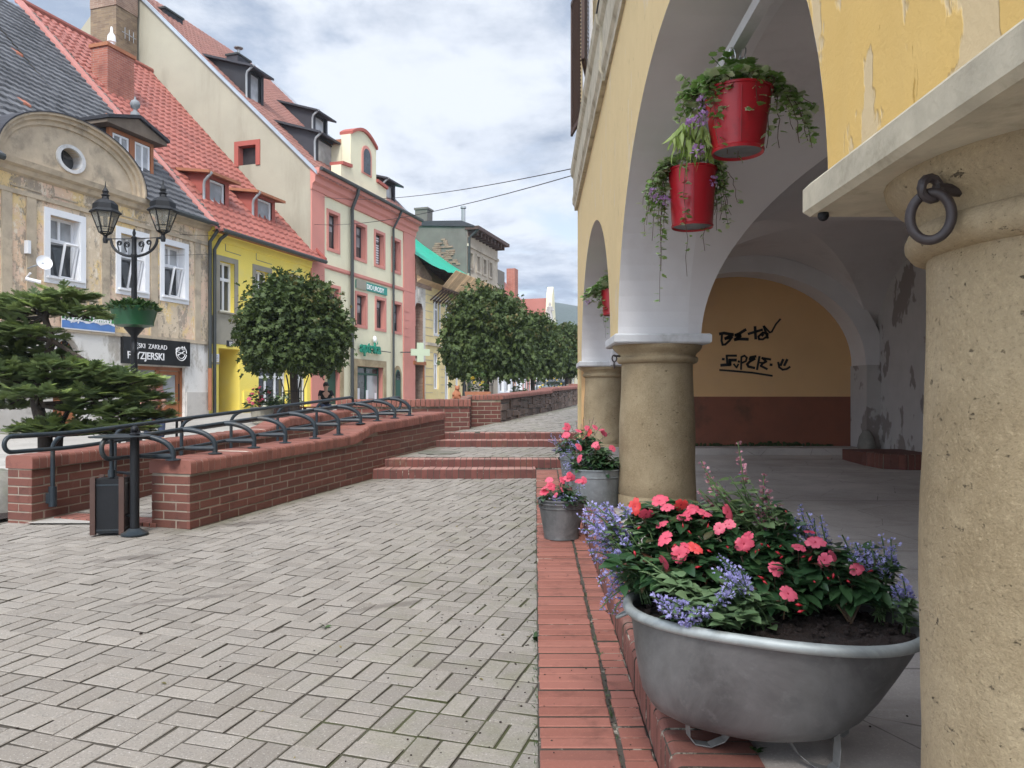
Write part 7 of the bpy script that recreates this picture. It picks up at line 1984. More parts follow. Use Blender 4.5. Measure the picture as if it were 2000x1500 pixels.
# ======================= ZINC TUB =======================
TC = V((.755, 2.265, 0)); TU = V((.882, -.471, 0)); TV = V((.471, .882, 0)); TA, TB, TRZ = .415, .315, .712
def tubp(s, w, z): return TC+TU*s+TV*w+V((0, 0, z))
ZLEG = m_zinc('zinc_strap', (.14, .14, .135), (.30, .30, .29))
def tub():
    t = thing('zinc_tub', 'big weathered zinc bathtub planter with bare soil, on strap feet by the nearest column', 'planter', tubp(0, 0, .34))
    b = MB(); n = 64; rings = []
    P2 = [(.40, .392, -.075), (.56, .400, -.072), (.68, .422, -.066), (.765, .462, -.055), (.83, .52, -.040), (.885, .58, -.026), (.94, .645, -.012), (.99, TRZ-.002, 0)]
    for f, z, sh in P2:
        rings.append([tubp(sh+TA*f*math.copysign(abs(math.cos(a))**.92, math.cos(a)), TB*f*math.copysign(abs(math.sin(a))**.92, math.sin(a)), z) for a in [2*math.pi*i/n for i in range(n)]])
    vs = [q for r in rings for q in r]; fs = [tuple(range(n))[::-1]]
    for i in range(len(rings)-1):
        for j in range(n): j2 = (j+1) % n; fs.append((i*n+j, i*n+j2, (i+1)*n+j2, (i+1)*n+j))
    b.add(vs, fs)
    for i in range(len(b.v)):
        q = V(b.v[i]); d = .006*mnoise.noise(q*3.1)+.003*mnoise.noise(q*9); b.v[i] = (q.x+d, q.y+d, q.z)
    b.build('basin', ZINC, t, True, 60)
    r = MB(); r.tube([tubp(TA*1.0*math.copysign(abs(math.cos(a))**.92, math.cos(a)), TB*math.copysign(abs(math.sin(a))**.92, math.sin(a)), TRZ+.004*math.sin(3*a)) for a in [2*math.pi*i/72 for i in range(72)]], .0155, 10, True); r.build('rolled_rim', ZINCRIM, t, True)
    s = MB(); ns = 90; nr = 26
    pts = []
    for i in range(nr+1):
        for j in range(ns):
            a = 2*math.pi*j/ns; f = i/nr*.955; q = tubp(TA*f*math.cos(a)-.004, TB*f*math.sin(a), TRZ-.030)
            h = .022*mnoise.noise(q*9)+.014*mnoise.noise(q*26)+.012*mnoise.noise(q*60)+.02*(1-f); pts.append(V((q.x, q.y, q.z+h)))
    fs = []
    for i in range(nr):
        for j in range(ns): j2 = (j+1) % ns; fs.append((i*ns+j, i*ns+j2, (i+1)*ns+j2, (i+1)*ns+j))
    s.add(pts, fs)
    for i in range(520):
        a, f = random.uniform(0, 6.28), random.random()**.5*.90; q = tubp(TA*f*math.cos(a), TB*f*math.sin(a), TRZ-.028+.02*(1-f)+random.uniform(0, .008))
        s.ball(q, random.uniform(.0025, .010), 4, sz=.8)
    s.build('soil', SOIL, t, True)
    for (sx, wy, dx) in ((-.175, -.12, -1), (.165, -.10, 1), (-.16, .13, -1), (.17, .13, 1)):
        f = MB(); a = tubp(sx, wy, .50); zfl = zarc(a.y); base = V((a.x, a.y, zfl)); dd = TU*dx
        path = [base+dd*.03+V((0, 0, .135)), base+dd*.034+V((0, 0, .07)), base+dd*.03+V((0, 0, .02)), base+dd*.015+V((0, 0, .004)), base-dd*.03+V((0, 0, .006)), base-dd*.07+V((0, 0, .03)), base-dd*.10+V((0, 0, .075))]
        wv = (TV*.8-TU*.6)*.017
        for q in range(len(path)-1): f.add([path[q]-wv, path[q]+wv, path[q+1]+wv, path[q+1]-wv, path[q]-wv+V((0, 0, .003))-dd*.002, path[q]+wv+V((0, 0, .003))-dd*.002, path[q+1]+wv+V((0, 0, .003)), path[q+1]-wv+V((0, 0, .003))], [(0, 1, 2, 3), (4, 5, 6, 7), (0, 1, 5, 4), (2, 3, 7, 6), (0, 3, 7, 4), (1, 2, 6, 5)])
        f.build('leg', ZLEG, t, True)
    for sg in (-1, 1):
        h = MB(); c = tubp(sg*TA*1.0, 0, TRZ-.045); h.tube([c+TU*sg*.052*math.sin(a)+TV*.05*math.cos(a)-V((0, 0, .03*math.sin(a))) for a in [math.pi*i/14 for i in range(15)]], .0055, 8); h.build('handle', ZINCRIM, t, True)
tub()
LEAFH = m_leaf('hyssop_leaf', (.15, .24, .10), (.27, .37, .17), .35, .6)
def tub_plants():
    global RNG
    RNG = np.random.default_rng(5)
    def yd(px, py): return 1.99+.56*(1235-py)/265+.05*(1500-px)/500
    def pt(px, py, dy=0): return P(px, py, yd(px, py)+dy)
    FL = [(1240, 990), (1262, 1003), (1288, 978), (1303, 992), (1330, 985), (1345, 1003), (1292, 1025), (1335, 1012), (1352, 995), (1375, 1003), (1300, 1052), (1405, 1032), (1424, 1024), (1358, 1072), (1340, 1070), (1461, 1050), (1452, 1062), (1296, 1098), (1326, 1083), (1515, 1112), (1611, 1094), (1624, 1086), (1538, 1160), (1560, 1070), (1580, 1040), (1672, 1112), (1420, 1000), (1592, 1060)]
    roots = [(-.20, .08), (-.02, .02), (.10, .10), (.22, .05), (-.06, .18)]
    labs = ['coral impatiens at the far left of the bathtub mound', 'coral impatiens in the middle of the bathtub with the widest open blooms', 'coral impatiens hanging a drooping bud over the bare bathtub soil', 'coral impatiens nearest the right end of the bathtub', 'coral impatiens at the back of the bathtub below the hyssop spires']
    anchors = [(1285, 1020), (1400, 1050), (1545, 1120), (1640, 1110), (1400, 995)]
    G_ = [[] for _ in roots]
    for f in FL:
        k_ = min(range(5), key=lambda i: (anchors[i][0]-f[0])**2+((anchors[i][1]-f[1])*1.3)**2); G_[k_].append(f)
    areas = [(1215, 1365, 985, 1110), (1330, 1500, 1020, 1135), (1450, 1610, 1060, 1150), (1570, 1715, 1070, 1135), (1330, 1540, 985, 1070)]
    for i, (s, w_) in enumerate(roots):
        x0, x1, y0, y1 = areas[i]; sh = []
        for q in range(20):
            px, py = RNG.uniform(x0, x1), RNG.uniform(y0, y1); sh.append(pt(px, py, RNG.uniform(-.0, .09)))
        for f in G_[i]: sh.append(pt(f[0]+RNG.normal(0, 8), f[1]+14, .02))
        fl = [pt(a, b, -.03) for a, b in G_[i]]
        bu = [pt(RNG.uniform(x0, x1), RNG.uniform(y0, y1), -.03) for _ in range(7)]
        if i == 2: bu += [P(1556, 1196, 2.0), P(1552, 1180, 2.0)]
        impatiens(labs[i], tubp(s, w_, TRZ-.02), sh, fl, bu, leaf=.082, group='coral impatiens in the bathtub', fsz=.0265)
    cg = 'blue catmint around the bathtub'
    L_ = [(1138, 1020), (1150, 985), (1165, 1000), (1182, 985), (1172, 1032), (1190, 1020), (1205, 1032), (1160, 1060), (1180, 1078), (1200, 1085), (1215, 1060), (1175, 1110), (1195, 1120), (1168, 1140), (1190, 1155), (1205, 1105), (1160, 1095), (1172, 1190), (1195, 1200), (1212, 990), (1225, 1005), (1150, 1045), (1228, 1060), (1225, 1095), (1130, 1010), (1142, 1000), (1135, 1035), (1155, 1012), (1145, 1060), (1152, 1080), (1185, 1002), (1198, 1048), (1160, 1035), (1170, 1068), (1208, 1130), (1182, 1172)]
    for j, (a, b) in enumerate(((0, 16), (16, 36))):
        spike_plant('catmint_plant', ['blue catmint spilling high over the left end of the bathtub', 'blue catmint trailing low toward the brick edge left of the bathtub'][j], 'flowering plant', tubp(-.36, .0+.06*j, TRZ-.02), [P(px, py, 2.50+RNG.normal(0, .05)) for px, py in L_[a:b]], bend=.11, group=cg, whorls=10, leaves=8, lean=(-.02, 0, .03))
    for lab, root, tl, Yt in (('blue catmint hanging over the front rim of the bathtub', (-.17, -.20), [(1272, 1165), (1285, 1180), (1305, 1195), (1325, 1205), (1345, 1215), (1360, 1208), (1335, 1180), (1300, 1170), (1420, 1140), (1432, 1160), (1370, 1190), (1395, 1185)], 2.03),
                              ('blue catmint standing upright in the middle of the bathtub', (.0, -.12), [(1405, 1085), (1418, 1100), (1430, 1118), (1440, 1130), (1412, 1125), (1445, 1110), (1395, 1110), (1455, 1140)], 2.08),
                              ('blue catmint at the back of the bathtub before the shaded floor', (.16, .22), [(1562, 985), (1575, 1000), (1590, 1012), (1602, 1008), (1548, 1010), (1555, 1030), (1610, 1030), (1535, 1040)], 2.42),
                              ('blue catmint leaning over the right end of the bathtub', (.30, .14), [(1700, 1055), (1722, 1048), (1740, 1052), (1750, 1062), (1690, 1075), (1670, 1060), (1645, 1045), (1715, 1085)], 2.22),
                              ('lone blue catmint stems at the right rim touching the column', (.37, .06), [(1762, 1125), (1768, 1150), (1752, 1160), (1745, 1145)], 2.12)):
        spike_plant('catmint_plant', lab, 'flowering plant', tubp(root[0], root[1], TRZ-.03), [P(px, py, Yt+RNG.normal(0, .03)) for px, py in tl], bend=.03, group=cg, whorls=8, leaves=10)
    leafy('mint_plant', 'fresh green mint shoots over the soil at the bathtub front', 'plant', tubp(-.08, -.17, TRZ-.03), [pt(px, py, -.02) for px, py in ((1300, 1150), (1335, 1165), (1370, 1200), (1395, 1215), (1420, 1195), (1445, 1180), (1475, 1165), (1450, 1210), (1360, 1150), (1480, 1200), (1405, 1170), (1430, 1150), (1310, 1120), (1275, 1110), (1255, 1090), (1495, 1180), (1325, 1140), (1345, 1185), (1385, 1150), (1415, 1220), (1440, 1205), (1285, 1135), (1265, 1120))], LEAFC, .045, T_HEART, 13)
    leafy('mint_plant', 'pale mint shoots at the left end of the bathtub', 'plant', tubp(-.32, .05, TRZ-.03), [P(px, py, 2.42) for px, py in ((1235, 1085), (1250, 1120), (1265, 1060), (1240, 1140), (1230, 1110), (1260, 1150), (1245, 1050), (1290, 1085), (1285, 1130), (1225, 1035), (1270, 1040))], LEAFC, .045, T_HEART, 12)
    spike_plant('hyssop_plant', 'tall pink hyssop spires rising at the back of the bathtub', 'flowering plant', tubp(-.04, .22, TRZ-.03), [P(px, py, 2.52+RNG.normal(0, .04)) for px, py in ((1441, 862), (1380, 920), (1366, 958), (1370, 900), (1492, 925), (1500, 960), (1410, 950), (1460, 965), (1345, 985), (1432, 985), (1480, 990), (1520, 985), (1395, 990))], fl=(PINKF, BLUED), bend=.02, leafm=LEAFH, whorls=6, wr=.010, fsz=.014, head=.30, leaves=20, leaf=.038, spread=.05)
    leafy('hyssop_plant', 'leafy hyssop stems without blossom at the back of the bathtub', 'plant', tubp(.08, .20, TRZ-.03), [P(px, py, 2.50) for px, py in ((1380, 930), (1400, 940), (1425, 930), (1450, 945), (1470, 950), (1495, 965), (1415, 960), (1510, 985), (1525, 1000), (1365, 955), (1485, 975), (1440, 960), (1440, 985), (1455, 1010), (1500, 1005), (1515, 1025), (1480, 1030), (1530, 1060), (1420, 980), (1400, 960), (1360, 980), (1545, 1045), (1505, 1050), (1470, 1000))], LEAFH, .042, T_HEART, 17)
tub_plants()

# ======================= ZINC BUCKETS ON THE KERB =======================
def zbucket(name, label, c, r0, r1, h, m, handles=True):
    t = thing(name, label, 'bucket', c); c = V(c)
    b = MB(); b.lathe([(r0*.97, .012), (r0, .0), (r0, .02), (r0+(r1-r0)*.06, .04), (r0+(r1-r0)*.78, h*.78), (r0+(r1-r0)*.80+.006, h*.79), (r0+(r1-r0)*.82+.006, h*.81), (r0+(r1-r0)*.84, h*.82), (r1, h*.985), (r1+.009, h*.99), (r1+.009, h+.006), (r1-.004, h+.006), (r1-.012, h-.04)], c, 40, capt=False); b.build('bucket_body', m, t, True, 40)
    s = MB(); s.lathe([(.001, h-.035), (r1-.012, h-.04)], c, 24, capb=False, capt=False); s.build('soil', SOIL, t)
    if handles:
        hd = MB(); a0 = .5; e = V((math.cos(a0), math.sin(a0), 0)); p0, p1 = c+e*(r1+.01)+V((0, 0, h-.02)), c-e*(r1+.01)+V((0, 0, h-.02)); f = V((e.y, -e.x, 0))
        hd.tube([p0+(p1-p0)*(.5-.5*math.cos(q))+(f*.10+V((0, 0, -.004)))*math.sin(q)*1.7 for q in [math.pi*i/18 for i in range(19)]], .005, 6); hd.build('handle', m, t, True)
        for q in (p0, p1): l = MB(); l.lathe([(.012, -.018), (.014, .02)], q, 8); l.build('ear', m, t)
    return t
def kerb_buckets():
    global RNG
    RNG = np.random.default_rng(9)
    c1 = V((.365, 5.68, zstrip(5.68))); zbucket('zinc_bucket', 'small zinc bucket of coral flowers standing on the lower brick strip', c1, .128, .172, .285, ZINC)
    c2 = V((.700, 6.40, zarc(6.4))); zbucket('zinc_bucket', 'large dark zinc bucket standing against the middle column', c2, .185, .215, .30, ZDARK, False)
    c3 = V((.70, 7.55, zarc(7.55))); zbucket('zinc_bucket', 'farthest zinc bucket half hidden behind the large dark bucket', c3, .20, .235, .32, ZDARK, False)
    def mound(c, h, R, k_, hh):
        o = []
        for i in range(k_):
            a, f = RNG.random()*6.28, math.sqrt(RNG.random()); o.append(c+V((R*f*math.cos(a), R*f*math.sin(a), h+hh*(1-f*f*.8)*RNG.uniform(.6, 1.05))))
        return o
    fl = [P(px, py, 5.56+.1*(py < 950)) for px, py in ((1066, 952), (1098, 938), (1108, 935), (1092, 946), (1117, 932), (1131, 940), (1140, 938), (1073, 938), (1097, 955), (1085, 968), (1076, 950), (1062, 962), (1112, 928))]
    impatiens('coral impatiens crowded in the small zinc bucket', c1+V((0, 0, .25)), mound(c1, .27, .15, 22, .13), fl, mound(c1, .30, .14, 5, .10), .075, None, .032, 10)
    spike_plant('catmint_plant', 'blue catmint hanging over the rim of the small zinc bucket', 'flowering plant', c1+V((.0, -.05, .25)), [P(px, py, 5.5) for px, py in ((1082, 985), (1092, 978), (1102, 990), (1115, 980), (1125, 975), (1135, 965), (1075, 975), (1142, 950), (1108, 970))], bend=.05, whorls=6, leaves=6)
    fl = [P(px, py, 6.25+RNG.normal(0, .05)) for px, py in ((1132, 896), (1163, 869), (1165, 872), (1196, 876), (1105, 850), (1143, 855), (1130, 873))]
    impatiens('coral impatiens in the large dark bucket by the column', c2+V((0, 0, .26)), mound(c2, .27, .19, 26, .22), fl, mound(c2, .32, .16, 5, .16), .085, None, .035, 10)
    leafy('mint_plant', 'bushy green mint filling the right of the large dark bucket', 'plant', c2+V((.05, 0, .26)), mound(c2+V((.06, -.03, 0)), .27, .19, 26, .22), LEAFC, .05, T_HEART, 15)
    spike_plant('catmint_plant', 'blue catmint falling down the left side of the large dark bucket', 'flowering plant', c2+V((-.12, 0, .27)), [P(px, py, 6.3+RNG.normal(0, .05)) for px, py in ((1098, 905), (1102, 925), (1108, 915), (1095, 890), (1105, 880), (1115, 900), (1120, 870), (1128, 862), (1110, 860), (1100, 915))], bend=.09, whorls=8, leaves=7)
    fl = [P(px, py, 7.4) for px, py in ((1104, 838), (1107, 848), (1146, 836), (1152, 845), (1162, 835), (1175, 840), (1180, 846), (1130, 842), (1108, 833))]
    impatiens('coral impatiens in the farthest kerb bucket', c3+V((0, 0, .28)), mound(c3, .28, .24, 28, .24), fl, mound(c3, .36, .2, 5, .16), .085, None, .036, 10)
    spike_plant('catmint_plant', 'blue catmint at the far bucket reaching over the steps', 'flowering plant', c3+V((-.15, 0, .28)), [P(px, py, 7.5+RNG.normal(0, .06)) for px, py in ((1075, 848), (1080, 862), (1085, 870), (1078, 880), (1090, 880), (1095, 868), (1072, 860), (1092, 850))], bend=.07, whorls=7, leaves=6)
    spike_plant('hyssop_plant', 'dusky hyssop spires behind the farthest kerb bucket', 'flowering plant', c3+V((0, .08, .28)), [P(px, py, 7.6+RNG.normal(0, .05)) for px, py in ((1125, 822), (1140, 815), (1152, 818), (1165, 824), (1135, 828), (1115, 830), (1175, 830), (1160, 815), (1192, 845))], fl=(PINKF, BLUED), bend=.02, whorls=7, leaves=14, leaf=.04, head=.4)
kerb_buckets()

# ======================= HANGING RED BUCKETS =======================
def link_chain(mb, top, bot, n, r=.0032, w_=.012):
    top, bot = V(top), V(bot)
    for i in range(n):
        c = top+(bot-top)*((i+.5)/n); L = (top-bot).length/n*.62; d = (bot-top).normalized(); s = d.orthogonal().normalized() if i % 2 else d.cross(d.orthogonal()).normalized()
        mb.tube([c+d*(L*math.cos(a))+s*w_*max(-1, min(1, 1.25*math.sin(a))) for a in [2*math.pi*k_/14 for k_ in range(14)]], r, 6, True)
def red_bucket(label, c, zr, r1=.155, r0=.118, h=.285, tilt=(0, 0)):
    c = V((c[0], c[1], zr-h)); t = thing('hanging_bucket', label, 'bucket', c, 'red hanging buckets')
    b = MB(); b.lathe([(r0-.01, .012), (r0, .0), (r0+.004, .012), (r0-.001, .02), (r0+(r1-r0)*.9, h*.9), (r1, h-.008), (r1+.007, h-.006), (r1+.007, h+.004), (r1-.006, h+.004), (r1-.01, h-.03)], c, 40, capt=False, capb=False)
    bb = b.build('bucket_body', REDP, t, True, 40); s = MB(); s.lathe([(.001, .014), (r0-.006, .013)], c, 30, capb=False, capt=False); s.build('bucket_base', ZDARK, t)
    s = MB(); s.lathe([(.001, h-.03), (r1-.01, h-.035)], c, 24, capb=False, capt=False); s.build('soil', SOIL, t)
    sm = MB(); a = -1.75; e = V((math.cos(a), math.sin(a), 0)); sm.tube([c+e*(r0+.002)+V((0, 0, .02)), c+e*(r1+.001)+V((0, 0, h-.02))], .0025, 5); sm.build('seam', REDP, bb)
    hd = MB(); e = V((.95, -.3, 0)); p0, p1 = c+e*r1+V((0, 0, h-.01)), c-e*r1+V((0, 0, h-.01)); top = c+V((0, 0, h+.115))
    hd.tube([p0+(p1-p0)*(.5-.5*math.cos(q))+V((0, 0, .125))*math.sin(q)**.8 for q in [math.pi*i/20 for i in range(21)]], .0042, 6); hd.build('handle', REDP, t, True)
    ch = MB(); link_chain(ch, V((c.x-.03, c.y, 2.985)), top+V((-.01, 0, 0)), max(2, int((2.985-top.z)/.035))); ch.build('chain', CHROME, t, True)
    ch = MB(); link_chain(ch, V((c.x+.03, c.y, 2.985)), top+V((.01, 0, 0)), max(2, int((2.985-top.z)/.035))); ch.build('chain', CHROME, t, True)
    return c, h, r1, t
def trailing(label, c, h, r1, trails, bushy=60, lime=(), flowers=(), bush_r=.07, scale=.98):
    """trails: list of end points; a rim-hung stem with ivy leaves runs to each"""
    t = thing('ivy_geranium', label, 'trailing plant', c+V((0, 0, h))); m = NPM(); st = MB()
    def leaves(pos, dirs, s):
        n = len(pos); r = RNG.random(n)*.92; R = rots(n, dirs, .9, None, s); pale = RNG.random(n) < .45
        if pale.any():
            m.put(T_ROUND, (R[pale]*1.12, pos[pale]), RNG.random(pale.sum()), 1)
            m.put(T_ROUND, (R[pale]*.86, pos[pale]+R[pale][:, :, 2]/np.linalg.norm(R[pale][:, :, 2], axis=1, keepdims=True)*.0012+R[pale][:, :, 1]*.05), r[pale], 0)
        m.put(T_ROUND, (R[~pale], pos[~pale]), r[~pale], 0)
    for e, dens in trails:
        e = V(e); rt = c+V((0, 0, h-.01)); d = V((e.x-c.x, e.y-c.y, 0)); d = d.normalized() if d.length > .01 else V((0, -1, 0))
        rim = rt+d*(r1+.02)+V((0, 0, .035)); pts = bez(rt, rim+V((0, 0, .05)), rim, 4)[:-1]+bez(rim, V((e.x*.75+rim.x*.25, e.y*.75+rim.y*.25, rim.z*.8+e.z*.2)), e, 9); dens = int(dens*1.45)
        for q in range(4, len(pts)): pts[q] = pts[q]+V((RNG.normal(0, .006), RNG.normal(0, .006), 0))
        st.tube(pts, .0017, 4, cap=False); pp = np.array([tuple(q) for q in pts]); n = dens
        f = 2+RNG.random(n)*(len(pts)-3.01); i0 = f.astype(int); pos = pp[i0]+(pp[i0+1]-pp[i0])*(f-i0)[:, None]
        th = RNG.random(n)*6.28; dirs = np.stack([np.cos(th), np.sin(th)-.3, RNG.uniform(-.6, .3, n)], 1)
        leaves(pos+dirs*.014, dirs, .031*scale*RNG.uniform(.55, 1.35, n))
    n = bushy; th = RNG.random(n)*6.28; f = np.sqrt(RNG.random(n)); pos = np.stack([c.x+(r1+.04)*f*np.cos(th), c.y+(r1+.04)*f*np.sin(th), c.z+h+.01+bush_r*(1-f**2)*RNG.random(n)+.02], 1)
    leaves(pos, np.stack([np.cos(th), np.sin(th), RNG.uniform(-.2, .8, n)], 1), .044*scale*RNG.uniform(.55, 1.3, n))
    m.addmb(st, 2); m.build('foliage', [LEAFV, LEAFE, STEMB], t)
    if len(lime):
        lm = NPM(); n = len(lime)*16; base = np.repeat(np.array([tuple(q) for q in lime]), 16, 0)+RNG.normal(0, .022, (n, 3)); th = RNG.random(n)*6.28
        lm.put(T_LANCE, (rots(n, np.stack([np.cos(th)*.5-.25, np.sin(th)*.5-.2, -.7+0*th], 1), .8, None, RNG.uniform(.05, .11, n)), base), RNG.random(n), 0); lm.build('lime_leaves', [LEAFY], t)
    for q in flowers:
        fm = NPM(); k_ = 16; d = unit(k_); fm.put(T_FLORET, (rots(k_, d, 1, None, RNG.uniform(.013, .022, k_)), np.array(tuple(q))+d*.018), RNG.random(k_), 0); fm.build('flower_cluster', [LILAC], t)
    return t
def hanging():
    global RNG
    RNG = np.random.default_rng(31)
    Y1 = 3.62; c, h, r, _ = red_bucket('red bucket hanging highest from the tie bar of the near arch', (P(1441, 300, Y1).x, Y1), P(0, 182, Y1).z)
    pl = lambda Y, L_: [(P(a, b, Y+RNG.normal(0, .05)), n) for a, b, n in L_]
    trailing('ivy geranium spilling around the highest red bucket', c, h, r, pl(Y1-.05, [(1585, 290, 26), (1578, 275, 24), (1590, 210, 20), (1560, 280, 24), (1545, 255, 22), (1535, 215, 20), (1520, 290, 22), (1570, 240, 20), (1555, 200, 18), (1500, 290, 8), (1460, 275, 9), (1440, 310, 14), (1455, 240, 8), (1425, 300, 20), (1405, 240, 22), (1475, 215, 10), (1420, 200, 16), (1400, 280, 22), (1412, 260, 18), (1430, 215, 14), (1390, 230, 24), (1395, 200, 22)])
             + pl(Y1+.12, [(1335, 180, 26), (1345, 200, 26), (1330, 210, 22), (1360, 175, 26), (1375, 215, 26), (1350, 250, 20), (1365, 270, 20), (1325, 240, 14), (1340, 150, 20), (1330, 190, 24), (1385, 190, 24), (1365, 215, 24), (1350, 225, 22)]), 190,
             [P(a, b, Y1+.05) for a, b in ((1345, 235), (1355, 250), (1370, 245), (1340, 265), (1360, 275), (1375, 265), (1330, 255), (1350, 285), (1385, 270))], [P(a, b, Y1-.08) for a, b in ((1353, 243), (1372, 230), (1372, 200), (1362, 295))], .07)
    leafy('ivy_geranium', 'upright ivy geranium shoots between the two chains of the highest red bucket', 'plant', c+V((0, 0, h)), [P(a, b, Y1) for a, b in ((1390, 112), (1413, 95), (1418, 110), (1430, 140), (1455, 130), (1465, 120), (1490, 145), (1400, 140), (1375, 150), (1445, 150), (1350, 165), (1385, 165))], LEAFV, .05, T_ROUND, 9)
    Y2 = 4.95; c, h, r, _ = red_bucket('red bucket hanging lower-looking near the far end of the tie bar', (P(1352, 400, Y2).x, Y2), P(0, 333, Y2).z, .152, .13, .37)
    trailing('ivy geranium with a long trail below the second red bucket', c, h, r, pl(Y2-.02, [(1288, 590, 30), (1290, 530, 20), (1275, 470, 26), (1262, 440, 26), (1255, 400, 26), (1270, 420, 26), (1285, 440, 24), (1295, 420, 24), (1280, 400, 26), (1300, 450, 20), (1265, 380, 24), (1310, 400, 20), (1260, 420, 20), (1340, 540, 16), (1375, 490, 16), (1400, 450, 20), (1410, 430, 24), (1420, 440, 20), (1415, 400, 24), (1405, 380, 26), (1440, 395, 12), (1425, 420, 14), (1400, 410, 24), (1395, 420, 20), (1290, 480, 18), (1258, 460, 14), (1300, 370, 26), (1290, 360, 26), (1412, 360, 24), (1325, 365, 12), (1270, 400, 26)]), 200, (), [P(a, b, Y2-.12) for a, b in ((1285, 388), (1300, 392), (1276, 376), (1392, 352), (1365, 300))], .10)
    Y3 = 9.5; c, h, r, _ = red_bucket('red bucket hanging in the farther arch, half hidden by the wall', (P(1197, 600, Y3).x, Y3), P(0, 567, Y3).z, .15, .12, .31)
    trailing('ivy geranium on the farther red bucket', c, h, r, pl(Y3, [(1145, 585, 40), (1150, 565, 40), (1155, 590, 36), (1140, 580, 30), (1165, 580, 40), (1160, 560, 40), (1172, 600, 26), (1180, 640, 22), (1183, 660, 14), (1170, 590, 30)]), 260, (), [P(a, b, Y3-.1) for a, b in ((1143, 580), (1147, 590))], .22, 1.35)
hanging()
# ======================= PEOPLE =======================
def skin_mesh(name, verts, edges, radii, m, parent, sub=2):
    me = bpy.data.meshes.new(name+'_base'); me.from_pydata([tuple(v) for v in verts], edges, []); ob = bpy.data.objects.new(name+'_base', me); COL.objects.link(ob)
    md = ob.modifiers.new('skin', 'SKIN'); md.use_smooth_shade = True
    for i, r in enumerate(radii): me.skin_vertices[0].data[i].radius = r if isinstance(r, tuple) else (r, r)
    me.skin_vertices[0].data[0].use_root = True
    sb = ob.modifiers.new('sub', 'SUBSURF'); sb.levels = sub; sb.render_levels = sub
    dg = bpy.context.evaluated_depsgraph_get(); dg.update()
    out = bpy.data.meshes.new_from_object(ob.evaluated_get(dg)); out.name = name; out.materials.clear(); out.materials.append(m)
    for p in out.polygons: p.use_smooth = True
    bpy.data.objects.remove(ob); bpy.data.meshes.remove(me)
    return link(name, out, parent)
def person(label, loc, face, pose, top, legs, s=1.0, group=None):
    """face: heading angle of the chest direction; pose 'stand' or 'sit'"""
    loc = V(loc); t = thing('person', label, 'person', loc, group); ca, sa = math.cos(face), math.sin(face)
    def W(x, y, z): return loc+V(((x*ca-y*sa)*s, (x*sa+y*ca)*s, z*s))       # x forward, y left
    sit = pose == 'sit'; hz = .50 if sit else .92; ln = .10 if sit else .0
    pel, sp, ch, nk, hd, tp = (0, 0, hz), (ln*.3, 0, hz+.16), (ln*.6, 0, hz+.36), (ln, 0, hz+.54), (ln+.02, 0, hz+.64), (ln+.03, 0, hz+.77)
    vs = [pel, sp, ch, nk, hd, tp]; rd = [(.15, .11), (.13, .10), (.17, .11), .055, .085, .075]; ed = [(0, 1), (1, 2), (2, 3), (3, 4), (4, 5)]
    arms = {}; lg = {}
    for sg in (-1, 1):
        b = len(vs); shx = (ln*.8, sg*.18, hz+.48)
        el = (ln+.10, sg*.24, hz+.24) if sit else (.02, sg*.23, hz+.22); ha = (.36, sg*.15, hz+.18) if sit else (.08, sg*.22, hz-.02); fi = (.44, sg*.13, hz+.16) if sit else (.10, sg*.21, hz-.11)
        vs += [shx, el, ha, fi]; rd += [.062, .045, .032, .026]; ed += [(2, b), (b, b+1), (b+1, b+2), (b+2, b+3)]; arms[sg] = (shx, el, ha)
        h = len(vs); hp = (0, sg*.10, hz-.03); kn = (.42, sg*.12, hz-.02) if sit else (.04+.06*sg, sg*.10, .48); an = (.40, sg*.12, .08) if sit else (-.02+.05*sg, sg*.10, .08); to = (.55, sg*.13, .03) if sit else (.13+.05*sg, sg*.11, .03)
        vs += [hp, kn, an, to]; rd += [.085, .06, .042, .035]; ed += [(0, h), (h, h+1), (h+1, h+2), (h+2, h+3)]; lg[sg] = (hp, kn, an)
    f = lambda L_: [W(*q) for q in L_]; R_ = lambda L_, k2: [tuple(q*s*k2 for q in r) if isinstance(r, tuple) else r*s*k2 for r in L_]
    skin_mesh('body', f(vs), ed, R_(rd, 1), SKIN, t)
    tv = [pel, sp, ch, (ln*.95, 0, hz+.49)]; te = [(0, 1), (1, 2), (2, 3)]; tr = [(.158, .122), (.142, .115), (.185, .125), (.075, .07)]
    for sg in (-1, 1):
        b = len(tv); a = arms[sg]; mid = tuple(a[0][i]*.25+a[1][i]*.75 for i in range(3)); tv += [a[0], mid]; tr += [.078, .06]; te += [(2, b), (b, b+1)]
    skin_mesh('shirt', f(tv), te, R_(tr, 1), top, t)
    lv = [(0, 0, hz+.02)]; le = []; lr = [(.16, .125)]
    for sg in (-1, 1):
        b = len(lv); lv += [lg[sg][0], lg[sg][1], lg[sg][2]]; lr += [.1, .078, .06]; le += [(0, b), (b, b+1), (b+1, b+2)]
    skin_mesh('trousers', f(lv), le, R_(lr, 1), legs, t)
    hb = MB(); c = W(ln+.005, 0, hz+.715); hb.ball(c, .098*s, 10, sz=1.12); hb.build('hair', HAIR, t, True)
    fc = MB(); q = W(ln+.115, 0, hz+.66); fc.ball(q, .014*s, 5, sz=1.5)
    for sg in (-1, 1): fc.ball(W(ln+.10, sg*.033, hz+.69), .008*s, 5); fc.ball(W(ln+.02, sg*.088, hz+.66), .02*s, 5)
    fc.build('face_features', SKIN, t)
    return t
person('man in a dusky pink shirt sitting half hidden behind the fir', (-6.9, 14.6, gz(14.6)), -.9, 'sit', CLP, CLJ)
person('distant passer-by dressed in black beyond the rubble wall', (0.02, 54, 1.056), -1.4, 'stand', CLB, CLB)
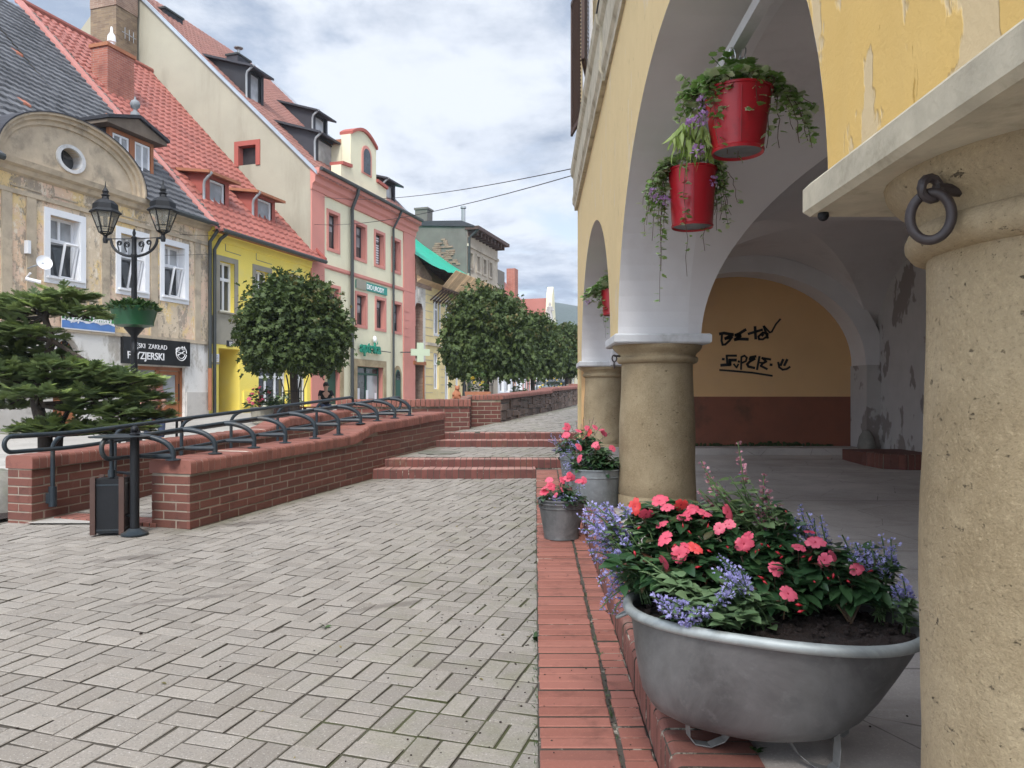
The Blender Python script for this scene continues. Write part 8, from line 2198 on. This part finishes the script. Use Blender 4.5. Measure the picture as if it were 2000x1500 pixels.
person('small seated figure under the nearest maple behind the handrails', P(634, 790, 21)*V((1, 1, 0)).length if False else V((-5.1, 21, gz(21))), -1.2, 'sit', CLB, CLJ, .8)
def bench(loc, face, label):
    loc = V(loc); t = thing('bench', label, 'bench', loc); ca, sa = math.cos(face), math.sin(face); f, l = V((ca, sa, 0)), V((-sa, ca, 0))
    for i in range(3):
        m = MB(); m.box(loc-l*.7+f*(-.16+.14*i)+V((0, 0, .40)), l*1.4, f*.12, V((0, 0, .035))); m.build('seat_slat', WOODO, t)
    for sg in (-1, 1):
        m = MB(); q = loc+l*.55*sg; m.tube([q+f*.2, q+f*.18+V((0, 0, .40)), q-f*.18+V((0, 0, .40)), q-f*.2], .025, 6); m.build('leg', IRON, t)
bench((-6.9, 14.6, gz(14.6)), -.9, 'wooden bench under the seated man behind the fir')
bench((-5.1, 21, gz(21)-.05), -1.2, 'wooden bench under the small seated figure by the nearest maple')
# ======================= CAR =======================
def car():
    c = V(((1080-1000)/F0*49, 49, 1.075)); t = thing('parked_car', 'pale blue parked car seen over the far end of the rubble wall', 'car', c); a = -1.35
    M_ = Matrix.Translation(c) @ Matrix.Rotation(a, 4, 'Z')
    def T(m):
        m.v = [tuple(M_ @ V(q)) for q in m.v]; return m
    def loft(secs):
        m = MB(); n = len(secs[0]); vs = [q for s in secs for q in s]
        fs = [(i*n+j, i*n+(j+1) % n, (i+1)*n+(j+1) % n, (i+1)*n+j) for i in range(len(secs)-1) for j in range(n)]+[tuple(range(n))[::-1], tuple(range((len(secs)-1)*n, len(secs)*n))]
        m.add(vs, fs); return m
    def sec(x, w_, z0, z1, cr=.12): return [(x, -w_+cr*.3, z0), (x, w_-cr*.3, z0), (x, w_, z0+.25), (x, w_, z1-cr), (x, w_-cr, z1), (x, -w_+cr, z1), (x, -w_, z1-cr), (x, -w_, z0+.25)]
    T(loft([sec(-2.0, .70, .35, .75), sec(-1.9, .80, .25, .92), sec(-.9, .85, .22, .97), (sec(.9, .85, .22, .95)), sec(1.7, .80, .22, .82), sec(2.02, .66, .32, .66)])).build('body', CARP, t, True)
    T(loft([sec(-1.75, .70, .90, .98, .05), sec(-1.25, .64, .90, 1.36, .1), sec(-.6, .62, .90, 1.45, .1), sec(.1, .62, .90, 1.42, .1), sec(.95, .68, .90, .96, .04)])).build('cabin', CARP, t, True)
    g = MB(); g.poly([(.99, -.60, .97), (.99, .60, .97), (.20, .52, 1.40), (.20, -.52, 1.40)]); T(g).build('windscreen', GLASSC, t); g = MB(); g.poly([(-1.80, -.6, .98), (-1.80, .6, .98), (-1.3, .5, 1.35), (-1.3, -.5, 1.35)]); T(g).build('rear_window', GLASS, t)
    for sg in (-1, 1):
        g = MB(); g.poly([(-1.3, sg*.705, .98), (.7, sg*.705, .98), (.1, sg*.64, 1.36), (-1.1, sg*.66, 1.34)]); T(g).build('side_window', GLASS, t)
        h = MB(); h.ball(V((1.92, sg*.55, .62)), .12, 8); T(h).build('headlight', LETW, t)
        for x in (-1.25, 1.3):
            wl = MB(); wl.tube([(x, sg*.68, .31), (x, sg*.86, .31)], .31, 20); wo = T(wl).build('wheel', RUBBER, t); r = MB(); r.tube([(x, sg*.84, .31), (x, sg*.87, .31)], .19, 16); T(r).build('rim', PIPEG, wo)
car()
# ======================= SMALL THINGS =======================
def figurine():
    c = P(892, 779, 12.75); t = thing('terracotta_figurine', 'small terracotta sitting bear figurine on the flat brick wall', 'figurine', c)
    m = MB(); m.lathe([(.06, 0), (.075, .03), (.065, .09), (.045, .13), (.03, .15)], c, 14); m.ball(c+V((.01, -.01, .175)), .042, 8)
    for s in (-1, 1): m.ball(c+V((.01+.028*s, 0, .212)), .014, 5); m.tube([c+V((.05*s, -.03, .10)), c+V((.055*s, -.06, .06))], .018, 6); m.tube([c+V((.04*s, -.03, .02)), c+V((.05*s, -.09, .02))], .022, 6)
    m.ball(c+V((.02, -.045, .165)), .018, 6); m.build('body', TERRA, t, True)
figurine()
def planter(label, c, w_, h, R, hh, n, leafm, flower=None, box=True, mat_=None):
    c = V(c); t = thing('flower_planter', label, 'planter', c); b = MB()
    if box: b.lathe([(w_*.62, 0), (w_*.72, h), (w_*.66, h), (w_*.6, h-.05)], c, 4, rot=.785)
    else: b.lathe([(w_*.4, 0), (w_*.5, h), (w_*.45, h), (w_*.42, h-.05)], c, 18)
    b.build('pot', mat_ or TERRA, t)
    th = RNG.random(n)*6.28; f = np.sqrt(RNG.random(n)); pos = np.stack([c.x+R*f*np.cos(th), c.y+R*f*np.sin(th), c.z+h+hh*RNG.random(n)*(1.1-f*f)], 1); m = NPM()
    m.put(T_HEART, (rots(n, np.stack([np.cos(th), np.sin(th), RNG.uniform(-.2, .8, n)], 1), 1, None, RNG.uniform(.07, .13, n)), pos), RNG.random(n), 0); m.build('foliage', [leafm], t)
    if flower:
        k_ = n//20; i = RNG.choice(n, k_, False); fm = NPM(); fm.put(T_FLOWER, (rots(k_, RNG.normal(0, .5, (k_, 3))+np.array([0, -1, .5]), 1, None, RNG.uniform(.04, .06, k_)), pos[i]+np.array([0, -.05, .05])), RNG.random(k_), 0); fm.build('flowers', [flower], t)
RNG = np.random.default_rng(77)
YEL = m_leaf('yellow_blossom', (.65, .42, .03), (.75, .55, .05), .2, .5)
planter('leafy planter with red flowers beside the yellow shop window', (P(512, 800, 20).x, 20, gz(20)), .6, .42, .42, .55, 260, LEAFVV, PETAL, False, GREYP)
planter('wide planter of white flowers beneath the nearest maple', (P(560, 800, 22).x, 22, gz(22)), .7, .35, .5, .4, 220, LEAFVV, LEAFE, True, WOODD)
planter('terracotta box with tall greenery by the tall round maple', (P(934, 775, 24.5).x, 24.5, 1.06), .8, .42, .28, .8, 150, LEAFVV, YEL)
planter('dark terracotta box at the foot of the third maple', (P(1012, 770, 31).x, 31, 1.03), .8, .45, .3, .4, 120, LEAFVV)
planter('yellow-flowered bush in a box near the parked car', (P(1077, 745, 44).x, 44, 1.06), 1.2, .7, .7, .9, 200, LEAFVV, YEL)
def manhole():
    c = V((-1.02, 10.75, 0)); z = zl(c.x, c.y)+.007; m = MB(); m.lathe([(.30, -.01), (.30, 0), (.285, .003), (.27, .0), (.001, .001)], V((c.x, c.y, z)), 36, capt=False)
    for i in range(-4, 5):
        w_ = math.sqrt(max(0, .25**2-(i*.055)**2)); m.box((c.x-w_, c.y+i*.055-.012, z), (2*w_, 0, 0), (0, .024, 0), (0, 0, .004))
    tag(m.build('manhole_cover', GRANITE, None), 'round iron manhole cover on the landing between the two flights', 'manhole cover')
manhole()
def litter_():
    global RNG
    RNG = np.random.default_rng(4); random.seed(4)
    m = NPM(); cl = MB()
    def gp(x, y): return V((x, y, gz(y)+wav(x, y)+.001))
    for i in range(420):      # crumbs of soil, thickest beside the kerb strip
        y = random.uniform(2.2, 9.3); u = random.random(); x = .03*y-.01-abs(random.gauss(0, .35)) if u < .7 else random.uniform(-3, .03*y-.05)
        cl.ball(gp(x, y), random.uniform(.002, .006)*(1 if random.random() < .93 else 1.8), 4, sz=.6)
    for i in range(240):
        y = random.uniform(2.3, 7); o = random.choice((.276, random.uniform(.02, .37), .376)); cl.ball(FB(o+random.gauss(0, .006), y, zstrip(y)+.001), random.uniform(.0015, .0045), 4, sz=.6)
    for i in range(60):
        y = random.uniform(2.2, 4.2); cl.ball(FB(random.uniform(.66, 1.5), y, zarc(y)-.004), random.uniform(.002, .007), 4, sz=.6)
    tag(cl.build('soil_crumbs', SOIL, None), kind='stuff')
    n = 46; pos = []; 
    for i in range(n):
        y = random.uniform(2.4, 9); x = .03*y-abs(random.gauss(0, .9))-.02; q = gp(x, y); pos.append((q.x, q.y, q.z+.004))
    d = RNG.normal(0, 1, (n, 3)); d[:, 2] *= .12; m.put(T_HEART, (rots(n, d, .3, None, RNG.uniform(.008, .026, n)), np.array(pos)), RNG.random(n), 0); tag(m.build('fallen_leaf_bits', [LITL], None), kind='stuff')
    # grass and moss tufts in the seam between pavers and strip, and in the strip's long joint
    g = NPM(); P_ = []; 
    for i in range(900):
        y = 2.2+7*random.random()**1.3
        if mnoise.noise(V((y*2.3, 0, 5))) < -.05 and random.random() < .8: continue
        o = .004+random.gauss(0, .006) if random.random() < .45 else .276+random.gauss(0, .004); z = (gz(y)+.002) if o < .1 else zstrip(y)-.006; q = FB(o, y, z); P_.append((q.x, q.y, q.z))
    P_ = np.array(P_); n = len(P_); d = RNG.normal(0, .5, (n, 3)); d[:, 2] = 1; g.put(T_LANCE, (rots(n, d, 2, None, RNG.uniform(.006, .020, n)), P_), RNG.random(n)*.9, 0)
    tag(g.build('seam_grass', [LEAFVV], None), kind='stuff')
LITL = m_leaf('litter_leaf', (.10, .09, .03), (.26, .2, .08), .1, .7)
litter_()
def weed(label, p, n, s):
    t = NPM(); th = RNG.random(n)*6.28; d = np.stack([np.cos(th), np.sin(th), RNG.uniform(.2, 1.1, n)], 1); t.put(T_OVATE, (rots(n, d, .6, None, s*RNG.uniform(.6, 1.2, n)), np.tile(np.array(tuple(p)), (n, 1))+RNG.normal(0, .004, (n, 3))), RNG.random(n)*.9, 0)
    tag(t.build('weed', [LEAFVV], None), label, 'weed', 'weeds in the paving')
weed('small leafy weed growing against the edge of the brick strip', FB(.003, 3.84, gz(3.84)+.01), 12, .05)
weed('green weed under the front of the bathtub where bricks meet concrete', V((.70, 2.2, zarc(2.2))), 10, .03)
weed('tiny green weed lying among the open plaza pavers', V((-.98, 4.03, gz(4.03)+.005)), 6, .04)

# ======================= AIR =======================
def haze():
    m = MB(); m.box((-640, -80, -1.2), (1900, 0, 0), (0, 1320, 0), (0, 0, 135))
    h = bpy.data.materials.new('haze_air'); h.use_nodes = True; nt = h.node_tree; nt.nodes.clear()
    o = nt.nodes.new('ShaderNodeOutputMaterial'); v = nt.nodes.new('ShaderNodeVolumePrincipled'); v.inputs['Color'].default_value = (.80, .88, 1.0, 1); v.inputs['Density'].default_value = .00045
    nt.links.new(v.outputs[0], o.inputs['Volume']); tag(m.build('haze', h, None), kind='stuff')
haze()
